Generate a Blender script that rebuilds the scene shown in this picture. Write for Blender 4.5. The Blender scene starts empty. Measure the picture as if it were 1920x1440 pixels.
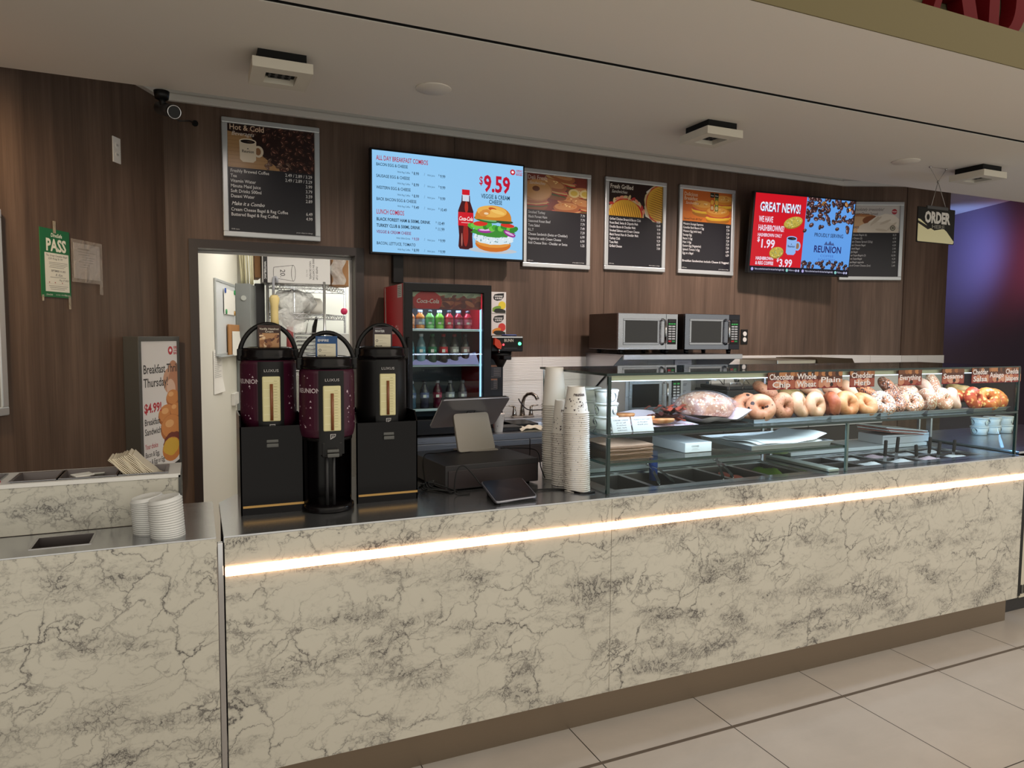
# Bagel counter in a food court: everything is built here from mesh code.
import bpy, bmesh, math, random
from mathutils import Vector, Matrix
random.seed(7)
SC = bpy.context.scene
COL = SC.collection
V = Vector
R = math.radians


def lin(c):
    if isinstance(c, str):
        c = tuple(int(c[i:i + 2], 16) for i in (0, 2, 4))
    o = []
    for v in c[:3]:
        v = v / 255.0
        o.append(v / 12.92 if v <= 0.04045 else ((v + 0.055) / 1.055) ** 2.4)
    return (o[0], o[1], o[2], 1.0)


# ------------------------------------------------------------------ materials
def newmat(name):
    m = bpy.data.materials.new(name)
    m.use_nodes = True
    return m, m.node_tree, m.node_tree.nodes['Principled BSDF']


def mat(name, c, rough=0.5, metal=0.0, spec=0.5, emit=None, es=0.0, coat=0.0):
    m, t, b = newmat(name)
    b.inputs['Base Color'].default_value = lin(c)
    b.inputs['Roughness'].default_value = rough
    b.inputs['Metallic'].default_value = metal
    b.inputs['Specular IOR Level'].default_value = spec
    b.inputs['Coat Weight'].default_value = coat
    if emit:
        b.inputs['Emission Color'].default_value = lin(emit)
        b.inputs['Emission Strength'].default_value = es
    return m


class NT:
    """tiny helper to write node graphs"""
    def __init__(s, m):
        s.t = m.node_tree

    def put(s, sock, v):
        if hasattr(v, 'is_output') or isinstance(v, bpy.types.NodeSocket):
            s.t.links.new(v, sock)
        elif v is not None:
            sock.default_value = v

    def n(s, typ, out=0, props=None, **kw):
        nd = s.t.nodes.new(typ)
        for k, v in (props or {}).items():
            setattr(nd, k, v)
        for k, v in kw.items():
            s.put(nd.inputs[k.replace('_', ' ')], v)
        return nd.outputs[out]

    def m(s, op, a, b=0.0, c=0.0):
        nd = s.t.nodes.new('ShaderNodeMath')
        nd.operation = op
        for i, v in enumerate((a, b, c)):
            s.put(nd.inputs[i], v)
        return nd.outputs[0]

    def pos(s, scale=(1, 1, 1), loc=(0, 0, 0), rot=(0, 0, 0)):
        g = s.n('ShaderNodeTexCoord', out=3)
        return s.n('ShaderNodeMapping', Vector=g, Scale=scale, Location=loc, Rotation=rot)

    def noise(s, vec, scale, detail=4.0, rough=0.5, dist=0.0):
        return s.n('ShaderNodeTexNoise', Vector=vec, Scale=scale, Detail=detail, Roughness=rough, Distortion=dist)

    def ramp(s, fac, stops):
        nd = s.t.nodes.new('ShaderNodeValToRGB')
        e = nd.color_ramp.elements
        while len(e) < len(stops):
            e.new(0.5)
        for el, (p, c) in zip(e, stops):
            el.position = p
            el.color = c if len(c) == 4 else lin(c)
        s.t.links.new(fac, nd.inputs[0])
        return nd.outputs[0]

    def mix(s, f, a, b):
        nd = s.t.nodes.new('ShaderNodeMix')
        nd.data_type = 'RGBA'
        s.put(nd.inputs[0], f)
        for i, v in ((6, a), (7, b)):
            s.put(nd.inputs[i], lin(v) if isinstance(v, (tuple, str)) and not isinstance(v, bpy.types.NodeSocket) else v)
        return nd.outputs[2]

    def bump(s, h, strength=0.2, dist=0.01):
        return s.n('ShaderNodeBump', Strength=strength, Distance=dist, Height=h)


def wood_mat(name, dark, mid, light, rough=0.45):
    m, t, b = newmat(name)
    q = NT(m)
    broad = q.noise(q.pos((3.2, 3.2, 0.35)), 1.6, 3.0, 0.55, 0.6)
    streak = q.noise(q.pos((26, 26, 0.9)), 1.0, 5.0, 0.65, 0.3)
    pores = q.noise(q.pos((150, 150, 4.0)), 1.0, 2.0, 0.5)
    f = q.m('ADD', q.m('MULTIPLY', broad, 0.55), q.m('ADD', q.m('MULTIPLY', streak, 0.35), q.m('MULTIPLY', pores, 0.16)))
    c = q.ramp(f, [(0.36, dark), (0.53, mid), (0.72, light)])
    t.links.new(c, b.inputs['Base Color'])
    b.inputs['Roughness'].default_value = rough
    b.inputs['Specular IOR Level'].default_value = 0.3
    t.links.new(q.bump(pores, 0.08, 0.002), b.inputs['Normal'])
    return m


def marble_mat(name):
    m, t, b = newmat(name)
    q = NT(m)
    base = q.pos((1, 1, 1), rot=(0, R(28), 0))
    warp = q.n('ShaderNodeTexNoise', out=1, Vector=base, Scale=4.5, Detail=6.0, Roughness=0.6)
    w2 = q.n('ShaderNodeVectorMath', props={'operation': 'MULTIPLY_ADD'})
    nd = w2.node
    t.links.new(warp, nd.inputs[0])
    nd.inputs[1].default_value = (0.34, 0.34, 0.34)
    t.links.new(base, nd.inputs[2])
    st = q.n('ShaderNodeMapping', Vector=w2, Scale=(1.0, 1.0, 1.7))

    def cells(scale, width):
        v = q.n('ShaderNodeTexVoronoi', props={'feature': 'DISTANCE_TO_EDGE'}, Vector=st, Scale=scale)
        return q.ramp(v, [(0.0, (255, 255, 255)), (width * 0.35, (120, 120, 120)), (width, (0, 0, 0))])
    v1 = cells(4.4, 0.06)
    v2 = cells(10.0, 0.11)
    v3 = cells(26.0, 0.22)
    m1 = q.ramp(q.noise(q.pos((1.2, 1.2, 2.2), rot=(0, R(28), 0)), 2.4, 4.0, 0.6), [(0.44, (0, 0, 0)), (0.62, (255, 255, 255))])
    m2 = q.ramp(q.noise(q.pos((1.6, 1.6, 3.6), rot=(0, R(28), 0), loc=(7, 3, 2)), 2.6, 4.0, 0.6), [(0.47, (0, 0, 0)), (0.68, (255, 255, 255))])
    m3 = q.ramp(q.noise(q.pos((1.5, 1.5, 4.2), rot=(0, R(28), 0), loc=(3, 9, 5)), 2.6, 5.0, 0.65), [(0.5, (0, 0, 0)), (0.68, (255, 255, 255))])
    a = q.m('MULTIPLY', v1, q.m('ADD', q.m('MULTIPLY', m1, 0.75), 0.20))
    bb = q.m('MULTIPLY', v2, q.m('ADD', q.m('MULTIPLY', m2, 0.85), 0.06))
    c3 = q.m('MULTIPLY', v3, q.m('MULTIPLY', m3, 0.9))
    cloud = q.m('MULTIPLY', m3, 0.22)
    f = q.m('MINIMUM', q.m('ADD', q.m('MAXIMUM', a, q.m('MAXIMUM', bb, c3)), cloud), 0.86)
    cream = q.mix(q.noise(base, 2.0, 2.0), (210, 206, 194), (194, 190, 178))
    c = q.mix(f, cream, (62, 58, 62))
    t.links.new(c, b.inputs['Base Color'])
    b.inputs['Roughness'].default_value = 0.33
    b.inputs['Specular IOR Level'].default_value = 0.35
    return m


def steel_mat(name, c=(190, 190, 192), rough=0.28, axis=0):
    m, t, b = newmat(name)
    q = NT(m)
    s = [260, 260, 260]
    s[axis] = 3
    n = q.noise(q.pos(tuple(s)), 1.0, 2.0)
    b.inputs['Base Color'].default_value = lin(c)
    b.inputs['Metallic'].default_value = 1.0
    t.links.new(q.m('ADD', q.m('MULTIPLY', n, 0.16), rough - 0.08), b.inputs['Roughness'])
    t.links.new(q.bump(n, 0.02, 0.0005), b.inputs['Normal'])
    return m


def floor_mat(name):
    m, t, b = newmat(name)
    q = NT(m)
    p = q.n('ShaderNodeTexCoord', out=3)
    sep = t.nodes.new('ShaderNodeSeparateXYZ')
    t.links.new(p, sep.inputs[0])
    x, y = sep.outputs[0], sep.outputs[1]

    def dist(v, o, per):
        fr = q.m('FRACT', q.m('ADD', q.m('DIVIDE', q.m('SUBTRACT', v, o), per), 0.5))
        return q.m('MULTIPLY', q.m('ABSOLUTE', q.m('SUBTRACT', fr, 0.5)), per)
    gx = q.m('LESS_THAN', dist(x, 1.98, 0.625), 0.0022)
    gy = q.m('LESS_THAN', dist(y, 2.19, 0.62), 0.0022)
    strip = q.m('LESS_THAN', q.m('ABSOLUTE', q.m('SUBTRACT', y, 2.192)), 0.0085)
    tx = q.m('FLOOR', q.m('DIVIDE', q.m('SUBTRACT', x, 1.98), 0.625))
    n1 = q.noise(q.pos((1, 1, 1)), 1.7, 5.0, 0.6, 0.8)
    n2 = q.noise(q.pos((2.0, 5.0, 1), rot=(0, 0, R(20))), 1.5, 6.0, 0.7, 0.5)
    c = q.mix(q.m('ADD', q.m('MULTIPLY', n1, 0.6), q.m('MULTIPLY', n2, 0.4)), (158, 150, 142), (196, 187, 178))
    c = q.mix(q.m('MAXIMUM', gx, gy), c, (38, 33, 30))
    c = q.mix(strip, c, (92, 80, 70))
    t.links.new(c, b.inputs['Base Color'])
    b.inputs['Roughness'].default_value = 0.3
    b.inputs['Specular IOR Level'].default_value = 0.4
    t.links.new(q.bump(q.m('MULTIPLY', q.m('MAXIMUM', gx, gy), -1.0), 0.4, 0.003), b.inputs['Normal'])
    return m


def tile_mat(name):
    m, t, b = newmat(name)
    q = NT(m)
    p = q.n('ShaderNodeTexCoord', out=3)
    sep = t.nodes.new('ShaderNodeSeparateXYZ')
    t.links.new(p, sep.inputs[0])
    z = sep.outputs[2]
    x = sep.outputs[0]
    rib = q.m('SINE', q.m('ADD', q.m('MULTIPLY', z, 520.0), q.m('MULTIPLY', q.noise(q.pos((3, 3, 9)), 2.0), 9.0)))
    row = q.m('LESS_THAN', q.m('FRACT', q.m('DIVIDE', q.m('SUBTRACT', z, 0.04), 0.2)), 0.016)
    cl = q.m('LESS_THAN', q.m('FRACT', q.m('DIVIDE', x, 0.5)), 0.006)
    g = q.m('MAXIMUM', row, cl)
    t.links.new(q.mix(g, (232, 230, 226), (190, 188, 184)), b.inputs['Base Color'])
    b.inputs['Roughness'].default_value = 0.25
    t.links.new(q.bump(q.m('SUBTRACT', q.m('MULTIPLY', rib, 0.5), g), 0.35, 0.003), b.inputs['Normal'])
    return m


def paint_mat(name, c, rough=0.7):
    m, t, b = newmat(name)
    q = NT(m)
    n = q.noise(q.pos((1, 1, 1)), 90.0, 2.0)
    b.inputs['Base Color'].default_value = lin(c)
    b.inputs['Roughness'].default_value = rough
    b.inputs['Specular IOR Level'].default_value = 0.25
    t.links.new(q.bump(n, 0.05, 0.002), b.inputs['Normal'])
    return m


def glass_mat(name, tint=(236, 246, 242), gloss=1.0):
    m = bpy.data.materials.new(name)
    m.use_nodes = True
    t = m.node_tree
    t.nodes.clear()
    out = t.nodes.new('ShaderNodeOutputMaterial')
    tr = t.nodes.new('ShaderNodeBsdfTransparent')
    tr.inputs[0].default_value = lin(tint)
    gl = t.nodes.new('ShaderNodeBsdfGlossy')
    gl.inputs['Roughness'].default_value = 0.02
    fr = t.nodes.new('ShaderNodeLayerWeight')
    fr.inputs['Blend'].default_value = 0.5
    pw = t.nodes.new('ShaderNodeMath')
    pw.operation = 'POWER'
    pw.inputs[1].default_value = 5.0
    t.links.new(fr.outputs['Facing'], pw.inputs[0])
    mu = t.nodes.new('ShaderNodeMath')
    mu.operation = 'MULTIPLY_ADD'
    mu.inputs[1].default_value = 0.95 * gloss
    mu.inputs[2].default_value = 0.04 * gloss
    t.links.new(pw.outputs[0], mu.inputs[0])
    mx = t.nodes.new('ShaderNodeMixShader')
    t.links.new(mu.outputs[0], mx.inputs[0])
    t.links.new(tr.outputs[0], mx.inputs[1])
    t.links.new(gl.outputs[0], mx.inputs[2])
    t.links.new(mx.outputs[0], out.inputs[0])
    return m


def film_mat(name, c=(235, 235, 245), alpha=0.25):
    m = bpy.data.materials.new(name)
    m.use_nodes = True
    t = m.node_tree
    b = t.nodes['Principled BSDF']
    b.inputs['Base Color'].default_value = lin(c)
    b.inputs['Roughness'].default_value = 0.12
    q = NT(m)
    n = q.noise(q.pos((1, 1, 1)), 16.0, 4.0, 0.6, 1.0)
    t.links.new(q.m('MULTIPLY_ADD', n, 0.5, alpha - 0.25), b.inputs['Alpha'])
    t.links.new(q.bump(n, 0.9, 0.02), b.inputs['Normal'])
    return m


def print_mat(name, rough=0.35, spec=0.4, emit=0.0):
    """ink colours come from the mesh's own colour attribute"""
    m, t, b = newmat(name)
    a = t.nodes.new('ShaderNodeAttribute')
    a.attribute_name = 'Col'
    if emit:
        b.inputs['Base Color'].default_value = (0.004, 0.004, 0.005, 1)
        t.links.new(a.outputs[0], b.inputs['Emission Color'])
        b.inputs['Emission Strength'].default_value = emit
        b.inputs['Roughness'].default_value = 0.6
        spec = 0.15
    else:
        t.links.new(a.outputs[0], b.inputs['Base Color'])
        b.inputs['Roughness'].default_value = rough
    b.inputs['Specular IOR Level'].default_value = spec
    return m


def bread_mat(name, crust, pale, speck=None, speck_amt=0.0, speck2=None, patchy=0.5, sscale=210.0):
    m, t, b = newmat(name)
    q = NT(m)
    p = q.pos((1, 1, 1))
    n = q.noise(p, 22.0, 5.0, 0.6, 0.4)
    c = q.mix(q.ramp(n, [(0.5 - 0.22 * patchy, (0, 0, 0)), (0.5 + 0.22 * patchy, (255, 255, 255))]), crust, pale)
    fine = q.noise(p, 320.0, 3.0)
    h = fine
    if speck:
        v = q.n('ShaderNodeTexVoronoi', out=0, Vector=p, Scale=sscale * 0.62)
        vc = q.n('ShaderNodeTexVoronoi', out=1, Vector=p, Scale=sscale * 0.62)
        area = q.noise(p, 14.0, 2.0)
        hit = q.m('MULTIPLY', q.m('LESS_THAN', v, 0.52), q.m('LESS_THAN', q.m('ADD', q.n('ShaderNodeSeparateColor', Color=vc), q.m('MULTIPLY', q.m('SUBTRACT', area, 0.5), 1.2)), speck_amt))
        c = q.mix(hit, c, speck)
        if speck2:
            hit2 = q.m('MULTIPLY', hit, q.m('GREATER_THAN', q.n('ShaderNodeSeparateColor', out=1, Color=vc), 0.76))
            c = q.mix(hit2, c, speck2)
        h = q.m('ADD', fine, q.m('MULTIPLY', hit, 0.7))
    t.links.new(c, b.inputs['Base Color'])
    b.inputs['Roughness'].default_value = 0.5
    b.inputs['Specular IOR Level'].default_value = 0.35
    b.inputs['Subsurface Weight'].default_value = 0.0
    t.links.new(q.bump(h, 0.25, 0.004), b.inputs['Normal'])
    return m


M = {}
M['wood'] = wood_mat('dark walnut laminate', (74, 60, 51), (97, 79, 67), (122, 101, 87))
M['wood_trim'] = mat('dark brown trim', (52, 43, 40), 0.4)
M['marble'] = marble_mat('veined marble laminate')
M['steel'] = steel_mat('brushed steel', (182, 183, 188), 0.3)
M['steel_top'] = steel_mat('satin steel top', (204, 205, 208), 0.2)
M['steel_top'].node_tree.nodes['Principled BSDF'].inputs['Metallic'].default_value = 0.92
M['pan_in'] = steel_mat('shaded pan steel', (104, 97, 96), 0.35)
M['steel_dark'] = steel_mat('dim steel', (206, 205, 208), 0.42)
M['kick'] = steel_mat('satin kick plate', (150, 136, 120), 0.42)
M['chrome'] = mat('polished chrome', (205, 205, 208), 0.12, 1.0)
M['nickel'] = mat('brushed nickel', (170, 160, 150), 0.25, 1.0)
M['floor'] = floor_mat('large beige floor tiles')
M['tile'] = tile_mat('ribbed white wall tile')
M['ceiling'] = paint_mat('ceiling paint', (226, 220, 211))
M['ceiling_back'] = paint_mat('cove paint', (214, 212, 206))
M['trim_white'] = paint_mat('white moulding', (226, 224, 218), 0.5)
M['olive'] = paint_mat('olive fascia paint', (98, 88, 58))
M['sign_panel'] = paint_mat('tan sign panel', (96, 89, 66))
M['letter_red'] = mat('red sign letter', (84, 7, 12), 0.6, spec=0.08)
M['white_wall'] = paint_mat('back room white paint', (226, 224, 214))
M['maroon_wall'] = paint_mat('dark plum wall', (98, 82, 98), 0.5)
M['black'] = mat('black plastic', (15, 14, 15), 0.4, spec=0.3)
M['black_gloss'] = mat('gloss black plastic', (13, 10, 12), 0.18, spec=0.2)
M['black_matte'] = mat('matte black', (20, 19, 20), 0.7)
M['void'] = mat('dark gap', (6, 6, 6), 0.9)
M['charcoal'] = mat('charcoal painted metal', (44, 43, 45), 0.45)
M['plum'] = mat('plum wrap', (62, 16, 38), 0.35)
M['frame_silver'] = mat('silver aluminium frame', (205, 210, 212), 0.35, 0.55)
M['frame_dark'] = mat('dark grey frame', (88, 88, 86), 0.4, 0.4)
M['white'] = mat('white plastic', (232, 230, 226), 0.4)
M['paper'] = mat('white paper', (236, 234, 228), 0.7)
M['paper_cream'] = mat('cream paper', (226, 214, 190), 0.7)
M['cup'] = mat('white paper cup', (236, 230, 222), 0.5)
M['lid'] = mat('white plastic lid', (226, 226, 224), 0.3)
M['grey_panel'] = mat('grey enamel', (134, 138, 138), 0.5)
M['conduit'] = mat('cream conduit', (206, 200, 166), 0.45)
M['cardboard'] = mat('brown cardboard', (160, 118, 80), 0.8)
M['box_white'] = mat('white carton', (206, 204, 202), 0.7)
M['cork'] = mat('cork', (176, 126, 78), 0.9)
M['kraft'] = mat('kraft paper bag', (158, 122, 98), 0.75)
M['glass'] = glass_mat('clear glass', (247, 252, 250))
M['pane'] = glass_mat('low glare pane', (247, 252, 250), 0.3)
M['glass_edge'] = mat('green glass edge', (16, 44, 42), 0.15, spec=0.6)
M['film'] = film_mat('clear plastic film', alpha=0.12)
M['film_bag'] = film_mat('hazy plastic bag', (226, 226, 226), 0.5)
M['print'] = print_mat('printed ink')
M['poster'] = print_mat('printed poster', 0.28)
M['screen'] = print_mat('lit screen', emit=0.8)
M['led_warm'] = mat('warm light strip', (255, 240, 220), 0.5, emit=(255, 196, 150), es=4.6)
M['led_cool'] = mat('cool light strip', (235, 242, 255), 0.5, emit=(214, 230, 255), es=3.0)
M['fridge_red'] = mat('red fridge side', (196, 20, 38), 0.35)
M['cloth'] = mat('white cloth', (222, 216, 198), 0.9)
M['cutting'] = mat('white cutting board', (224, 226, 224), 0.5)
M['gauge'] = mat('cream gauge', (214, 206, 158), 0.35)
M['gauge_tube'] = mat('amber gauge tube', (128, 74, 40), 0.3)
M['gold'] = mat('gold strip', (190, 150, 88), 0.35, 0.6)
M['btn_green'] = mat('green key', (40, 150, 84), 0.4)
M['btn_red'] = mat('red key', (190, 40, 48), 0.4)
M['btn_white'] = mat('white key', (205, 208, 212), 0.4)
M['glow_green'] = mat('green pilot light', (60, 220, 120), 0.3, emit=(70, 255, 140), es=4.0)
M['glow_red'] = mat('red pilot light', (220, 50, 60), 0.3, emit=(255, 60, 70), es=3.0)
M['orange_red'] = mat('orange lever', (214, 64, 30), 0.35)
M['spreader'] = mat('dark wooden handle', (30, 21, 18), 0.5, spec=0.2)
M['cheese'] = mat('white cream cheese', (222, 222, 224), 0.5)
M['cheese_pink'] = mat('pink cream cheese', (216, 190, 200), 0.5)
M['lettuce'] = mat('lettuce green', (110, 140, 50), 0.6)
M['tomato'] = mat('tomato pink', (190, 96, 76), 0.5)
M['green_tub'] = mat('pale green tub', (176, 190, 132), 0.4)
M['brown_stick'] = mat('brown stir sticks', (112, 80, 46), 0.7)
M['tan'] = mat('tan inside', (190, 160, 110), 0.5)
M['blue'] = mat('blue cloth', (50, 84, 170), 0.7)
M['lilac'] = mat('lilac bag', (150, 150, 210), 0.5)
M['red'] = mat('red plastic', (180, 36, 34), 0.4)
M['pink'] = mat('pink plastic', (214, 50, 100), 0.4)
M['straw'] = mat('pale bristles', (222, 200, 140), 0.8)
M['ashlight'] = mat('pale grey lamp housing', (214, 208, 194), 0.5)
M['grille'] = mat('dark lamp grille', (34, 34, 38), 0.5)
M['pos_back'] = mat('silver tablet shell', (150, 150, 158), 0.3, 0.7)
M['pos_stand'] = mat('warm grey stand', (158, 150, 140), 0.45)
M['tape'] = film_mat('clear tape', (200, 190, 170), 0.5)
M['rack'] = mat('chrome wire', (180, 180, 182), 0.25, 0.9)


# ------------------------------------------------------------------ mesh builder
class MB:
    def __init__(s):
        s.bm = bmesh.new()
        s.cl = s.bm.loops.layers.float_color.new('Col')
        s.mi = 0

    def mark(s):
        return len(s.bm.verts)

    def xf(s, mtx, start=0):
        s.bm.verts.ensure_lookup_table()
        for v in s.bm.verts[start:]:
            v.co = mtx @ v.co

    def f(s, vs, smooth=False, c=None):
        try:
            fc = s.bm.faces.new(vs)
        except ValueError:
            return None
        fc.material_index = s.mi
        fc.smooth = smooth
        if c is not None:
            for l in fc.loops:
                l[s.cl] = c
        return fc

    def v(s, p):
        return s.bm.verts.new(p)

    def poly(s, pts, c=None):
        return s.f([s.v(p) for p in pts], c=c)

    def box(s, x0, x1, y0, y1, z0, z1, bev=0.0, seg=2, mtx=None):
        P = [(x0, y0, z0), (x1, y0, z0), (x1, y1, z0), (x0, y1, z0), (x0, y0, z1), (x1, y0, z1), (x1, y1, z1), (x0, y1, z1)]
        k = s.mark()
        vs = [s.v(p) for p in P]
        fs = [s.f([vs[i] for i in q]) for q in ((0, 3, 2, 1), (4, 5, 6, 7), (0, 1, 5, 4), (1, 2, 6, 5), (2, 3, 7, 6), (3, 0, 4, 7))]
        if bev:
            es = set()
            for fc in fs:
                es.update(fc.edges)
            bmesh.ops.bevel(s.bm, geom=list(es), offset=bev, offset_type='OFFSET', segments=seg, profile=0.5, affect='EDGES', clamp_overlap=True, material=-1)
        if mtx is not None:
            s.xf(mtx, k)
        return s

    def cyl(s, p0, p1, r0, r1=None, n=24, caps=True, smooth=True):
        r1 = r0 if r1 is None else r1
        p0, p1 = V(p0), V(p1)
        d = (p1 - p0).normalized()
        a = d.orthogonal().normalized()
        b = d.cross(a)
        A, B = [], []
        for i in range(n):
            t = 2 * math.pi * i / n
            o = a * math.cos(t) + b * math.sin(t)
            A.append(s.v(p0 + o * r0))
            B.append(s.v(p1 + o * r1))
        for i in range(n):
            j = (i + 1) % n
            s.f([A[i], A[j], B[j], B[i]], smooth)
        if caps:
            s.f(A[::-1])
            s.f(B)
        return s

    def tube(s, pts, r, n=8, closed=False, smooth=True):
        pts = [V(p) for p in pts]
        m = len(pts)
        rings = []
        up = None
        for i, p in enumerate(pts):
            if closed:
                d = (pts[(i + 1) % m] - pts[i - 1]).normalized()
            else:
                d = (pts[min(i + 1, m - 1)] - pts[max(i - 1, 0)]).normalized()
            if up is None:
                up = d.orthogonal().normalized()
            up = (up - d * up.dot(d))
            if up.length < 1e-6:
                up = d.orthogonal()
            up.normalize()
            b = d.cross(up)
            rr = r[i] if isinstance(r, (list, tuple)) else r
            rings.append([s.v(p + (up * math.cos(2 * math.pi * k / n) + b * math.sin(2 * math.pi * k / n)) * rr) for k in range(n)])
        for i in range(m if closed else m - 1):
            A, B = rings[i], rings[(i + 1) % m]
            for k in range(n):
                j = (k + 1) % n
                s.f([A[k], A[j], B[j], B[k]], smooth)
        if not closed:
            s.f(rings[0][::-1])
            s.f(rings[-1])
        return s

    def lathe(s, prof, c=(0, 0, 0), n=32, smooth=True, sx=1.0, sy=1.0, a0=0.0, a1=None):
        c = V(c)
        full = a1 is None
        m = n if full else n + 1
        span = 2 * math.pi if full else a1 - a0
        rings = []
        for r, z in prof:
            if r < 1e-6:
                rings.append([s.v(c + V((0, 0, z)))])
            else:
                rings.append([s.v(c + V((r * sx * math.cos(a0 + span * k / n), r * sy * math.sin(a0 + span * k / n), z))) for k in range(m)])
        for A, B in zip(rings, rings[1:]):
            for k in range(n):
                j = (k + 1) % n if full else k + 1
                if len(A) == 1 and len(B) == 1:
                    continue
                if len(A) == 1:
                    s.f([A[0], B[j], B[k]], smooth)
                elif len(B) == 1:
                    s.f([A[k], A[j], B[0]], smooth)
                else:
                    s.f([A[k], A[j], B[j], B[k]], smooth)
        return s

    def prism(s, pts, h0, h1, plane='XZ', smooth=False):
        """polygon in a plane, thickened along the third axis"""
        def P(a, b, h):
            return {'XZ': (a, h, b), 'XY': (a, b, h), 'YZ': (h, a, b)}[plane]
        A = [s.v(P(a, b, h0)) for a, b in pts]
        B = [s.v(P(a, b, h1)) for a, b in pts]
        n = len(pts)
        s.f(A[::-1])
        s.f(B)
        for i in range(n):
            j = (i + 1) % n
            s.f([A[i], A[j], B[j], B[i]], smooth)
        return s

    def grid(s, fn, nu, nv, smooth=True, cu=False, cv=False):
        g = [[s.v(fn(i / (nu if cu else nu - 1), j / (nv if cv else nv - 1))) for j in range(nv)] for i in range(nu)]
        for i in range(nu if cu else nu - 1):
            for j in range(nv if cv else nv - 1):
                a, b = (i + 1) % nu, (j + 1) % nv
                s.f([g[i][j], g[a][j], g[a][b], g[i][b]], smooth)
        return s

    def ball(s, c, rx, ry=None, rz=None, nu=16, nv=10):
        ry = rx if ry is None else ry
        rz = rx if rz is None else rz
        c = V(c)
        prof = []
        for j in range(nv + 1):
            a = -math.pi / 2 + math.pi * j / nv
            prof.append((max(0.0, math.cos(a)) if 0 < j < nv else 0.0, math.sin(a)))
        k = s.mark()
        s.lathe(prof, n=nu)
        s.xf(Matrix.Translation(c) @ Matrix.Diagonal((rx, ry, rz, 1)), k)
        return s

    def ring_pan(s, x0, x1, y0, y1, z0, z1, t=0.003, lip=0.012, taper=0.01, bev=0.0):
        """open-topped pan with walls, floor and a flat lip"""
        def rect(e, z):
            return [s.v(p) for p in ((x0 - e, y0 - e, z), (x1 + e, y0 - e, z), (x1 + e, y1 + e, z), (x0 - e, y1 + e, z))]
        loops = [rect(lip, z1 - t), rect(lip, z1), rect(-t, z1), rect(-t - taper, z0 + t)]
        outer = [rect(0, z1 - t), rect(-taper, z0)]
        for q, (A, B) in enumerate(zip(loops, loops[1:])):
            s.mi = 1 if q < 2 else 0
            for i in range(4):
                j = (i + 1) % 4
                s.f([A[i], A[j], B[j], B[i]])
        s.mi = 0
        s.f(loops[-1])
        for i in range(4):
            j = (i + 1) % 4
            s.f([outer[0][j], outer[0][i], outer[1][i], outer[1][j]])
            s.f([loops[0][j], loops[0][i], outer[0][i], outer[0][j]])
        s.f(outer[1][::-1])
        return s


ROOT = {}


def _root_matrix(o):
    while o is not None and o.name not in ROOT:
        o = o.parent
    return ROOT[o.name] if o is not None else Matrix.Identity(4)


def obj(name, mb, mats, parent=None, local=False, label=None):
    me = bpy.data.meshes.new(name)
    bm = mb.bm
    if parent is not None and not local:
        bm.transform(_root_matrix(parent).inverted())
    bmesh.ops.recalc_face_normals(bm, faces=bm.faces[:]) if not getattr(mb, 'keep', False) else None
    bm.to_mesh(me)
    bm.free()
    if not isinstance(mats, (list, tuple)):
        mats = [mats]
    for k in mats:
        me.materials.append(M[k] if isinstance(k, str) else k)
    o = bpy.data.objects.new(name, me)
    COL.objects.link(o)
    if parent is not None:
        o.parent = parent
    if label:
        o['label'] = label
    return o


def tag(o, label, cat, group=None, kind=None):
    o['label'] = label
    o['category'] = cat
    if group:
        o['group'] = group
    if kind:
        o['kind'] = kind
    return o


def thing(name, label, cat, loc=(0, 0, 0), rz=0.0, group=None):
    o = bpy.data.objects.new(name, None)
    o.empty_display_size = 0.05
    COL.objects.link(o)
    o.location = loc
    o.rotation_euler = (0, 0, rz)
    ROOT[o.name] = Matrix.Translation(V(loc)) @ Matrix.Rotation(rz, 4, 'Z')
    return tag(o, label, cat, group)


def single(name, mb, mats, label, cat, loc=(0, 0, 0), group=None, kind=None, local=False, rz=0.0, mtx=None):
    """a thing that is one mesh, its origin at its base"""
    mx = mtx if mtx is not None else Matrix.Translation(V(loc)) @ Matrix.Rotation(rz, 4, 'Z')
    if not local:
        mb.bm.transform(mx.inverted())
    o = obj(name, mb, mats)
    o.matrix_world = mx
    return tag(o, label, cat, group, kind)


def dup(root, mtx, label=None, group=None):
    """copy a thing with its parts and sub-parts"""
    def rec(o, par):
        c = o.copy()
        COL.objects.link(c)
        if par is not None:
            c.parent = par
        for ch in [x for x in KIDS.get(o.name, [])]:
            rec(ch, c)
        return c
    r = rec(root, None)
    r.matrix_world = mtx
    ROOT[r.name] = mtx
    if label:
        r['label'] = label
    if group:
        r['group'] = group
    return r


KIDS = {}


def kids(root):
    """remember a thing's children before copying it"""
    for o in COL.objects:
        if o.parent is not None:
            L = KIDS.setdefault(o.parent.name, [])
            if o not in L:
                L.append(o)


def struct(name, mb, mats, parent=None):
    o = obj(name, mb, mats, parent)
    if parent is None:
        o['kind'] = 'structure'
    return o


# ------------------------------------------------------------------ flat printing
_tc = {}


def glyphs(txt, bold=0.0):
    key = (txt, bold)
    if key not in _tc:
        cu = bpy.data.curves.new('lettering', 'FONT')
        cu.body = txt
        cu.size = 1.0
        cu.resolution_u = 2
        cu.offset = bold
        o = bpy.data.objects.new('lettering', cu)
        me = o.to_mesh()
        vs = [(v.co.x, v.co.y) for v in me.vertices]
        fs = [tuple(p.vertices) for p in me.polygons]
        o.to_mesh_clear()
        bpy.data.objects.remove(o)
        bpy.data.curves.remove(cu)
        w = max((v[0] for v in vs), default=0.0)
        _tc[key] = (vs, fs, w)
    return _tc[key]


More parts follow.
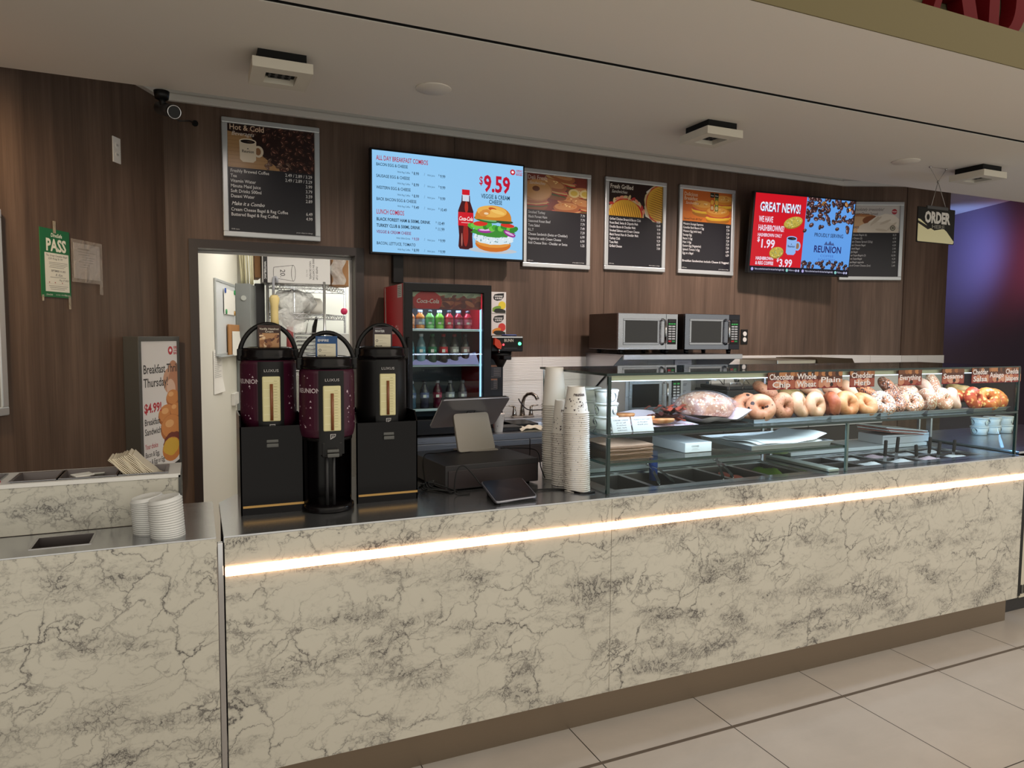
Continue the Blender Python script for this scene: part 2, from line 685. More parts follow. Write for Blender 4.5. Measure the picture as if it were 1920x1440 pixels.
class Canvas:
    """ink on a flat sheet: o = lower left corner, u to the right, v up"""
    def __init__(s, o, u=(1, 0, 0), v=(0, 0, 1), eps=1.5e-5, base=0.0004):
        s.o, s.u, s.v = V(o), V(u).normalized(), V(v).normalized()
        s.nrm = s.u.cross(s.v).normalized()
        s.mb = MB()
        s.mb.keep = True
        s.eps, s.base, s.k = eps, base, 0

    def P(s, x, y):
        return s.o + s.u * x + s.v * y + s.nrm * (s.base + s.k * s.eps)

    def poly(s, pts, c):
        s.k += 1
        a = sum(pts[i - 1][0] * pts[i][1] - pts[i][0] * pts[i - 1][1] for i in range(len(pts)))
        if a < 0:
            pts = pts[::-1]
        s.mb.poly([s.P(x, y) for x, y in pts], lin(c))

    def rect(s, x0, y0, x1, y1, c):
        s.poly([(x0, y0), (x1, y0), (x1, y1), (x0, y1)], c)

    def ell(s, cx, cy, rx, ry, c, rot=0.0, n=18, a0=0.0, a1=360.0, wob=0.0):
        ca, sa = math.cos(R(rot)), math.sin(R(rot))
        full = abs(a1 - a0) >= 360
        pts = []
        for i in range(n if full else n + 1):
            t = R(a0 + (a1 - a0) * i / n)
            w = 1 + (random.uniform(-wob, wob) if wob else 0)
            x, y = rx * math.cos(t) * w, ry * math.sin(t) * w
            pts.append((cx + x * ca - y * sa, cy + x * sa + y * ca))
        s.poly(pts, c)

    def clipell(s, box, cx, cy, rx, ry, c, rot=0.0, n=20, wob=0.0):
        ca, sa = math.cos(R(rot)), math.sin(R(rot))
        x0, y0, x1, y1 = box
        pts = []
        for i in range(n):
            t = 2 * math.pi * i / n
            w = 1 + (random.uniform(-wob, wob) if wob else 0)
            x, y = rx * math.cos(t) * w, ry * math.sin(t) * w
            pts.append((cx + x * ca - y * sa, cy + x * sa + y * ca))
        for ax, lim, sgn in ((0, x0, 1), (0, x1, -1), (1, y0, 1), (1, y1, -1)):
            out = []
            for i in range(len(pts)):
                p, q = pts[i - 1], pts[i]
                ip, iq = (p[ax] - lim) * sgn >= 0, (q[ax] - lim) * sgn >= 0
                if ip != iq:
                    t = (lim - p[ax]) / (q[ax] - p[ax])
                    out.append((p[0] + (q[0] - p[0]) * t, p[1] + (q[1] - p[1]) * t))
                if iq:
                    out.append(q)
            pts = out
            if len(pts) < 3:
                return
        s.poly(pts, c)

    def text(s, txt, x, y, size, c, al='l', bold=0.0, sx=1.0, shear=0.0, rot=0.0, fit=None):
        vs, fs, w = glyphs(txt, bold)
        if fit:
            sx = fit / (w * size) if w else 1.0
        s.k += 1
        k = size * sx
        dx = {'l': 0.0, 'r': -w * k, 'c': -w * k / 2}[al]
        ca, sa = math.cos(R(rot)), math.sin(R(rot))
        bv = []
        for a, b in vs:
            px, py = dx + a * k + shear * b * size, b * size
            bv.append(s.mb.v(s.P(x + px * ca - py * sa, y + px * sa + py * ca)))
        cc = lin(c)
        for q in fs:
            s.mb.f([bv[i] for i in q], c=cc)

    def bean(s, box, x, y, l, rot, base=(70, 42, 36), hi=(150, 110, 96)):
        if s.k != getattr(s, 'bl', None):
            s.bk, s.bi = s.k, 0
        s.k = s.bk + (s.bi % 24) * 4
        s.bi += 1
        k = random.uniform(0.6, 1.25)
        c = tuple(min(255, v * k) for v in base)
        s.clipell(box, x, y, l, l * 0.68, (26, 14, 12), rot, 12)
        s.clipell(box, x, y, l * 0.92, l * 0.6, c, rot, 12)
        a = R(rot + 90)
        s.clipell(box, x + math.cos(a) * l * 0.26, y + math.sin(a) * l * 0.26, l * 0.5, l * 0.16, tuple(min(255, v * k) for v in hi), rot, 10)
        s.clipell(box, x, y, l * 0.85, l * 0.07, (22, 10, 8), rot + random.uniform(-8, 8), 8)
        s.k = s.bl = s.bk + 100

    def done(s, name, m, parent, label=None, local=False):
        return obj(name, s.mb, m, parent, local, label)

# ------------------------------------------------------------------ camera
cam = bpy.data.cameras.new('camera')
cam.sensor_width = 36.0
cam.lens = 1329.39 / 1920 * 36.0
cam.clip_start = 0.05
co = bpy.data.objects.new('camera', cam)
COL.objects.link(co)
yw, pt, rl = R(23.988), R(3.988), R(0.425)
fw = V((math.sin(yw) * math.cos(pt), math.cos(yw) * math.cos(pt), -math.sin(pt)))
rt = V((math.cos(yw), -math.sin(yw), 0))
up = rt.cross(fw)
rt, up = rt * math.cos(rl) + up * math.sin(rl), up * math.cos(rl) - rt * math.sin(rl)
mx = Matrix((rt, up, -fw)).transposed().to_4x4()
mx.translation = (0, 0, 1.6)
co.matrix_world = mx
SC.camera = co
SC.view_settings.view_transform = 'Standard'
SC.view_settings.look = 'None'
SC.view_settings.exposure = EXPOSURE = 0.29
SC.view_settings.gamma = 1.0
SC.view_settings.use_curve_mapping = False
SC.cycles.use_denoising = True
SC.cycles.max_bounces = 8
SC.cycles.transparent_max_bounces = 24
SC.cycles.sample_clamp_indirect = 4.0
SC.cycles.caustics_reflective = False
SC.cycles.caustics_refractive = False
w = bpy.data.worlds.new('food court air')
SC.world = w
w.use_nodes = True
w.node_tree.nodes['Background'].inputs[0].default_value = lin((240, 235, 222))
w.node_tree.nodes['Background'].inputs[1].default_value = WORLD = 0.80


def light(name, kind, loc, energy, color, aim=None, size=None, sizey=None, spot=None, blend=0.4, radius=0.05):
    l = bpy.data.lights.new(name, kind)
    l.energy = energy
    l.color = lin(color)[:3]
    if kind == 'AREA':
        l.shape = 'RECTANGLE'
        l.size, l.size_y = size, sizey
    else:
        l.shadow_soft_size = radius
    if kind == 'SPOT':
        l.spot_size, l.spot_blend = R(spot), blend
    o = bpy.data.objects.new(name, l)
    COL.objects.link(o)
    o.location = loc
    d = V(aim) - V(loc) if aim else V((0, 0, -1))
    o.rotation_euler = d.to_track_quat('-Z', 'Y').to_euler()
    return o


# food court ceiling lighting, behind and above the customer
light('court_lamp', 'AREA', (1.6, -2.6, 4.4), 34, (255, 238, 208), aim=(1.8, 1.6, 0.6), size=7, sizey=3)
light('court_lamp', 'AREA', (5.0, -0.5, 4.0), 40, (255, 236, 222), aim=(4.4, 1.6, 0.0), size=3, sizey=3)
# downlights tucked in the ceiling cove, washing the menu wall
for x, e in ((0.3, 12), (1.6, 44), (2.9, 80), (4.2, 95), (5.4, 30)):
    light('cove_downlight', 'SPOT', (x, 4.05, 2.98), e, (255, 236, 226), aim=(x, 4.95, 1.35), spot=104, blend=1.0, radius=0.035)
# warm spill on the left wall
light('wall_lamp', 'SPOT', (-0.85, 2.95, 2.60), 60, (255, 218, 172), aim=(-0.80, 3.95, 1.95), spot=84, blend=1.0, radius=0.05)
# case lights: under the top glass and under the middle shelf
light('case_lamp', 'AREA', (2.84, 2.478, 1.408), 7.2, (214, 226, 255), aim=(2.84, 2.62, 1.2), size=2.6, sizey=0.02)
light('case_lamp', 'AREA', (2.84, 2.475, 1.178), 3.2, (206, 228, 255), aim=(2.84, 2.70, 0.95), size=2.6, sizey=0.015)
light('case_end_lamp', 'AREA', (4.20, 2.56, 1.17), 3.0, (140, 196, 255), aim=(4.75, 3.0, 0.97), size=0.03, sizey=0.4)
# back room
light('back_room_lamp', 'AREA', (1.05, 5.75, 2.62), 17, (255, 249, 238), size=1.2, sizey=0.8)
light('back_room_lamp', 'AREA', (1.35, 7.35, 2.62), 12, (246, 250, 250), size=0.7, sizey=0.5)
# fridge lamp
light('fridge_lamp', 'AREA', (1.50, 4.53, 1.875), 2.2, (200, 226, 255), aim=(1.5, 4.62, 1.2), size=0.45, sizey=0.02)
# coloured glow from the stall round the corner
light('neighbour_glow', 'SPOT', (7.20, 5.30, 2.55), 90, (128, 160, 240), aim=(8.2, 5.45, 2.55), spot=95, blend=1.0, radius=0.2)
light('neighbour_glow', 'SPOT', (7.05, 4.55, 2.4), 22, (255, 120, 150), aim=(7.85, 4.7, 2.4), spot=90, blend=1.0, radius=0.2)

# ------------------------------------------------------------------ setting
b = MB().box(-2.5, 10, -0.3, 9.6, -0.06, 0)  # stops short in front so open light from below reaches the ceiling
struct('floor', b, 'floor')

# walnut panels of the menu wall (joints 3 mm)
b = MB()
Y0, Y1, ZT = 5.05, 5.16, 3.3
b.box(-0.17, -0.03, Y0, Y1, 0, ZT)
b.box(-0.03, 1.09, Y0, Y1, 2.195, ZT)
for x0, x1 in ((1.09, 1.768), (1.771, 3.066), (3.069, 4.428), (4.431, 5.705)):
    b.box(x0, x1, Y0, Y1, 0, ZT)
b.mi = 1
b.box(1.2, 5.7, 5.07, 5.15, 0, ZT)
struct('wall_back', b, ['wood', 'void'])

LW = V((0.532, 1.0, 0)).normalized()
LN = V((1.0, -0.532, 0)).normalized()
def lw(t, off=0.0, z=0.0):
    """a point along the left wall, t metres back from the corner towards the viewer"""
    p = V((-0.161, 5.05, 0)) - LW * t + LN * off
    return V((p.x, p.y, z))
b = MB()
a0, a1, a2, a3 = lw(0), lw(6.5), lw(6.5, -0.1), lw(0, -0.1)
b.prism([(p.x, p.y) for p in (a0, a1, a2, a3)], 0, ZT, 'XY')
struct('wall_left', b, 'wood')

b = MB()
b.prism([(5.705, 5.05), (6.272, 4.79), (6.29, 4.88), (5.75, 5.16)], 0, ZT, 'XY')
struct('wall_corner', b, 'wood')
b = MB().box(6.275, 6.89, 4.78, 4.9, 0, ZT)
b.box(6.80, 6.89, 4.9, 6.2, 0, ZT)
struct('wall_pier', b, 'wood')
b = MB()
b.prism([(7.40, 3.45), (9.3, 8.3), (9.5, 8.25), (7.6, 3.4)], 0, 3.06, 'XY')
struct('wall_right', b, 'maroon_wall')
b = MB().box(6.4, 9.6, 8.2, 8.3, 0, 3.06)
struct('wall_far', b, 'maroon_wall')

# tiled backsplash under the walnut
b = MB()
b.box(1.09, 5.705, 5.038, 5.05, 0.925, 1.425)
b.prism([(5.70, 5.038), (6.275, 4.775), (6.28, 4.79), (5.71, 5.05)], 0.925, 1.425, 'XY')
b.box(6.275, 6.89, 4.768, 4.78, 0.925, 1.425)
struct('wall_backsplash', b, 'tile')

# ceilings
b = MB().box(-3.2, 9.6, 2.664, 3.79, 2.74, 3.25)
struct('ceiling_main', b, 'ceiling')
b = MB().box(-3.2, 9.6, 1.955, 2.632, 2.74, 2.855)
struct('ceiling_front', b, 'ceiling')
b = MB().box(-3.2, 9.6, 2.6321, 2.6639, 2.84, 2.85)
b.box(-3.2, 9.6, 2.6321, 2.636, 2.744, 2.84)
b.box(-3.2, 9.6, 2.660, 2.6639, 2.744, 2.84)
struct('ceiling_slot', b, 'void')
b = MB().box(-1.9, 6.9, 3.79, 5.3, 3.2, 3.26)
struct('ceiling_cove', b, 'ceiling_back')
b = MB().box(6.9, 9.6, 3.79, 8.3, 3.06, 3.26)
struct('ceiling_corridor', b, 'trim_white')
b = MB()
b.box(-0.3, 5.70, 5.015, 5.05, 3.043, 3.09, 0.008)
b.prism([(5.69, 5.015), (6.262, 4.755), (6.275, 4.79), (5.705, 5.05)], 3.043, 3.09, 'XY')
p = [lw(-0.0, 0.035), lw(1.6, 0.035), lw(1.6), lw(-0.0)]
b.prism([(q.x, q.y) for q in p], 3.043, 3.09, 'XY')
struct('trim_1', b, 'trim_white')
b = MB()
b.box(-0.3, 5.70, 5.035, 5.05, 3.09, 3.2)
b.prism([(5.69, 5.035), (6.262, 4.775), (6.275, 4.79), (5.705, 5.05)], 3.09, 3.2, 'XY')
p = [lw(-0.0, 0.012), lw(1.6, 0.012), lw(1.6), lw(-0.0)]
b.prism([(q.x, q.y) for q in p], 3.09, 3.2, 'XY')
struct('trim_2', b, 'ceiling_back')
# fascia with the shop sign
b = MB()
b.box(-3.2, 9.6, 1.950, 1.955, 2.74, 2.888)
b.box(-3.2, 9.6, 1.955, 2.09, 2.858, 2.888)
b.mi = 1
b.box(-3.2, 9.6, 2.09, 2.13, 2.888, 3.9)
struct('wall_fascia', b, ['olive', 'sign_panel'])

# back room
b = MB()
q0, q1 = V((0.0, 5.16, 0)), V((0.56, 7.75, 0))
b.prism([(q0.x, q0.y), (q1.x, q1.y), (q1.x - 0.1, q1.y), (q0.x - 0.1, q0.y)], 0, 2.72, 'XY')
struct('wall_storeroom_left', b, 'white_wall')
b = MB().box(0.3, 2.6, 7.72, 7.82, 0, 2.72)
struct('wall_storeroom_back', b, 'white_wall')
b = MB().box(1.9, 2.0, 5.16, 7.75, 0, 2.72)
struct('wall_storeroom_right', b, 'white_wall')
b = MB().box(-0.2, 2.0, 5.16, 7.8, 2.66, 2.74)
struct('ceiling_storeroom', b, 'white_wall')

# doorway
d = thing('door_1', 'x', 'x', (0.53, 5.05, 0))
for k in ('label', 'category'):
    del d[k]
d['kind'] = 'structure'
b = MB().box(-0.032, 0.022, 5.03, 5.20, 0, 2.142)
obj('jamb', b, 'wood_trim', d)
b = MB().box(1.03, 1.09, 5.03, 5.20, 0, 2.142)
obj('jamb', b, 'wood_trim', d)
b = MB().box(-0.032, 1.09, 5.03, 5.20, 2.142, 2.198)
obj('header', b, 'wood_trim', d)
b = MB().box(0.022, 1.03, 5.185, 5.20, 2.125, 2.142)
b.box(1.015, 1.03, 5.16, 5.20, 0, 2.125)
obj('door_stop', b, 'white', d)

# ------------------------------------------------------------------ ceiling fittings
def downlight(cx, cy, label):
    t = thing('ceiling_downlight', label, 'ceiling light', (cx, cy, 2.74), 0, 'square downlight boxes on the ceiling')
    b = MB().box(cx - 0.095, cx + 0.095, cy - 0.095, cy + 0.095, 2.70, 2.74)
    obj('mount', b, 'void', t)
    b = MB()
    h, i = 0.118, 0.062
    for x0, x1, y0, y1 in ((-h, h, -h, -i), (-h, h, i, h), (-h, -i, -i, i), (i, h, -i, i)):
        b.box(cx + x0, cx + x1, cy + y0, cy + y1, 2.66, 2.70)
    obj('housing', b, 'ashlight', t)
    b = MB().box(cx - i, cx + i, cy - i, cy + i, 2.688, 2.70)
    g = obj('recess', b, 'void', t)
    b = MB()
    b.box(cx - 0.045, cx + 0.045, cy - 0.05, cy + 0.05, 2.678, 2.688)
    for k in range(3):
        for l in range(3):
            b.mi = 1
            b.ball((cx - 0.028 + 0.028 * k, cy - 0.03 + 0.03 * l, 2.678), 0.010, 0.012, 0.004, 10, 6)
    obj('lamp_grille', b, ['grille', 'void'], t)
downlight(0.345, 3.19, 'square ceiling downlight box nearest the security camera')
downlight(2.585, 3.17, 'square ceiling downlight box above the microwaves')
downlight(4.83, 3.17, 'square ceiling downlight box beside the hanging order sign')
for x, lb in ((1.035, 'round white cover plate on the ceiling above the large menu screen'), (4.23, 'round white cover plate on the ceiling near the hanging sign')):
    b = MB().lathe([(0, -0.0045), (0.081, -0.0045), (0.083, -0.003), (0.083, 0.0), (0, 0)], (x, 3.25, 2.74), 40)
    single('ceiling_cover', b, 'ceiling', lb, 'ceiling cover', (x, 3.25, 2.74), 'round cover plates')

# security camera
t = thing('security_camera', 'small black bullet security camera under the ceiling edge at the left corner', 'camera', (-0.115, 4.0, 2.74))
b = MB().cyl((-0.125, 3.82, 2.735), (-0.125, 3.82, 2.70), 0.035, 0.03)
b.tube([(-0.125, 3.82, 2.705), (-0.118, 3.84, 2.665)], 0.014)
obj('bracket', b, 'black', t)
d0, d1 = V((-0.135, 3.92, 2.685)), V((-0.075, 3.74, 2.625))
b = MB().cyl(d0, d1, 0.03, 0.03)
b.mi = 1
b.cyl(d1, d1 + (d1 - d0).normalized() * 0.012, 0.033, 0.033)
h = obj('body', b, ['charcoal', 'black'], t)
dn = (d1 - d0).normalized()
b = MB()
ring = [d1 + dn * 0.013 + (dn.orthogonal().normalized() * math.cos(a) + dn.cross(dn.orthogonal().normalized()) * math.sin(a)) * 0.029 for a in [2 * math.pi * i / 24 for i in range(24)]]
b.tube(ring, 0.0025, 6, True)
obj('lens_ring', b, 'chrome', t)
b = MB().tube([(-0.09, 3.9, 2.66), (-0.06, 4.4, 2.76), (-0.01, 4.9, 2.9), (0.023, 5.045, 2.926)], 0.005, 6)
b.cyl((0.023, 5.05, 2.926), (0.023, 5.035, 2.926), 0.018)
obj('cable', b, 'black', t)

# shop sign letters on the fascia: "AD" of the shop name, their feet in the picture
t = thing('shop_sign', 'red raised letters AD on the fascia above the counter', 'sign', (2.95, 2.06, 2.888))
def slab_letter(polys, x, z, s):
    b = MB()
    for P in polys:
        b.prism([(x + a * s, z + c * s) for a, c in P], 2.02, 2.085)
    return b
A = [[(0.0, 0.0), (0.30, 0.0), (0.30, 0.08), (0.22, 0.08), (0.53, 1.0), (0.45, 1.0), (0.10, 0.08), (0.0, 0.08)],
     [(0.43, 1.0), (0.68, 1.0), (0.98, 0.08), (1.05, 0.08), (1.05, 0.0), (0.60, 0.0), (0.60, 0.08), (0.71, 0.08)],
     [(0.29, 0.34), (0.66, 0.34), (0.63, 0.42), (0.32, 0.42)]]
obj('letter', slab_letter(A, 2.71, 2.889, 0.33), 'letter_red', t)
def arc(cx, cy, r, a0, a1, n, sx=1.0):
    return [(cx + r * sx * math.cos(R(a0 + (a1 - a0) * i / n)), cy + r * math.sin(R(a0 + (a1 - a0) * i / n))) for i in range(n + 1)]
D = [[(0.0, 0.0), (0.38, 0.0), (0.38, 0.1), (0.27, 0.1), (0.27, 0.9), (0.38, 0.9), (0.38, 1.0), (0.0, 1.0), (0.0, 0.92), (0.07, 0.92), (0.07, 0.08), (0.0, 0.08)],
     arc(0.36, 0.5, 0.5, -90, 90, 14, 0.95) + arc(0.36, 0.5, 0.4, 90, -90, 14, 0.62)]
obj('letter', slab_letter(D, 3.075, 2.889, 0.33), 'letter_red', t)

# ------------------------------------------------------------------ printed pictures
def mug(c, box, x, y, s, body=(228, 214, 190), ink=(60, 50, 44), coffee=(30, 20, 16), word='Reunion'):
    c.ell(x + 0.62 * s, y + 0.05 * s, 0.30 * s, 0.36 * s, body)
    c.ell(x + 0.60 * s, y + 0.05 * s, 0.17 * s, 0.23 * s, (150, 110, 74))
    c.poly([(x - 0.5 * s, y + 0.62 * s), (x - 0.47 * s, y - 0.5 * s), (x - 0.3 * s, y - 0.66 * s), (x + 0.3 * s, y - 0.66 * s), (x + 0.47 * s, y - 0.5 * s), (x + 0.5 * s, y + 0.62 * s)], body)
    c.ell(x, y + 0.62 * s, 0.5 * s, 0.17 * s, tuple(min(255, v + 12) for v in body))
    c.ell(x, y + 0.6 * s, 0.43 * s, 0.12 * s, coffee)
    c.ell(x + 0.12 * s, y + 0.6 * s, 0.16 * s, 0.03 * s, (92, 70, 56))
    c.text(word, x, y - 0.08 * s, 0.25 * s, ink, 'c', bold=0.02, sx=0.85)
    c.poly([(x - 0.06 * s, y + 0.14 * s), (x + 0.06 * s, y + 0.14 * s), (x, y + 0.22 * s)], ink)


def sandwich(c, box, x, y, s, bun=(212, 140, 66), top=(232, 176, 96), fill=((96, 140, 50), (206, 62, 44), (238, 206, 120), (226, 122, 96)), rot=0.0):
    c.clipell(box, x, y - 0.26 * s, 0.98 * s, 0.30 * s, tuple(v * 0.8 for v in bun), rot)
    for k, f in enumerate(fill):
        c.clipell(box, x + random.uniform(-.05, .05) * s, y - 0.16 * s + 0.085 * k * s, 1.04 * s, 0.15 * s, f, rot, 22, 0.10)
    c.clipell(box, x, y + 0.28 * s, 1.0 * s, 0.36 * s, bun, rot)
    c.clipell(box, x - 0.05 * s, y + 0.36 * s, 0.85 * s, 0.24 * s, top, rot)
    for k in range(9):
        c.clipell(box, x + random.uniform(-.6, .6) * s, y + 0.36 * s + random.uniform(-.13, .13) * s, 0.09 * s, 0.03 * s, random.choice(((246, 214, 150), (196, 118, 52))), random.uniform(-40, 40), 8)


def panini(c, box, x, y, rx, ry, rot, col=(222, 172, 62), bar=(150, 96, 30)):
    c.clipell(box, x, y, rx * 1.12, ry * 1.13, (212, 190, 140), rot, 26, 0.05)
    c.clipell(box, x, y, rx * 1.08, ry * 1.06, (196, 58, 52), rot, 26, 0.05)
    c.clipell(box, x, y, rx, ry, col, rot, 26)
    for k in range(-7, 8):
        t = k / 8.0
        hh = math.sqrt(max(0, 1 - t * t)) * 0.92
        ca, sa = math.cos(R(rot)), math.sin(R(rot))
        px, py = rx * t, 0
        c.clipell(box, x + px * ca - py * sa, y + px * sa + py * ca, 0.022 * rx, hh * ry, bar, rot + 4, 8)


def leaf_logo(c, x, y, s, red=(196, 30, 52), bg=(255, 255, 255), txt=(196, 30, 52)):
    c.ell(x, y, s, s, red, n=24)
    pts = [(0, .75), (.18, .42), (.5, .5), (.42, .1), (.75, .12), (.5, -.15), (.52, -.35), (.1, -.3), (.06, -.68), (-.06, -.68), (-.1, -.3), (-.52, -.35), (-.5, -.15), (-.75, .12), (-.42, .1), (-.5, .5), (-.18, .42)]
    c.k += 1
    n = len(pts)
    for i in range(n):
        p, q = pts[i], pts[(i + 1) % n]
        c.mb.poly([c.P(x, y), c.P(x + q[0] * s * .8, y + q[1] * s * .8), c.P(x + p[0] * s * .8, y + p[1] * s * .8)], lin(bg))
    for i, (wd, sz, dy) in enumerate((('GREAT', 0.85, 0.42), ('CANADIAN', 0.5, -0.18), ('BAGEL', 0.85, -0.95))):
        c.text(wd, x + 1.35 * s, y + dy * s, sz * s, txt, bold=0.03, fit=2.6 * s)


def frame_of(b, x0, x1, z0, z1, y0, y1, wd, bev=0.006):
    """four mitred-looking frame bars"""
    b.box(x0, x1, y0, y1, z1 - wd, z1, bev)
    b.box(x0, x1, y0, y1, z0, z0 + wd, bev)
    b.box(x0, x0 + wd, y0 + 0.001, y1, z0 + wd * 0.9, z1 - wd * 0.9, bev)
    b.box(x1 - wd, x1, y0 + 0.001, y1, z0 + wd * 0.9, z1 - wd * 0.9, bev)


def board(label, loc, rz, W, H, draw, group='framed menu boards'):
    """a framed menu board; local x along the wall, y into the wall, origin bottom left on the wall"""
    t = thing('menu_board', label, 'menu board', loc, rz, group)
    b = MB()
    frame_of(b, 0, W, 0, H, -0.026, 0, 0.036)
    obj('frame', b, 'frame_silver', t, True)
    b = MB().box(0.03, W - 0.03, -0.012, -0.001, 0.03, H - 0.03)
    s = obj('poster', b, mat('board black', (38, 37, 42), 0.3), t, True)
    w, h = W - 0.07, H - 0.07
    pic = Canvas((0.035, -0.012, 0.035))
    pic.rect(-.004, -.004, w + .004, h + .004, (38, 37, 42))
    draw(pic, pic, w, h)
    pic.done('printed_menu', 'poster', s, local=True)
    return t


WH = (232, 232, 230)


def menu_lines(txt, w, y, dy, rows, size, sx=0.82, col=WH, drop=0.0):
    for a, p in rows:
        txt.text(a, 0.015 * w / 0.55, y, size, col, bold=0.008, sx=sx)
        txt.text(p, w * 0.97, y - drop, size, col, 'r', bold=0.008, sx=sx)
        y -= dy
    return y


def d_bev(p, t, w, h):
    box = (0, h * 0.60, w, h)
    p.rect(0, h * 0.60, w, h, (44, 26, 22))
    p.poly([(0, h * .60), (w * .62, h * .60), (w * .40, h * .72), (w * .26, h * .90), (0, h * .93)], (176, 138, 94))
    for k in range(9):
        y = h * (.61 + .034 * k)
        p.rect(0, y, w * (.55 - .035 * k), y + 0.0015, (140, 104, 66))
    for k in range(230):
        x, y = random.uniform(0.2, 1.02) * w, h * random.uniform(0.60, 1.0)
        if x < w * (0.62 - 0.75 * (y / h - .6)) and y < h * .93:
            continue
        p.bean(box, x, y, 0.019 * random.uniform(.8, 1.15), random.uniform(0, 180), (74, 44, 36), (146, 104, 88))
    for k in range(16):
        p.bean(box, random.uniform(.44, .7) * w, h * random.uniform(.61, .70), 0.017, random.uniform(0, 180), (150, 112, 92), (204, 176, 158))
    mug(p, box, 0.125 * w / .55, h * .755, 0.105)
    t.text('Hot & Cold', 0.012, h * .945, 0.050, (240, 214, 186), bold=0.01, sx=0.9)
    t.text('Beverages', 0.024, h * .895, 0.038, (236, 226, 214), shear=0.3, sx=0.9)
    rows = [('Freshly Brewed Coffee', '2.49 / 2.89 / 3.29'), ('Tea', '2.49 / 2.89 / 3.29'), ('Vitamin Water', '3.99'), ('Minute Maid Juice', '3.79'), ('Soft Drinks 500ml', '3.59'), ('Dasani Water', '2.89')]
    menu_lines(t, w, h * .553, 0.0325, rows, 0.030, 0.86)
    t.text('Make it a Combo', 0.018, h * .248, 0.034, WH, bold=0.012, shear=0.28, sx=0.85)
    menu_lines(t, w, h * .195, 0.0325, [('Cream Cheese Bagel & Reg Coffee', '6.49'), ('Buttered Bagel & Reg Coffee', '4.99')], 0.030, 0.84)
    t.text('GCB menu', 0.015, h * .02, 0.011, WH)
    t.text('prices subject to change', w * .97, h * .02, 0.011, WH, 'r')


def d_deli(p, t, w, h):
    box = (0, h * .60, w, h)
    p.rect(0, h * .60, w, h, (126, 60, 50))
    for x, y, s in ((.56, .95, .13), (.93, .80, .10), (.72, .70, .11), (.42, .84, .13), (.12, .68, .12), (.93, .66, .11), (.66, .60, .12)):
        sandwich(p, box, x * w, y * h, s, (168, 102, 66), (198, 140, 92), ((80, 90, 50), (170, 50, 44), (206, 168, 110), (190, 100, 84), (92, 60, 56)), random.uniform(-14, 14))
    p.clipell(box, .17 * w, .82 * h, .13, .085, (190, 132, 82))
    p.clipell(box, .17 * w, .82 * h, .12, .075, (206, 152, 96))
    p.clipell(box, .15 * w, .835 * h, .032, .020, (112, 66, 44))
    for x in (.78, .97):
        p.clipell(box, x * w, .82 * h, .05, .034, (222, 200, 140))
        p.clipell(box, x * w, .82 * h, .032, .02, (206, 176, 80))
    t.text('Deli Fresh', 0.008, h * .935, 0.047, (224, 208, 196), bold=0.004, sx=0.86)
    t.text('Sandwiches', 0.022, h * .882, 0.034, (216, 204, 198), shear=0.3, sx=0.86)
    rows = [('Smoked Turkey', '7.79'), ('Black Forest Ham', '7.79'), ('Seasoned Roast Beef', '7.79'), ('Tuna Salad', '7.49'), ('B.L.T', '7.29'), ('Cheese Sandwich (Swiss or Cheddar)', '6.99'), ('Vegetarian with Cream Cheese', '6.99'), ('Add Cheese Slice - Cheddar or Swiss', '1.25')]
    menu_lines(t, w, h * .555, 0.0335, rows, 0.0285, 0.80, (206, 210, 214))
    t.text('GCB menu', 0.012, h * .02, 0.011, WH)
    t.text('prices subject to change', w * .97, h * .02, 0.011, WH, 'r')


def d_grill(p, t, w, h):
    box = (0, h * .56, w, h)
    p.rect(0, h * .60, w, h, (44, 30, 26))
    panini(p, (0, h * .60, w, h), .30 * w, .585 * h, .165, .145, 12)
    p.k += 2
    for k in range(12):
        a = R(20 + 12 * k)
        p.clipell((0, h * .60, w, h), .32 * w + .185 * math.cos(a), .59 * h + .165 * math.sin(a), .024, .012, random.choice(((214, 192, 140), (190, 64, 60), (226, 150, 120))), random.uniform(0, 180), 8)
    p.poly([(w * .68, h * .62), (w * .66, h * .74), (w * .72, h * .84), (w * .69, h * .92), (w * .8, h * .985), (w, h * .99), (w, h * .57), (w * .8, h * .585)], (226, 220, 208))
    panini(p, box, .98 * w, .78 * h, .15, .15, 74)
    t.text('Fresh Grilled', 0.015, h * .925, 0.049, (240, 232, 220), bold=0.014, sx=0.86)
    t.text('Sandwiches', 0.028, h * .872, 0.036, (240, 236, 226), shear=0.3, sx=0.9)
    rows = [('Grilled Chicken Breast & Bacon Club', '10.89'), ('Roast Beef, Swiss & Chipotle Melt', '10.49'), ('Double Bacon & Cheddar Melt', '9.99'), ('Smoked Salmon and Cream Cheese', '9.99'), ('Black Forest Ham & Cheddar Melt', '9.99'), ('Turkey Club', '9.29'), ('Tuna Melt', '8.99'), ('Grilled Cheese', '7.99')]
    menu_lines(t, w, h * .548, 0.0315, rows, 0.0285, 0.70, (244, 244, 246))
    t.text('GCB menu', 0.012, h * .02, 0.011, WH)
    t.text('prices subject to change', w * .97, h * .02, 0.011, WH, 'r')


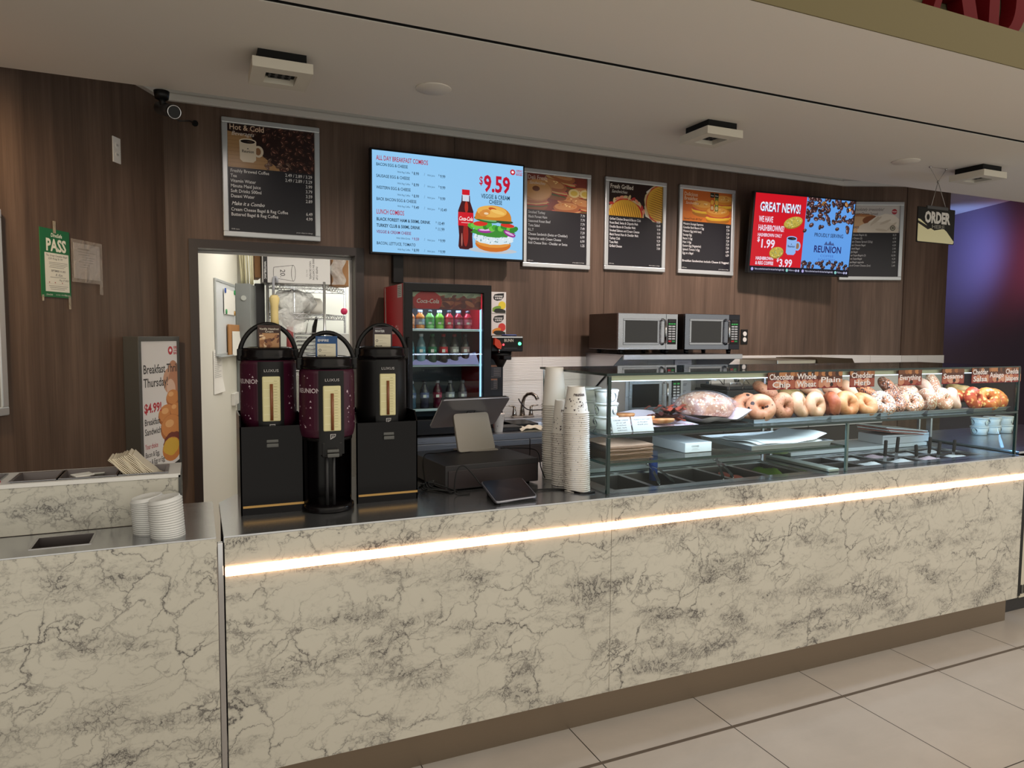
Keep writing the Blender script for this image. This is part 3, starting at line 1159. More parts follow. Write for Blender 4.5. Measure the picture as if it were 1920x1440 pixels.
def d_bfast(p, t, w, h):
    box = (0, h * .61, w, h)
    p.rect(0, h * .61, w, h, (206, 108, 46))
    p.poly([(0, h * .61), (w, h * .61), (w, h * .68), (0, h * .74)], (214, 122, 50))
    for x, y, s in ((.42, .77, .12), (.84, .86, .12), (.72, .70, .13)):
        sandwich(p, box, x * w, y * h, s, (216, 140, 56), (234, 172, 84), ((226, 180, 60), (238, 200, 70), (196, 90, 60)), random.uniform(-6, 6))
    for x, cc in ((.60, (196, 92, 40)), (.69, (120, 132, 60))):
        p.rect(w * (x - .035), h * .76, w * (x + .035), h * .985, cc)
        p.rect(w * (x - .04), h * .93, w * (x + .04), h * .99, (34, 40, 26))
        t.text('New', w * x, h * .948, 0.017, (226, 226, 210), 'c', bold=0.02)
        p.ell(w * x, h * .87, .017, .022, (232, 176, 70))
        p.ell(w * x, h * .80, .014, .018, (220, 200, 150))
    t.text('Delicious', 0.02, h * .925, 0.045, (244, 226, 196), bold=0.002, sx=0.85)
    t.text('Breakfast', 0.02, h * .872, 0.045, (244, 226, 196), bold=0.002, sx=0.85)
    t.text('Sandwiches', 0.035, h * .822, 0.034, (244, 222, 200), shear=0.3, sx=0.86)
    t.text('Served Fresh All Day!', 0.02, h * .628, 0.027, (64, 30, 18), shear=0.15, sx=0.82)
    rows = [('Western Sausage Supreme', '8.29'), ("Canadian Back Bacon n' Egg", '7.79'), ('Western Egg (with ham)', '7.29'), ('Sausage Egg', '7.29'), ("Bacon 'n Egg", '7.29'), ("Ham 'n Egg", '7.29'), ('Eastern Egg (Vegetarian)', '7.29'), ("Spinach Tomato 'n Egg", '6.99'), ('Egg on a Bagel', '6.59')]
    menu_lines(t, w, h * .562, 0.0312, rows, 0.0275, 0.72, (240, 240, 240))
    t.text('Breakfast Sandwiches include Cheese & Veggies!', w * .5, h * .10, 0.026, (240, 240, 240), 'c', bold=0.01, fit=w * .95)
    t.text('GCB menu', 0.012, h * .02, 0.011, WH)
    t.text('prices subject to change', w * .97, h * .02, 0.011, WH, 'r')


def d_spread(p, t, w, h):
    box = (0, h * .62, w, h)
    p.rect(0, h * .62, w, h, (206, 200, 194))
    p.clipell(box, .30 * w, .74 * h, .22, .10, (186, 128, 84))
    p.clipell(box, .26 * w, .70 * h, .24, .10, (216, 176, 134))
    p.clipell(box, .50 * w, .79 * h, .09, .045, (140, 84, 52))
    p.clipell(box, .70 * w, .71 * h, .17, .11, (232, 222, 206), 14, 24, .06)
    p.clipell(box, .62 * w, .66 * h, .20, .08, (222, 210, 192), 0, 24, .05)
    for k in range(5):
        p.clipell(box, .68 * w + random.uniform(-.1, .1), .72 * h + random.uniform(-.05, .05), .06, .012, (206, 192, 172), random.uniform(-30, 60), 10)
    p.ell(.90 * w, .915 * h, .026, .026, (176, 56, 66))
    t.text('FRESH', .90 * w, .907 * h, .016, (240, 230, 226), 'c', bold=.02)
    p.ell(.88 * w, .685 * h, .026, .026, (70, 66, 56))
    p.ell(.88 * w, .685 * h, .020, .020, (176, 170, 150))
    t.text('M', .88 * w, .675 * h, .024, (60, 58, 50), 'c', bold=.02)
    t.text('Absolutely irresistible!', w * .70, h * .925, 0.042, (70, 54, 48), 'r', shear=0.3, sx=0.78)
    t.text('Cream Cheese Spread', w * .60, h * .868, 0.036, (84, 66, 58), 'r', sx=0.72)
    t.text('SPREADS', w * .27, h * .68, 0.03, (60, 60, 90), 'r', bold=.02, sx=.7)
    rows = [('One Dozen Bagels (6)', '8.29'), ('Baker Dozen (3)', '4.99'), ('Cream Cheese Spread (225g)', '6.99'), ('Cream Cheese Bagel', '4.59'), ('Toasted Bagel', '2.99'), ('Single Bagel', '1.99'), ('Baker SuperBagels (3)', '10.99'), ('Giant SuperBagel', '4.29'), ('SuperBagel upgrade', '2.49'), ('Tub of Cream Cheese (2oz)', '2.49')]
    y = h * .575
    for a, q in rows:
        t.text(a, 0.05, y, 0.026, (196, 196, 196), sx=0.74)
        t.text(q, w * .95, y, 0.026, (196, 196, 196), 'r', sx=0.74)
        y -= 0.0325


board('silver framed board headed Hot & Cold Beverages with a coffee mug picture, above the doorway', (0.176, 5.05, 2.225), 0, 0.618, 0.763, d_bev)
board('silver framed board headed Deli Fresh Sandwiches, touching the large menu screen', (2.318, 5.05, 2.126), 0, 0.602, 0.754, d_deli)
board('silver framed board headed Fresh Grilled Sandwiches with two grilled paninis', (3.053, 5.05, 2.137), 0, 0.600, 0.747, d_grill)
board('silver framed board with orange picture headed Delicious Breakfast Sandwiches', (3.787, 5.05, 2.137), 0, 0.603, 0.750, d_bfast)
AD = V((0.909, -0.417, 0))
board('silver framed cream cheese spread board half hidden behind the red and blue screen', (5.705 - 0.012 * 0.909 + 0.002, 5.05 + 0.012 * 0.417 - 0.004, 2.150), math.atan2(-0.417, 0.909), 0.600, 0.747, d_spread)


# ------------------------------------------------------------------ menu screens
def screen(name, label, mtx, W, H, draw, bez=0.014):
    """origin: screen centre, x right, y into the wall, z up"""
    t = thing('menu_screen', label, 'screen', (0, 0, 0), 0, 'digital menu screens')
    t.matrix_world = mtx
    ROOT[t.name] = mtx
    b = MB().box(-W / 2 - bez, W / 2 + bez, 0.002, 0.045, -H / 2 - bez, H / 2 + bez, 0.004)
    obj('housing', b, 'black', t, True)
    c = Canvas((-W / 2, 0.0005, -H / 2), eps=2e-5, base=0.0)
    draw(c, W, H)
    c.done('display', 'screen', t, local=True)
    return t


def d_tv1(c, w, h):
    BG = (146, 202, 244)
    c.rect(0, 0, w, h, BG)
    INK, RED = (22, 52, 74), (176, 28, 58)

    def T(s, x, y, size, col=INK, al='l', **k):
        k.setdefault('sx', .74)
        k.setdefault('bold', .012)
        c.text(s, x * w, (1 - y) * h, size * h, col, al, **k)
    T('ALL DAY BREAKFAST COMBOS', .025, .095, .066, RED, fit=.325 * w)
    y = .15
    for nm, a, b_ in (('BACON EGG & CHEESE', '8.99', '9.99'), ('SAUSAGE EGG & CHEESE', '8.99', '9.99'), ('WESTERN EGG & CHEESE', '8.99', '9.99'), ('BACK BACON EGG & CHEESE', '9.49', '10.49')):
        T(nm, .025, y, .042)
        T('With Reg Coffee', .235, y + .052, .026, al='r', bold=0)
        T('$', .247, y + .042, .024)
        T(a, .258, y + .058, .044)
        T('/', .325, y + .055, .04, bold=0)
        T('With Juice', .345, y + .055, .026, bold=0)
        T('$', .418, y + .042, .024)
        T(b_, .429, y + .060, .044)
        y += .113
    T('LUNCH COMBOS', .025, .622, .066, RED, fit=.172 * w)
    T('BLACK FOREST HAM & 500ML DRINK', .025, .688, .044, fit=.34 * w, bold=.025)
    T('$', .40, .672, .024)
    T('10.49', .412, .69, .046)
    T('TURKEY CLUB & 500ML DRINK', .025, .75, .044, fit=.275 * w, bold=.025)
    T('$', .40, .732, .024)
    T('11.99', .412, .75, .046)
    for nm, yy, a, b_, cc in (('VEGGIE & CREAM CHEESE', .812, '9.59', '9.99', (130, 34, 90)), ('BACON, LETTUCE, TOMATO', .925, '8.99', '9.99', INK)):
        T(nm, .025, yy, .042, cc)
        T('With 500ml Drink' if a == '9.59' else 'With Reg Coffee', .235, yy + .048, .026, al='r', bold=0)
        T('$', .247, yy + .04, .024, cc)
        T(a, .258, yy + .054, .044, cc)
        T('/', .325, yy + .05, .04, bold=0)
        T('With Juice', .345, yy + .05, .026, bold=0)
        T('$', .418, yy + .04, .024)
        T(b_, .429, yy + .054, .044)
    T('$', .69, .235, .12, (190, 22, 52), fit=.026 * w)
    T('9.59', .722, .30, .235, (190, 22, 52), fit=.185 * w, bold=.03)
    T('VEGGIE & CREAM', .805, .375, .062, al='c', fit=.20 * w)
    T('CHEESE', .805, .43, .062, al='c', fit=.093 * w)
    leaf_logo(c, .925 * w, .925 * h, .030 * h)
    # cola bottle
    X, B = .60 * w, .075 * h
    sil = [(.0, 0), (.036, .004), (.044, .03), (.040, .14), (.044, .23), (.047, .32), (.046, .40), (.036, .45), (.026, .50), (.024, .56)]
    pts = [(X + a * w * 1.12, B + q * h) for a, q in sil] + [(X - a * w * 1.12, B + q * h) for a, q in sil[::-1]]
    c.poly(pts, (66, 14, 20))
    c.rect(X - .022 * w, B + .50 * h, X + .022 * w, B + .565 * h, (206, 216, 230))
    c.ell(X, B + .16 * h, .018 * w, .13 * h, (150, 34, 26))
    c.ell(X + .004 * w, B + .44 * h, .012 * w, .06 * h, (176, 44, 28))
    c.rect(X - .0515 * w, B + .245 * h, X + .0515 * w, B + .385 * h, (206, 18, 36))
    c.text('Coca-Cola', X, B + .30 * h, .058 * h, (250, 240, 240), 'c', bold=.02, shear=.2, fit=.094 * w)
    c.rect(X - .03 * w, B + .275 * h, X + .03 * w, B + .281 * h, (240, 200, 200))
    c.rect(X - .026 * w, B + .565 * h, X + .026 * w, B + .62 * h, (206, 18, 36))
    c.ell(X - .026 * w, B + .10 * h, .004 * w, .07 * h, (190, 120, 110))
    # sandwich
    X, Y = .79 * w, .30 * h
    c.ell(X, .08 * h, .17 * w, .03 * h, (190, 198, 206))
    c.ell(X, Y - .155 * h, .125 * w, .08 * h, (206, 112, 34))
    c.ell(X, Y - .13 * h, .125 * w, .06 * h, (226, 150, 62))
    c.ell(X + .005 * w, Y - .09 * h, .142 * w, .068 * h, (216, 232, 240), wob=.06, n=40)
    for k in range(60):
        c.ell(X + random.uniform(-.12, .12) * w, Y - .09 * h + random.uniform(-.05, .05) * h, .006 * w, .005 * h, random.choice(((150, 186, 206), (246, 250, 255), (110, 150, 150))), random.uniform(0, 90), 7)
    c.ell(X, Y - .03 * h, .15 * w, .05 * h, (60, 140, 50), wob=.1, n=34)
    c.ell(X + .115 * w, Y - .03 * h, .045 * w, .03 * h, (150, 40, 140), -20)
    c.ell(X + .115 * w, Y - .03 * h, .035 * w, .012 * h, (220, 170, 220), -20)
    c.ell(X - .05 * w, Y - .01 * h, .06 * w, .03 * h, (156, 44, 146), 4)
    c.ell(X - .05 * w, Y - .006 * h, .05 * w, .012 * h, (226, 180, 226), 4)
    for k in range(16):
        a = -.155 + .31 * k / 15
        c.ell(X + a * w, Y + .025 * h + random.uniform(-.02, .02) * h, .022 * w, .03 * h, random.choice(((74, 168, 52), (110, 196, 70), (50, 134, 44))), random.uniform(-40, 40), 12, wob=.15)
    c.ell(X - .09 * w, Y + .055 * h, .05 * w, .026 * h, (214, 50, 34), 4)
    c.ell(X + .10 * w, Y + .055 * h, .05 * w, .022 * h, (214, 50, 34), -4)
    c.ell(X - .05 * w, Y + .10 * h, .085 * w, .030 * h, (40, 110, 50), -6)
    c.ell(X - .045 * w, Y + .102 * h, .07 * w, .016 * h, (120, 180, 110), -6)
    c.ell(X + .08 * w, Y + .09 * h, .06 * w, .02 * h, (46, 84, 44))
    c.poly([(X + .128 * w * math.cos(R(a)), Y + .10 * h + .155 * h * max(0, math.sin(R(a))) ** .75) for a in range(0, 181, 12)], (206, 130, 42))
    c.ell(X - .01 * w, Y + .19 * h, .105 * w, .062 * h, (232, 176, 82))
    c.ell(X - .06 * w, Y + .17 * h, .04 * w, .035 * h, (214, 140, 62), 20, wob=.1)
    c.ell(X - .005 * w, Y + .215 * h, .03 * w, .018 * h, (196, 84, 32), -10)
    c.ell(X - .05 * w, Y + .165 * h, .016 * w, .012 * h, (238, 210, 170))
    c.ell(X + .03 * w, Y + .19 * h, .05 * w, .02 * h, (240, 196, 104), -12)


def d_tv2(c, w, h):
    c.rect(0, 0, w, h, (10, 10, 26))
    f = .075
    c.rect(0, f * h, .5 * w, h, (206, 18, 34))
    c.rect(.5 * w, f * h, w, h, (96, 158, 232))
    PK = (236, 226, 244)

    def T(s, x, y, size, col=PK, al='l', **k):
        c.text(s, x * w, (1 - y) * h, size * h, col, al, **k)
    T('GREAT NEWS!', .055, .225, .16, (40, 60, 110), fit=.395 * w, bold=.03)
    T('GREAT NEWS!', .05, .22, .16, (236, 240, 255), fit=.395 * w, bold=.025)
    T('WE HAVE', .05, .36, .105, fit=.135 * w, bold=.02)
    T('HASHBROWNS!', .05, .47, .105, fit=.25 * w, bold=.02)
    T('HASHBROWN ONLY', .05, .545, .06, fit=.235 * w, bold=.02)
    T('$', .05, .61, .08, fit=.025 * w, bold=.03)
    T('1.99', .078, .685, .15, fit=.145 * w, bold=.025)
    T('HASHBROWN', .05, .845, .06, fit=.17 * w, bold=.03)
    T('& REG COFFEE', .05, .905, .06, fit=.175 * w, bold=.03)
    T('$', .255, .855, .08, fit=.022 * w, bold=.03)
    T('3.99', .28, .92, .14, fit=.13 * w, bold=.025)

    def hash_(x, y, rx, ry, rot):
        c.ell(x * w, (1 - y) * h, rx * w, ry * h, (150, 120, 30), rot, 20)
        c.ell(x * w, (1 - y) * h + .008 * h, rx * w * .97, ry * h * .9, (190, 170, 72), rot, 20)
        for k in range(46):
            a, q = random.uniform(0, 6.28), math.sqrt(random.random()) * .85
            px, py = rx * w * q * math.cos(a), ry * h * q * math.sin(a)
            ca, sa = math.cos(R(rot)), math.sin(R(rot))
            c.ell(x * w + px * ca - py * sa, (1 - y) * h + px * sa + py * ca, .008 * w, .006 * h, random.choice(((226, 214, 130), (160, 150, 60), (120, 140, 90), (206, 180, 80))), random.uniform(0, 180), 6)
    hash_(.385, .345, .095, .075, 14)
    hash_(.245, .745, .07, .075, 10)
    mug(c, None, .385 * w, .35 * h, .135 * h * 1.25, (140, 180, 236), (30, 40, 70), (20, 24, 44), 'Reunion')
    box = (.5 * w, f * h, w, h)
    for k in range(95):
        x = random.uniform(.5, 1.0)
        y = random.uniform(.70, 1.0) if random.random() < .9 else random.uniform(.60, .72)
        c.bean(box, x * w, y * h, .034 * h * random.uniform(.8, 1.25) * 1.1, random.uniform(0, 180), (66, 40, 40), (166, 132, 130))
    for k in range(4):
        c.bean(box, random.uniform(.6, .96) * w, random.uniform(.86, .97) * h, .036 * h, random.uniform(0, 180), (190, 130, 70), (236, 196, 140))
    c.bean((0, 0, w, h), .505 * w, .565 * h, .034 * h, 30, (66, 40, 40), (166, 132, 130))
    for k in range(34):
        c.bean(box, random.uniform(.5, 1.0) * w, (f + random.uniform(.0, .10)) * h, .032 * h, random.uniform(0, 180), (66, 40, 40), (166, 132, 130))
    DK = (20, 24, 66)
    T('PROUDLY SERVING', .755, .50, .07, DK, 'c', fit=.30 * w, bold=.01)
    for k, (dx, s) in enumerate(((-.02, .05), (.02, .06), (.05, .04))):
        c.poly([((.755 + dx - s * .45) * w, (1 - .605) * h), ((.755 + dx + s * .45) * w, (1 - .605) * h), ((.755 + dx) * w, (1 - .605 + s) * h)], (60, 84, 140))
    T('REUNION', .755, .705, .125, (24, 20, 96), 'c', fit=.285 * w, bold=.02)
    T('COFFEE', .755, .765, .045, (70, 110, 190), 'c', fit=.14 * w)
    T('ROASTERS', .755, .815, .045, (70, 110, 190), 'c', fit=.18 * w)
    for x0 in (.01, .51):
        c.ell((x0 + .012) * w, .035 * h, .012 * w, .021 * h, (176, 170, 226), n=14)
        T('Visit us at the food court for the best fresh bagels daily', x0 + .035, .972, .034, (200, 200, 226), fit=.29 * w, bold=.01)
        c.ell((x0 + .352) * w, .035 * h, .012 * w, .021 * h, (140, 206, 200), n=14)
        T('Follow us', x0 + .37, .972, .034, (200, 200, 226), fit=.06 * w)
        c.ell((x0 + .444) * w, .035 * h, .009 * w, .016 * h, (190, 190, 226), n=12)
        c.ell((x0 + .468) * w, .035 * h, .009 * w, .016 * h, (190, 190, 226), n=12)


s1 = screen('menu_screen', 'large pale blue menu screen of breakfast and lunch combos with cola bottle and sandwich', Matrix.Translation((1.690, 4.90, 2.508)), 1.136, 0.690, d_tv1)
b = MB().box(-0.25, 0.25, 0.045, 0.15, -0.18, 0.18)
obj('wall_mount', b, 'black', s1, True)
b = MB().box(-0.40, -0.325, 0.09, 0.15, -0.545, -0.345, 0.004)
obj('media_box', b, 'black', s1, True)
s2 = screen('menu_screen', 'red and blue screen reading Great News hashbrowns and Proudly Serving coffee', Matrix.Translation((4.99, 4.815, 2.503)) @ Matrix.Rotation(R(-3.5), 4, 'Z') @ Matrix.Rotation(R(5), 4, 'X'), 1.115, 0.672, d_tv2)
b = MB().box(-0.22, 0.22, 0.045, 0.19, -0.18, 0.18)
obj('wall_mount', b, 'black', s2, True)


# ------------------------------------------------------------------ things on the left wall
def wallmtx(t, z, off=0.0):
    p = lw(t, off, z)
    return Matrix.Translation(p) @ Matrix.Rotation(math.atan2(LW.y, LW.x), 4, 'Z')


def wthing(name, label, cat, t, z, group=None):
    """local x along the wall towards the corner, y into the wall, z up"""
    o = thing(name, label, cat, (0, 0, 0), 0, group)
    o.matrix_world = wallmtx(t, z)
    ROOT[o.name] = wallmtx(t, z)
    return o


t = wthing('outlet_plate', 'cream double outlet plate high on the left wood wall', 'outlet', 0.522, 2.546)
b = MB().box(0, 0.07, -0.007, 0, 0, 0.142, 0.003)
obj('plate', b, 'white', t, True)
for z in (0.045, 0.097):
    b = MB()
    b.cyl((0.035, -0.007, z), (0.035, -0.010, z), 0.016, n=20)
    b.mi = 1
    for x in (0.030, 0.040):
        b.box(x - 0.0012, x + 0.0012, -0.0106, -0.0098, z - 0.005, z + 0.006)
    obj('socket', b, ['white', 'void'], t, True)

t = wthing('food_safety_pass', 'green PASS inspection certificate taped to the left wood wall', 'certificate', 1.105, 1.767)
b = MB().box(0, 0.205, -0.004, -0.001, 0, 0.334)
obj('sheet', b, mat('green card', (34, 110, 66), 0.5), t, True)
c = Canvas((0, -0.004, 0))
c.rect(0.001, 0.001, .204, .333, (34, 110, 66))
c.rect(0.026, 0.028, 0.194, 0.217, (232, 232, 222))
c.text('DineSafe', 0.112, 0.296, 0.026, (236, 240, 226), 'c', bold=.02, shear=.15, sx=.85)
c.text('PASS', 0.108, 0.228, 0.082, (240, 240, 226), 'c', bold=.035, fit=0.142)
c.text('The Great Canadian Bagel', 0.034, 0.200, 0.014, (30, 30, 30), shear=.2, fit=.150)
c.text('220 King St W', 0.05, 0.185, 0.014, (30, 30, 30), shear=.2, fit=.10)
for k, (x0, x1, y) in enumerate(((.055, .185, .170), (.055, .185, .162), (.06, .17, .154), (.055, .16, .146), (.06, .17, .098), (.05, .185, .055), (.055, .175, .047), (.06, .16, .039))):
    c.rect(x0, y, x1, y + .0018, (90, 90, 90))
c.text('SEPTEMBER 14, 2022', 0.118, 0.126, 0.013, (40, 40, 40), 'c', bold=.01, fit=.10)
c.text('R. Kim', 0.12, 0.105, 0.018, (60, 60, 70), 'c', shear=.4)
c.rect(.035, .066, .188, .0665, (120, 120, 120))
c.text('May 27 2023', .188, .082, .013, (40, 40, 40), 'r', shear=.2)
for x in (.05, .09, .14):
    c.rect(x, .070, x + .006, .076, (170, 100, 90))
c.text('DineSafe', .03, .009, .012, (226, 230, 220), shear=.15)
c.text('ACCESS  GRANTED', .095, .010, .009, (206, 216, 206))
c.text('Toronto', .198, .009, .012, (226, 230, 220), 'r')
c.done('lettering', 'print', t, local=True)
for q_ in ((0.09, 0.108, 0.315, 0.375), (0.185, 0.200, -0.055, 0.01), (0.0, 0.012, -0.02, 0.01)):
    b = MB().box(q_[0], q_[1], -0.0058, -0.0048, q_[2], q_[3])
    obj('tape', b, 'tape', t, True)

t = wthing('paper_notice', 'white typed notice in a taped plastic sleeve on the left wall', 'notice', 0.872, 1.874)
b = MB().box(0.0, 0.205, -0.006, -0.003, 0.0, 0.182)
obj('sheet', b, mat('greyish paper', (190, 188, 190), 0.6), t, True)
c = Canvas((0, -0.006, 0))
c.rect(0.001, 0.001, .204, .181, (190, 188, 190))
c.rect(.03, .150, .12, .157, (80, 80, 90))
for k, (x0, x1) in enumerate(((.03, .17), (.035, .12), (.06, .16), (.065, .15), (.035, .15), (.07, .12), (.04, .10))):
    c.rect(x0, .137 - k * .013, x1, .140 - k * .013, (120, 120, 128))
c.rect(.176, .03, .179, .16, (140, 140, 146))
c.done('lettering', 'print', t, local=True)
b = MB().box(-0.022, 0.222, -0.0085, -0.0075, -0.02, 0.20)
b.box(0.195, 0.222, -0.0085, -0.0075, -0.075, -0.02)
obj('plastic_sleeve', b, film_mat('sleeve film', (200, 190, 180), 0.27), t, True)

t = wthing('wall_poster', 'silver framed poster cut by the left picture edge', 'poster', 1.98, 1.22)
b = MB()
frame_of(b, 0, 0.62, 0, 0.92, -0.026, 0, 0.04)
obj('frame', b, 'frame_silver', t, True)
b = MB().box(0.03, 0.59, -0.012, -0.001, 0.03, 0.89)
s = obj('sheet', b, mat('poster black', (36, 32, 32), 0.35), t, True)
c = Canvas((0.04, -0.012, 0.04))
c.rect(0, 0, .54, .84, (36, 32, 32))
for k in range(40):
    c.bean((0, .2, .54, .6), random.uniform(0, .54), random.uniform(.2, .6), .03, random.uniform(0, 180), (120, 60, 40), (190, 120, 90))
c.done('picture', 'poster', s, local=True)

# framed breakfast poster, a deep frame on the left wall
t = wthing('breakfast_poster', 'dark framed Breakfast Thrill Thursday poster on the left wall by the doorway', 'poster', 0.480, 0.70)
W, H, D = 0.436, 0.873, 0.095
b = MB()
frame_of(b, 0, W, 0, H, -D, 0, 0.028, 0.003)
obj('frame', b, 'frame_dark', t, True)
b = MB().box(0.02, W - 0.02, -D + 0.004, -0.001, 0.02, H - 0.02)
s = obj('sheet', b, mat('poster white', (232, 230, 228), 0.35), t, True)
w_, h_ = W - 0.05, H - 0.05
c = Canvas((0.025, -D + 0.004, 0.025), base=0.0002)
box = (0, 0, w_, h_)
c.rect(-.004, -.004, w_ + .004, h_ + .004, (232, 230, 228))
for x, y, rx, ry, cc, rt_ in ((.88, .76, .05, .075, (196, 140, 108), 10), (.76, .70, .06, .08, (206, 158, 128), 0), (.90, .68, .06, .09, (190, 132, 100), 0), (.80, .64, .04, .06, (226, 190, 166), 20)):
    c.clipell(box, x * w_, y * h_, rx * 1.2, ry, cc, rt_)
for x, y, s_ in ((.84, .56, .075), (.66, .44, .095), (.92, .46, .07), (.78, .34, .12)):
    c.clipell(box, x * w_, y * h_, s_, s_ * .72, (180, 104, 48))
    c.clipell(box, x * w_, y * h_ + .012, s_ * .92, s_ * .6, (214, 140, 76))
    c.clipell(box, x * w_ - .02, y * h_ + .03, s_ * .4, s_ * .2, (236, 178, 116))
c.clipell(box, .80 * w_, .245 * h_, .10, .05, (120, 50, 40), 8, wob=.08)
c.clipell(box, .78 * w_, .18 * h_, .105, .075, (206, 128, 60))
c.clipell(box, .76 * w_, .20 * h_, .09, .055, (218, 176, 60), 0, 24, .08)
c.poly([(0.28 * w_, 0), (w_, 0), (w_, .085 * h_)], (38, 38, 36))
c.ell(.94 * w_, .035 * h_, .018, .022, (200, 200, 196))
c.ell(.94 * w_, .035 * h_, .010, .013, (60, 60, 56))
c.text('Breakfast Thrill', .045 * w_, .765 * h_, .074, (44, 42, 44), bold=.012, fit=.97 * w_)
c.text('Thursday!', .045 * w_, .668 * h_, .074, (44, 42, 44), bold=.012, fit=.66 * w_)
c.text('$4.99!', .045 * w_, .485 * h_, .076, (190, 34, 52), bold=.03, fit=.46 * w_)
c.text('Breakfast', .045 * w_, .395 * h_, .054, (34, 34, 34), bold=.01, fit=.42 * w_)
c.text('Sandwich', .045 * w_, .325 * h_, .054, (34, 34, 34), bold=.01, fit=.44 * w_)
c.text('Your choice', .045 * w_, .225 * h_, .044, (190, 34, 52), bold=.006, fit=.34 * w_)
c.text('Bacon & Egg,', .045 * w_, .165 * h_, .044, (34, 34, 34), bold=.006, fit=.38 * w_)
c.text('Ham & Egg or Egg', .045 * w_, .11 * h_, .044, (34, 34, 34), bold=.006, fit=.52 * w_)
c.text('with cheese on any bagel, Thursdays only', .045 * w_, .08 * h_, .012, (90, 90, 90), fit=.5 * w_)
c.text('greatcanadianbagel', .60 * w_, .012 * h_, .018, (180, 180, 176), rot=7)
leaf_logo(c, .80 * w_, .925 * h_, .026)
c.done('lettering', 'poster', s, local=True)


# ------------------------------------------------------------------ hanging order sign
t = thing('hanging_sign', 'black and cream ORDER HERE sign hung on chains from the ceiling', 'sign', (4.57, 3.27, 2.74))
o_ = V((4.385, 3.27, 2.235))
SW, SH = 0.375, 0.235
b = MB().box(o_.x, o_.x + SW, 3.264, 3.272, o_.z, o_.z + SH, 0.004)
pn = obj('panel', b, mat('sign black', (18, 16, 15), 0.4, spec=0.12), t)
c = Canvas((o_.x, 3.264, o_.z))
c.rect(.005, .005, SW - .005, SH - .005, (22, 20, 18))
c.poly([(.012, .006), (SW - .012, .004), (SW - .004, .02), (SW * .78, .085), (SW * .70, .10), (SW * .45, .085), (SW * .30, .105), (SW * .08, .15), (.006, .155), (.006, .012)], (206, 200, 160))
c.poly([(.006, .125), (SW * .28, .088), (SW * .36, .098), (SW * .30, .108), (.006, .142)], (34, 30, 28))
c.text('ORDER', SW * .53, .136, .100, (196, 192, 186), 'c', bold=.05, fit=.255)
c.text('HERE', SW * .55, .098, .036, (120, 116, 108), 'c', bold=.02, fit=.13)
c.done('lettering', print_mat('sign ink', 0.5, 0.12), pn)
b = MB()
b.tube([(o_.x + .13, 3.268, o_.z + SH - .005), (4.575, 3.268, 2.645)], 0.0022, 6)
b.tube([(o_.x + .29, 3.268, o_.z + SH - .012), (4.575, 3.268, 2.645)], 0.0022, 6)
b.tube([(4.575, 3.268, 2.645), (4.497, 3.277, 2.738)], 0.0016, 6)
b.tube([(4.575, 3.268, 2.645), (4.655, 3.268, 2.738)], 0.0016, 6)
b.tube([(4.497, 3.277, 2.736), (4.655, 3.268, 2.736)], 0.0008, 6)
b.ball((4.575, 3.268, 2.645), 0.008)
obj('chain', b, mat('dull chain', (150, 146, 140), 0.4, 0.7), t)
for x in (4.497, 4.655):
    b = MB().cyl((x, 3.272, 2.74), (x, 3.272, 2.73), 0.008)
    obj('hook', b, 'chrome', t)
b = MB().box(o_.x + .09, o_.x + .30, 3.262, 3.274, o_.z + SH - .010, o_.z + SH + .012, .003)
obj('clip', b, 'charcoal', t)

# ------------------------------------------------------------------ main counter
ZC = 0.950
t = thing('service_counter', 'long marble fronted counter with a glowing strip and steel top', 'counter', (2.1, 2.42, 0))
for x0, x1 in ((0.068, 1.5105), (1.5125, 4.185)):
    b = MB().box(x0, x1, 2.400, 2.42, 0.145, 0.944)
    obj('front_panel', b, 'marble', t)
b = MB().box(0.068, 4.187, 2.392, 2.402, 0.821, 0.852, .004)
obj('light_strip', b, 'led_warm', t)
b = MB().box(0.07, 3.62, 2.445, 2.46, 0.0, 0.15)
obj('kick_plate', b, 'kick', t)
b = MB().box(3.623, 4.165, 2.447, 2.46, 0.0, 0.15)
obj('kick_plate', b, 'kick', t)
b = MB()
b.box(0.072, 1.52, 2.42, 3.0, 0.15, 0.93)
b.box(1.52, 4.185, 2.46, 3.12, 0.15, 0.78)
b.box(1.52, 4.185, 3.10, 3.12, 0.78, 0.93)
b.box(4.165, 4.185, 2.42, 3.12, 0.15, 0.93)
obj('cabinet', b, 'black_matte', t)
b = MB()
b.prism([(0.066, 2.404), (1.56, 2.404), (1.56, 3.22), (0.24, 3.22), (0.066, 2.90)], 0.930, ZC, 'XY')
W1 = (1.60, 2.70, 2.52, 2.84)
W2 = (2.90, 4.02, 2.52, 2.84)
b.box(1.56, 4.185, 2.404, 2.52, 0.93, ZC)
b.box(1.56, 4.185, 2.84, 3.22, 0.93, ZC)
for x0, x1 in ((1.56, 1.60), (2.70, 2.90), (4.02, 4.185)):
    b.box(x0, x1, 2.52, 2.84, 0.93, ZC)
obj('worktop', b, 'steel_top', t)

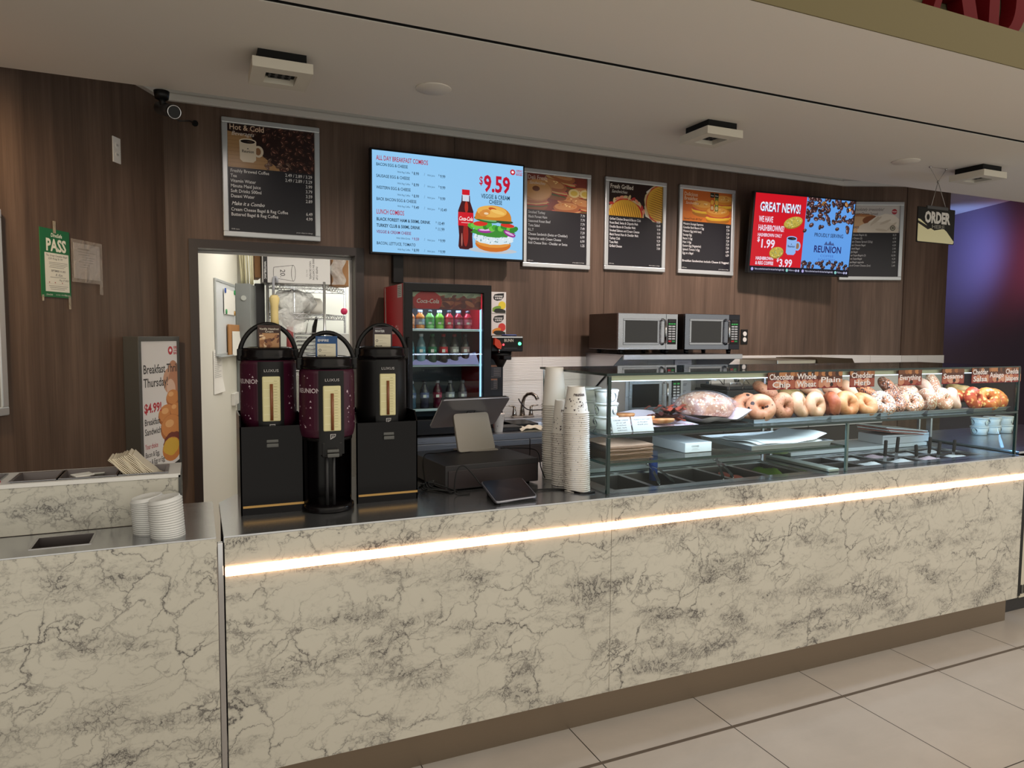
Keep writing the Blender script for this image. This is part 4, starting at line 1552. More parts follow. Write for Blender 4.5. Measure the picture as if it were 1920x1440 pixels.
# condiment counter on the left
t = thing('condiment_counter', 'marble condiment counter with a raised shelf left of the service counter', 'counter', (-0.8, 2.42, 0))
b = MB().box(-2.4, 0.045, 2.400, 2.42, 0.0, 0.946)
obj('front_panel', b, 'marble', t)
b = MB().box(0.047, 0.064, 2.402, 2.425, 0.0, 0.93, 0.002)
obj('corner_trim', b, 'chrome', t)
b = MB().box(-2.4, 0.043, 2.42, 2.90, 0.0, 0.80)
b.box(0.02, 0.043, 2.42, 2.90, 0.8, 0.93)
obj('cabinet', b, 'black_matte', t)
b = MB()
CX0, CX1, CY0, CY1 = -0.466, -0.312, 2.476, 2.602
b.box(-2.4, CX0, 2.403, 2.66, 0.93, ZC)
b.box(CX0, CX1, 2.403, CY0, 0.93, ZC)
b.box(CX0, CX1, CY1, 2.66, 0.93, ZC)
b.box(CX1, 0.044, 2.403, 2.66, 0.93, ZC)
b.box(-0.062, 0.044, 2.66, 2.93, 0.93, ZC)
obj('worktop', b, 'steel_top', t)
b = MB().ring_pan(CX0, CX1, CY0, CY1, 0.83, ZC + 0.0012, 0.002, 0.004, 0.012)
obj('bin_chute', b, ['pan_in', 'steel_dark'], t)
b = MB()
b.box(-2.4, -0.064, 2.655, 2.68, 0.952, 1.113)
b.box(-0.089, -0.064, 2.68, 2.86, 0.952, 1.113)
obj('shelf_front', b, 'marble', t)
b = MB().box(-0.066, -0.058, 2.652, 2.87, 0.952, 1.113)
obj('shelf_edge_trim', b, 'frame_dark', t)
b = MB()
b.box(-2.4, -0.06, 2.652, 2.674, 1.105, 1.118)
b.box(-2.4, -0.06, 2.838, 2.875, 1.105, 1.118)
for x0, x1 in ((-0.098, -0.06), (-0.252, -0.245), (-0.425, -0.418), (-0.59, -0.55), (-2.4, -0.72)):
    b.box(x0, x1, 2.674, 2.838, 1.105, 1.118)
obj('shelf_top', b, 'white', t)
b = MB().box(-2.4, -0.06, 2.68, 2.87, 0.955, 0.99)
obj('shelf_base', b, 'black_matte', t)

def pan(x0, x1, y0, y1, zr, depth, label, cat='pan', group=None, m='steel', lip=0.008, name='steel_pan'):
    b = MB().ring_pan(x0, x1, y0, y1, zr - depth, zr, 0.002, lip, 0.012)
    return single(name, b, ['pan_in' if zr > 1.1 else m, m], label, cat, ((x0 + x1) / 2, (y0 + y1) / 2, zr - depth), group)
G = 'steel pans on the condiment shelf'
pan(-0.244, -0.106, 2.682, 2.832, 1.122, 0.07, 'steel condiment pan holding the folded napkins', 'pan', G)
pan(-0.417, -0.256, 2.682, 2.832, 1.122, 0.07, 'steel condiment pan of white sugar packets', 'pan', G)
pan(-0.547, -0.428, 2.682, 2.832, 1.122, 0.07, 'steel condiment pan of brown stir sticks', 'pan', G)
pan(-0.72, -0.594, 2.682, 2.832, 1.122, 0.07, 'steel condiment pan with dark red contents, leftmost on the shelf', 'pan', G)
b = MB()
for k in range(9):
    x, y = -0.66 + random.uniform(-.03, .05), 2.74 + random.uniform(-.03, .04)
    b.box(-0.022, 0.022, -0.012, 0.012, -0.002, 0.002, 0.001, 1, Matrix.Translation((x, y, 1.066 + k * .0055)) @ Matrix.Rotation(random.uniform(0, 3), 4, 'Z') @ Matrix.Rotation(random.uniform(-.4, .4), 4, 'X'))
single('tea_packets', b, mat('dark red packet', (84, 34, 34), 0.5), 'dark red packets lying in the leftmost condiment pan', 'packets', (-0.65, 2.75, 1.055), kind='stuff')
b = MB()
b.tube([(-0.60, 2.70, 1.07), (-0.585, 2.70, 1.12), (-0.604, 2.70, 1.165)], 0.006, 8)
single('red_tongs_handle', b, 'red', 'dark red utensil handle standing in the leftmost condiment pan', 'utensil', (-0.6, 2.7, 1.07))
for k in range(16):
    b = MB().box(-0.044, 0.044, -0.0025, 0.0025, -0.001, 0.001)
    o = single('stir_stick', b, 'brown_stick', 'brown wooden stir stick lying in the middle condiment pan', 'stir stick', group='stir sticks', mtx=Matrix.Translation((-0.488 + random.uniform(-.008, .008), 2.72 + random.uniform(-.018, .05), 1.060 + 0.0026 * k)) @ Matrix.Rotation(random.uniform(-.3, .3), 4, 'Z') @ Matrix.Rotation(random.uniform(-.05, .05), 4, 'Y'), local=True)
for k in range(12):
    b = MB().box(-0.03, 0.03, -0.02, 0.02, -0.002, 0.002, 0.001, 1)
    o = single('sugar_packet', b, 'paper', 'white sugar packet lying in the second condiment pan from the right', 'packet', group='sugar packets', mtx=Matrix.Translation((-0.335 + random.uniform(-.03, .03), 2.755 + random.uniform(-.035, .035), 1.066 + .005 * k)) @ Matrix.Rotation(random.uniform(0, 3), 4, 'Z') @ Matrix.Rotation(random.uniform(-.3, .3), 4, 'X'), local=True)
# napkins: a fanned sheaf leaning in the right-hand pan
for k in range(15):
    b = MB()
    n = 7
    pts = []
    for i in range(n):
        u = i / (n - 1)
        pts.append((-0.065 + 0.13 * u, 0.0015 * math.sin(u * 9 + k) + 0.010 * (u > 0.93) * random.uniform(-1, 1)))
    prof = [(x, z) for x, z in pts] + [(x, z + 0.0026) for x, z in pts[::-1]]
    b.prism(prof, -0.06, 0.06 + random.uniform(-.004, .004), 'XZ')
    m_ = Matrix.Translation((-0.238 + 0.0052 * k, 2.745, 1.128 + 0.0009 * k)) @ Matrix.Rotation(R(46), 4, 'Y') @ Matrix.Translation((random.uniform(-.006, .006), random.uniform(-.003, .003), 0))
    single('paper_napkin', b, 'paper_cream', 'cream paper napkin in the leaning sheaf on the condiment shelf', 'napkin', group='napkins in the pan', mtx=m_, local=True)

# cup lids
def lid_mesh():
    b = MB()
    b.lathe([(0.0, 0.010), (0.038, 0.010), (0.042, 0.0125), (0.0455, 0.0125), (0.0465, 0.006), (0.0505, 0.0035), (0.0515, 0.0), (0.0485, 0.0), (0.044, 0.004), (0.0, 0.0065)], n=40)
    b.ball((0.034, 0, 0.0108), 0.004, 0.0015, 0.001, 8, 6)
    return b
first = None
for (cx, cy, n, side, bend) in ((-0.150, 2.560, 17, 'back', 0.0), (-0.096, 2.487, 16, 'front', 1.0)):
    for k in range(n):
        tilt = 0.0
        if side == 'back' and k >= n - 3:
            tilt = 0.05 * (k - n + 4)
        if side == 'front':
            tilt = R(max(0.0, (k - 4)) * 0.9)
        lab = 'white plastic cup lid in the %s lid stack on the steel ledge' % side
        if k == n - 1:
            lab = 'topmost tilted white lid of the %s lid stack' % side
        mt = Matrix.Translation((cx - 0.0004 * k, cy, ZC + 0.0066 * k + (0.0012 * max(0, k - 4) if side == 'front' else 0))) @ Matrix.Rotation(-tilt, 4, 'Y') @ Matrix.Rotation(random.uniform(0, 6), 4, 'Z')
        if first is None:
            first = single('cup_cover', lid_mesh(), 'lid', lab, 'cup lid', local=True, mtx=mt)
            o = first
        else:
            o = first.copy()
            COL.objects.link(o)
            o.matrix_world = mt
            o['label'] = lab
        o['group'] = 'lids in the %s stack' % side

# ------------------------------------------------------------------ paper cups
def cup_mesh(rr, rt_, h):
    """upside-down paper cup, rim at z = 0"""
    b = MB()
    b.lathe([(rr - .004, 0.0), (rr + .001, 0.0004), (rr + .0042, 0.0018), (rr + .0034, 0.0034), (rr - .0012, 0.0044), (rt_, h - .001), (rt_ - .001, h), (rt_ - .003, h), (rt_ - .0035, h - .006), (0, h - .006)], n=40)
    return b
CUPPRINT = []
def cup_stack(cx, cy, n, pitch, rr, rt_, h, nm, where, printed):
    first = None
    for k in range(n):
        top = k == n - 1
        mt = Matrix.Translation((cx + 0.0006 * math.sin(k * 1.7) - 0.00025 * k, cy, ZC + pitch * k)) @ Matrix.Rotation(random.uniform(0, 6), 4, 'Z')
        lab = 'topmost upturned cup of the %s' % where if top else 'upturned white paper cup nested in the %s' % where
        if top and printed:
            mt = Matrix.Translation((cx - 0.00025 * k, cy, ZC + pitch * k))
            t = thing('paper_cup', lab, 'paper cup', (0, 0, 0), 0, nm)
            t.matrix_world = mt
            ROOT[t.name] = mt
            obj('cup_wall', cup_mesh(rr, rt_, h), 'cup', t, True)
            b = MB()
            b.keep = True
            def on(a, z, e=0.0006):
                r = rr + (rt_ - rr) * (z / h) + e
                return V((r * math.sin(a), -r * math.cos(a), z))
            for q in range(40):
                a, z = random.uniform(-2.2, 2.2), random.uniform(0.012, h * 0.55)
                s = random.choice((0.0022, 0.0028, 0.0048))
                b.poly([on(a - s / rr, z + s), on(a, z - s * .6), on(a + s / rr, z + s)], lin((52, 32, 40)))
            vs, fs, w_ = glyphs('reunion', 0.03)
            for a0 in (-0.75, 1.6):
                bv = [b.v(on(a0 + (x * 0.020) / rr, h * 0.66 + y * 0.020)) for x, y in vs]
                for f_ in fs:
                    b.f([bv[i] for i in f_], c=lin((50, 28, 36)))
            obj('print', b, 'print', t, True)
            continue
        if first is None:
            first = single('paper_cup', cup_mesh(rr, rt_, h), 'cup_print' if printed else 'cup', lab, 'paper cup', local=True, mtx=mt)
            o = first
        else:
            o = first.copy()
            COL.objects.link(o)
            o.matrix_world = mt
            o['label'] = lab
        o['group'] = nm
mm, tt, bb_ = newmat('printed paper cup')
q = NT(mm)
v_ = q.n('ShaderNodeTexVoronoi', out=0, Vector=q.pos((1, 1, 0.6)), Scale=62.0)
tt.links.new(q.mix(q.m('LESS_THAN', v_, 0.125), (236, 230, 224), (60, 40, 48)), bb_.inputs['Base Color'])
bb_.inputs['Roughness'].default_value = 0.5
M['cup_print'] = mm
cup_stack(1.482, 2.842, 34, 0.0101, 0.054, 0.0405, 0.172, 'cups in the tall plain stack', 'tall plain cup stack behind', False)
cup_stack(1.452, 2.70, 24, 0.0099, 0.050, 0.037, 0.142, 'cups in the middle printed stack', 'low printed cup stack in the middle', True)
cup_stack(1.447, 2.575, 39, 0.00862, 0.0525, 0.036, 0.110, 'cups in the front printed stack', 'printed cup stack nearest the glass case', True)

# ------------------------------------------------------------------ coffee servers
def airpot(cx, cy, z0, label, wrap, stand_label):
    t = thing('coffee_server', label, 'coffee dispenser', (cx, cy, z0), 0, 'coffee servers on the counter')
    def at_(x, y, z):
        return (cx + x, cy + y, z0 + z)
    b = MB().lathe([(0, 0), (0.088, 0.0), (0.094, 0.006), (0.1, 0.03), (0.098, 0.235), (0.094, 0.25), (0, 0.25)], (cx, cy, z0), 48, sx=1.0, sy=0.95)
    obj('body', b, wrap, t)
    # black front panel that carries the gauge
    b = MB()
    def fp(u, v):
        a = -0.44 + 0.88 * u
        r = 0.1 * (1.02 + 0.03 * math.sin(math.pi * u))
        zz = -0.055 + 0.30 * v
        return at_(r * math.sin(a) * 1.02, -r * math.cos(a) * 1.0 - 0.003, zz)
    b.grid(fp, 9, 3)
    b.box(*[cx - 0.036, cx + 0.036, cy - 0.104, cy - 0.07, z0 - 0.065, z0 - 0.01], 0.006)
    pn = obj('front_panel', b, 'black', t)
    b = MB().box(cx - 0.031, cx + 0.031, cy - 0.112, cy - 0.100, z0 + 0.03, z0 + 0.192, 0.004)
    g = obj('gauge', b, 'gauge', pn)
    b = MB()
    b.cyl((cx, cy - 0.1135, z0 + 0.034), (cx, cy - 0.1135, z0 + 0.165), 0.0055, n=12)
    obj('gauge_tube', b, 'gauge_tube', pn)
    c = Canvas((cx - 0.03, cy - 0.1125, z0), base=0.0003)
    for k in range(5):
        c.rect(0.004, 0.055 + 0.030 * k, 0.056, 0.0562 + 0.030 * k, (240, 236, 206))
    for k in range(14):
        c.rect(0.038, 0.045 + 0.010 * k, 0.05, 0.0458 + 0.010 * k, (150, 140, 100))
    c.text('LUXUS', 0.03, 0.208, 0.014, (176, 172, 172), 'c', sx=1.2)
    c.poly([(0.022, 0.0), (0.022, 0.020), (0.042, 0.020), (0.040, 0.010)], (170, 166, 166))
    c.poly([(0.0245, 0.005), (0.0245, 0.0175), (0.0395, 0.0175), (0.038, 0.011)], (20, 18, 20))
    c.rect(0.028, 0.006, 0.030, 0.015, (170, 166, 166))
    c.rect(0.033, 0.008, 0.035, 0.015, (170, 166, 166))
    c.done('lettering', 'print', pn)
    b = MB().box(cx - 0.021, cx + 0.021, cy - 0.128, cy - 0.10, z0 - 0.062, z0 - 0.048, 0.003)
    b.box(cx - 0.021, cx + 0.021, cy - 0.124, cy - 0.10, z0 - 0.046, z0 - 0.034, 0.003)
    obj('spout_lever', b, 'frame_dark', t)
    if wrap == 'plum':
        b = MB()
        b.keep = True
        def on(a, z, e=0.0008):
            return V(at_((0.1 + e) * math.sin(a), -(0.1 + e) * 0.95 * math.cos(a), z))
        for q_ in range(24):
            a0, a1 = -1.5 + 3.0 * q_ / 24, -1.5 + 3.0 * (q_ + 1) / 24
            b.poly([on(a0, .032, .0004), on(a1, .032, .0004), on(a1, .234, -.0008), on(a0, .234, -.0008)], lin((62, 16, 38)))
        for k in range(46):
            a = random.choice((random.uniform(-1.45, -0.62), random.uniform(0.62, 1.45)))
            z, s = random.uniform(0.02, 0.225), random.choice((0.002, 0.003, 0.0045))
            b.poly([on(a - s / .1, z), on(a + s / .1, z), on(a, z + s * 1.6)], lin((200, 180, 190)) if random.random() < .6 else lin((120, 80, 96)))
        vs, fs, w_ = glyphs('REUNION', 0.02)
        bv = [b.v(on(-1.38 + (x * 0.023) / .1, 0.165 + y * 0.023)) for x, y in vs]
        for f_ in fs:
            b.f([bv[i] for i in f_], c=lin((205, 190, 196)))
        obj('wrap_print', b, 'print', t)
    b = MB().lathe([(0.094, 0.248), (0.1, 0.252), (0.1, 0.262), (0.096, 0.266), (0.096, 0.283), (0.09, 0.292), (0.07, 0.296), (0.068, 0.289), (0, 0.289)], (cx, cy, z0), 48, sx=1, sy=.95)
    obj('lid', b, 'black_gloss', t)
    b = MB()
    pts, rad = [], []
    for k in range(25):
        a = math.pi * k / 24
        pts.append(at_(-0.1 * math.cos(a) * (1 - 0.12 * math.sin(a)), -0.01, 0.262 + 0.118 * math.sin(a) ** 0.85))
    b.tube(pts, 0.0085, 10)
    b.box(cx - 0.108, cx - 0.088, cy - 0.024, cy + 0.004, z0 + 0.246, z0 + 0.29, 0.005)
    b.box(cx + 0.088, cx + 0.108, cy - 0.024, cy + 0.004, z0 + 0.246, z0 + 0.29, 0.005)
    obj('carry_handle', b, 'black', t)
    return t


def riser(x0, x1, y0, y1, z1, label):
    t = thing('server_riser', label, 'stand', ((x0 + x1) / 2, (y0 + y1) / 2, ZC), 0, 'black risers under the servers')
    b = MB()
    b.box(x0, x1, y0, y0 + 0.005, ZC, z1 - 0.018)
    b.prism([(y0, ZC), (y1, ZC), (y1, z1 + 0.02), (y0 + 0.03, z1 + 0.02), (y0, z1 - 0.018)], x0, x0 + 0.005, 'YZ')
    b.prism([(y0, ZC), (y1, ZC), (y1, z1 + 0.02), (y0 + 0.03, z1 + 0.02), (y0, z1 - 0.018)], x1 - 0.005, x1, 'YZ')
    b.box(x0, x1, y1 - 0.005, y1, ZC, z1 + 0.02)
    b.box(x0 + 0.005, x1 - 0.005, y0 + 0.005, y1 - 0.005, z1 - 0.045, z1 - 0.035)
    obj('shell', b, 'black_gloss', t)
    b = MB().box(x0 + 0.007, x1 - 0.001, y0 - 0.002, y0, ZC + 0.026, ZC + 0.034)
    obj('gold_strip', b, 'gold', t)
    return t
riser(0.132, 0.350, 2.652, 2.87, 1.285, 'gloss black riser with gold strip at the left, nearest the gap')
riser(0.547, 0.787, 2.680, 2.90, 1.278, 'gloss black riser with gold strip beside the cash drawer')
Z1 = 1.252
airpot(0.242, 2.775, Z1, 'plum and black coffee server at the left with a flavour card of iced coffees', 'plum', '')
airpot(0.672, 2.80, Z1 + .002, 'plain black coffee server at the right, on the riser beside the cash drawer', 'black', '')
airpot(0.436, 2.66, 1.222, 'plum and black coffee server in the middle, on a round pedestal base', 'plum', '')
t = thing('server_pedestal', 'gloss black round pedestal under the middle coffee server', 'stand', (0.436, 2.67, ZC))
b = MB().lathe([(0, 0), (0.093, 0), (0.096, 0.006), (0.094, 0.02), (0.085, 0.026), (0, 0.026)], (0.436, 2.66, ZC), 48)
obj('base', b, 'black_gloss', t)
b = MB().lathe([(0.086, 0.024), (0.088, 0.268)], (0.436, 2.662, ZC), 40, a0=R(-28), a1=R(208))
b.lathe([(0.080, 0.268), (0.080, 0.024)], (0.436, 2.662, ZC), 40, a0=R(-28), a1=R(208))
b.lathe([(0, 0.262), (0.09, 0.262), (0.09, 0.272), (0, 0.272)], (0.436, 2.66, ZC), 40)
obj('column', b, 'black_gloss', t)
b = MB()
for s in (-1, 1):
    b.cyl((0.436 + s * 0.012, 2.60, ZC + 0.026), (0.436 + s * 0.012, 2.60, 1.20), 0.006, n=12)
obj('drip_tube', b, 'charcoal', t)

def flavour_card(x0, x1, y, z0, z1, label, head, top, body, lines):
    t = thing('flavour_card', label, 'card', ((x0 + x1) / 2, y, z0), 0, 'flavour cards on the servers')
    b = MB().box(x0, x1, y, y + 0.003, z0, z1)
    s = obj('card', b, mat('card stock', (60, 54, 50), 0.4), t)
    w, h = x1 - x0, z1 - z0
    c = Canvas((x0, y, z0))
    c.rect(0.0005, 0.0005, w - 0.0005, h - 0.0005, top)
    lines(c, w, h)
    c.done('lettering', 'print', s)
def card_bev(c, w, h):
    c.rect(.006, .004, w - .006, h * .66, (176, 130, 88))
    for k in range(22):
        c.clipell((.006, .004, w - .006, h * .66), random.uniform(.008, w - .008), random.uniform(.008, h * .64), random.uniform(.004, .012), random.uniform(.003, .009), random.choice(((120, 72, 44), (206, 164, 120), (150, 100, 64), (226, 196, 160), (90, 50, 34))), random.uniform(0, 90), 10)
    c.text('Vanilla Hazelnut', w / 2, h * .80, .010, (226, 216, 200), 'c', bold=.01, fit=w * .84)
    c.text('Cream', w / 2, h * .69, .010, (226, 216, 200), 'c', bold=.01, fit=w * .36)
def card_txt(name, ink=(60, 60, 60)):
    def f(c, w, h):
        c.rect(.006, .004, w - .006, h * .64, (206, 198, 176))
        c.text(name, w * .1, h * .74, .012, (214, 214, 214), bold=.015, fit=w * .5)
        c.rect(w * .1, h * .90, w * .45, h * .915, (150, 150, 160))
        for k, (a, e) in enumerate(((.12, .5), (.12, .66), (.12, .8))):
            c.rect(a * w, h * (.56 - .05 * k), e * w, h * (.568 - .05 * k), (140, 134, 120))
        c.ell(w * .2, h * .34, .005, .005, ink)
        c.ell(w * .2, h * .34, .003, .003, (206, 198, 176))
        c.rect(.3 * w, h * .335, .5 * w, h * .345, (140, 134, 120))
        c.rect(.12 * w, h * .22, .7 * w, h * .23, (140, 134, 120))
        c.text('MEDIUM', w * .12, h * .07, .007, (70, 66, 60), bold=.02)
    return f
flavour_card(0.204, 0.284, 2.735, Z1 + .290, 1.628, 'brown Vanilla Hazelnut Cream card on the left coffee server', '', (58, 34, 26), None, card_bev)
flavour_card(0.392, 0.470, 2.625, 1.222 + .290, 1.590, 'blue topped EMPIRE card on the middle coffee server', '', (18, 66, 116), None, card_txt('EMPIRE'))
flavour_card(0.632, 0.708, 2.76, Z1 + .292, 1.627, 'dark topped PRIVATEER card on the right coffee server', '', (42, 28, 34), None, card_txt('PRIVATEER'))

# ------------------------------------------------------------------ till
t = thing('cash_drawer', 'matte black cash drawer under the till stand', 'cash drawer', (1.14, 2.93, ZC), 0)
ca, sa = math.cos(R(5)), math.sin(R(5))
MD = Matrix.Translation((0.921, 2.735, ZC)) @ Matrix.Rotation(R(5), 4, 'Z')
b = MB().box(0, 0.445, 0, 0.40, 0.008, 0.110, 0.003, mtx=MD)
obj('case', b, mat('black drawer enamel', (34, 31, 33), 0.5), t)
b = MB().box(0.012, 0.433, -0.004, 0.0, 0.012, 0.088, 0.002, mtx=MD)
obj('drawer_front', b, mat('drawer front', (40, 30, 31), 0.5), t)
b = MB()
for x in (0.03, 0.41):
    for y in (0.04, 0.36):
        b.cyl(MD @ V((x, y, 0)), MD @ V((x, y, 0.009)), 0.012, n=14)
obj('foot', b, 'black', t)

def slab4(b, P, thick, bev=0.004, rad=0.012):
    """rounded slab from four corner points (bl, br, tr, tl)"""
    P = [V(p) for p in P]
    ex, ey = (P[1] - P[0]), (P[3] - P[0])
    nn = ex.cross(ey).normalized()
    out = []
    for i in range(4):
        p, a, c = P[i], P[i - 1], P[(i + 1) % 4]
        da, dc = (a - p).normalized() * rad, (c - p).normalized() * rad
        for k in range(5):
            u = k / 4
            out.append((p + da) * (1 - u) ** 2 + p * 2 * u * (1 - u) + (p + dc) * u * u)
    A = [b.v(p) for p in out]
    B = [b.v(p - nn * thick) for p in out]
    b.f(A)
    b.f(B[::-1])
    n = len(A)
    for i in range(n):
        j = (i + 1) % n
        b.f([A[i], B[i], B[j], A[j]], True)
    return nn

t = thing('till_display', 'silver till tablet seen from behind on a slanted grey stand', 'till', (1.18, 3.05, 1.06))
b = MB()
nn = slab4(b, [(1.080, 3.012, 1.064), (1.276, 3.052, 1.064), (1.262, 3.12, 1.232), (1.078, 3.085, 1.232)], 0.014, rad=0.016)
b.box(1.09, 1.28, 3.03, 3.12, 1.0605, 1.066)
obj('stand', b, 'pos_stand', t)
b = MB()
slab4(b, [(1.000, 3.20, 1.155), (1.345, 3.235, 1.155), (1.342, 3.035, 1.303), (0.998, 3.00, 1.303)], 0.010, rad=0.018)
sh = obj('tablet_shell', b, 'pos_back', t)
b = MB()
slab4(b, [(1.008, 3.208, 1.166), (1.337, 3.243, 1.166), (1.334, 3.047, 1.310), (1.006, 3.012, 1.310)], 0.004, rad=0.014)
obj('tablet_screen', b, 'black_gloss', t)
b = MB()
u_, v_ = V((0.345, 0.035, 0)).normalized(), V((0.0, -0.2, 0.148)).normalized()
n0 = u_.cross(v_)
o0 = V((1.171, 3.113, 1.232))
for x0, x1, y0, y1 in ((-.022, .022, .014, .02), (-.022, .022, -.02, -.014), (-.022, -.016, -.02, .02), (.016, .022, -.02, .02), (-.006, .006, -.005, .005)):
    P = [o0 + u_ * a + v_ * c_ + n0 * 0.0012 for a, c_ in ((x0, y0), (x1, y0), (x1, y1), (x0, y1))]
    b.poly(P)
obj('square_mark', b, mat('mark grey', (70, 70, 76), 0.4), sh)

t = thing('card_terminal', 'dark card payment tablet tilted on the steel counter', 'card terminal', (1.13, 2.56, ZC))
b = MB()
P = [(1.026, 2.448, 0.966), (1.216, 2.476, 0.966), (1.231, 2.661, 1.004), (1.041, 2.645, 1.004)]
slab4(b, P, 0.010, rad=0.018)
obj('frame', b, 'pos_back', t)
b = MB()
slab4(b, [(1.031, 2.453, 0.9685), (1.212, 2.480, 0.9685), (1.226, 2.656, 1.006), (1.046, 2.641, 1.006)], 0.002, rad=0.014)
obj('glass', b, mat('dim tablet glass', (26, 26, 34), 0.18), t)
b = MB()
b.box(1.06, 1.21, 2.55, 2.63, ZC, 0.978, 0.004)
b.box(1.05, 1.20, 2.458, 2.56, ZC, 0.957)
obj('foot', b, 'black', t)

def cable(pts, label, r=0.003, m='black', group='cables by the till'):
    # smooth polyline through the given points
    P = [V(p) for p in pts]
    out = []
    for i in range(len(P) - 1):
        p0, p1, p2, p3 = P[max(i - 1, 0)], P[i], P[i + 1], P[min(i + 2, len(P) - 1)]
        for k in range(8):
            s = k / 8
            out.append(0.5 * ((2 * p1) + (p2 - p0) * s + (2 * p0 - 5 * p1 + 4 * p2 - p3) * s * s + (3 * p1 - p0 - 3 * p2 + p3) * s ** 3))
    out.append(P[-1])
    b = MB().tube(out, r, 6)
    return single('cable', b, m, label, 'cable', tuple(P[0]), group)
cable([(1.09, 3.06, 1.065), (0.98, 3.02, 1.066), (0.91, 2.98, 1.07), (0.885, 2.93, 1.03), (0.88, 2.88, 0.96), (0.87, 2.84, 0.955)], 'black cable looping from the till down the left of the drawer', 0.003)
cable([(1.05, 2.66, 0.985), (1.02, 2.68, 1.03), (0.985, 2.69, 1.065), (0.955, 2.685, 1.05), (0.94, 2.675, 0.99), (0.945, 2.665, 0.956), (1.0, 2.66, 0.954)], 'thin cable arching in front of the drawer to the card terminal', 0.0028)
cable([(1.23, 2.62, 0.956), (1.30, 2.62, 0.955), (1.38, 2.60, 0.954), (1.41, 2.54, 0.954), (1.435, 2.50, 0.954), (1.49, 2.50, 0.954)], 'black flat cable running from the terminal to the printed cups', 0.004)
cable([(1.30, 3.05, 1.065), (1.37, 3.02, 1.066), (1.44, 2.95, 1.06), (1.415, 2.85, 1.0), (1.405, 2.79, 0.965)], 'thin cable leaving the till over the right of the drawer', 0.0025)
for k in range(5):
    pts = []
    for i in range(9):
        a = i * 0.9 + k
        pts.append((0.845 + 0.022 * math.cos(a) + .012 * k * .3, 2.80 + 0.03 * math.sin(a * 1.1) - .012 * k, 0.958 + 0.011 * k * .6 + 0.009 * math.sin(2.3 * a) + .006))
    pts.append((0.93 + .01 * k, 2.70 + .006 * k, 0.955))
    cable(pts, 'black cable tangled beside the left side of the cash drawer', 0.0028, group='tangled cables')

# ------------------------------------------------------------------ glass display case
XL, XR, YF, YB = 1.516, 4.176, 2.450, 3.06
def pane(b, x0, x1, y0, y1, z0, z1, edge):
    """glass plate; faces on the given thin axis are glass, the rest green edge"""
    fs0 = len(b.bm.faces)
    b.box(x0, x1, y0, y1, z0, z1)
    b.bm.faces.ensure_lookup_table()
    for f in b.bm.faces[fs0:]:
        n = f.calc_center_median() - V(((x0 + x1) / 2, (y0 + y1) / 2, (z0 + z1) / 2))
        half = ((x1 - x0) / 2, (y1 - y0) / 2, (z1 - z0) / 2)
        ax = max(range(3), key=lambda i: abs(n[i]) / half[i])
        f.material_index = 0 if ax == edge else 1
GM = ['glass', 'glass_edge']
PM = ['pane', 'glass_edge']
t = thing('display_case', 'long glass bagel display case standing on the counter', 'display case', (2.85, 2.75, ZC))
b = MB(); pane(b, XL - .008, XR + .008, YF - .0005, YB, 1.436, 1.446, 2)
obj('top_glass', b, GM, t)
b = MB(); pane(b, XL + .006, XR - .006, YF, YF + .006, 1.198, 1.434, 1)
obj('front_pane', b, PM, t)
for x0, x1 in ((XL + .006, 2.866), (2.872, XR - .006)):
    b = MB(); pane(b, x0, x1, YF, YF + .006, ZC + .002, 1.184, 1)
    obj('front_pane', b, PM, t)
for x in (XL, XR - .006):
    b = MB(); pane(b, x, x + .006, YF + .006, YB - .02, 1.198, 1.434, 0)
    obj('side_pane', b, PM, t)
    b = MB(); pane(b, x, x + .006, YF + .006, YB - .02, ZC + .002, 1.184, 0)
    obj('side_pane', b, PM, t)
b = MB(); pane(b, XL - .002, XR + .002, YF - .004, YB - .04, 1.185, 1.196, 2)
obj('middle_shelf', b, GM, t)
b = MB(); pane(b, XL + .008, 2.866, YF + .008, 2.86, 1.066, 1.077, 2)
obj('lower_shelf', b, GM, t)
for x in (XL - .003, XR - .013):
    b = MB().box(x, x + .016, YF - .005, YF + .009, 1.197, 1.435, .003)
    b.box(x, x + .016, YF - .005, YF + .009, ZC + .001, 1.184, .003)
    obj('corner_post', b, 'glass_edge', t)
b = MB().box(2.862, 2.876, YF - .003, YF + .010, ZC + .001, 1.184, .002)
obj('centre_post', b, mat('grey green post', (96, 116, 112), 0.3), t)
b = MB().box(XL + .02, XR - .02, YF + .012, YF + .03, 1.415, 1.436, .002)
r_ = obj('light_rail', b, mat('champagne aluminium', (196, 190, 168), 0.35, 0.5), t)
b = MB().box(XL + .03, XR - .03, YF + .014, YF + .028, 1.412, 1.4155)
obj('light_strip', b, 'led_cool', r_)
b = MB()
for x in (XL + .02, 2.866, XR - .03):
    b.box(x, x + .012, YB - .05, YB - .035, ZC + .001, 1.435)
obj('rear_post', b, 'steel', t)
b = MB()
for x in (1.58, 2.82, 4.10):
    b.box(x, x + .014, 2.90, 2.93, ZC + .001, 1.184)
obj('shelf_bracket', b, 'steel', t)

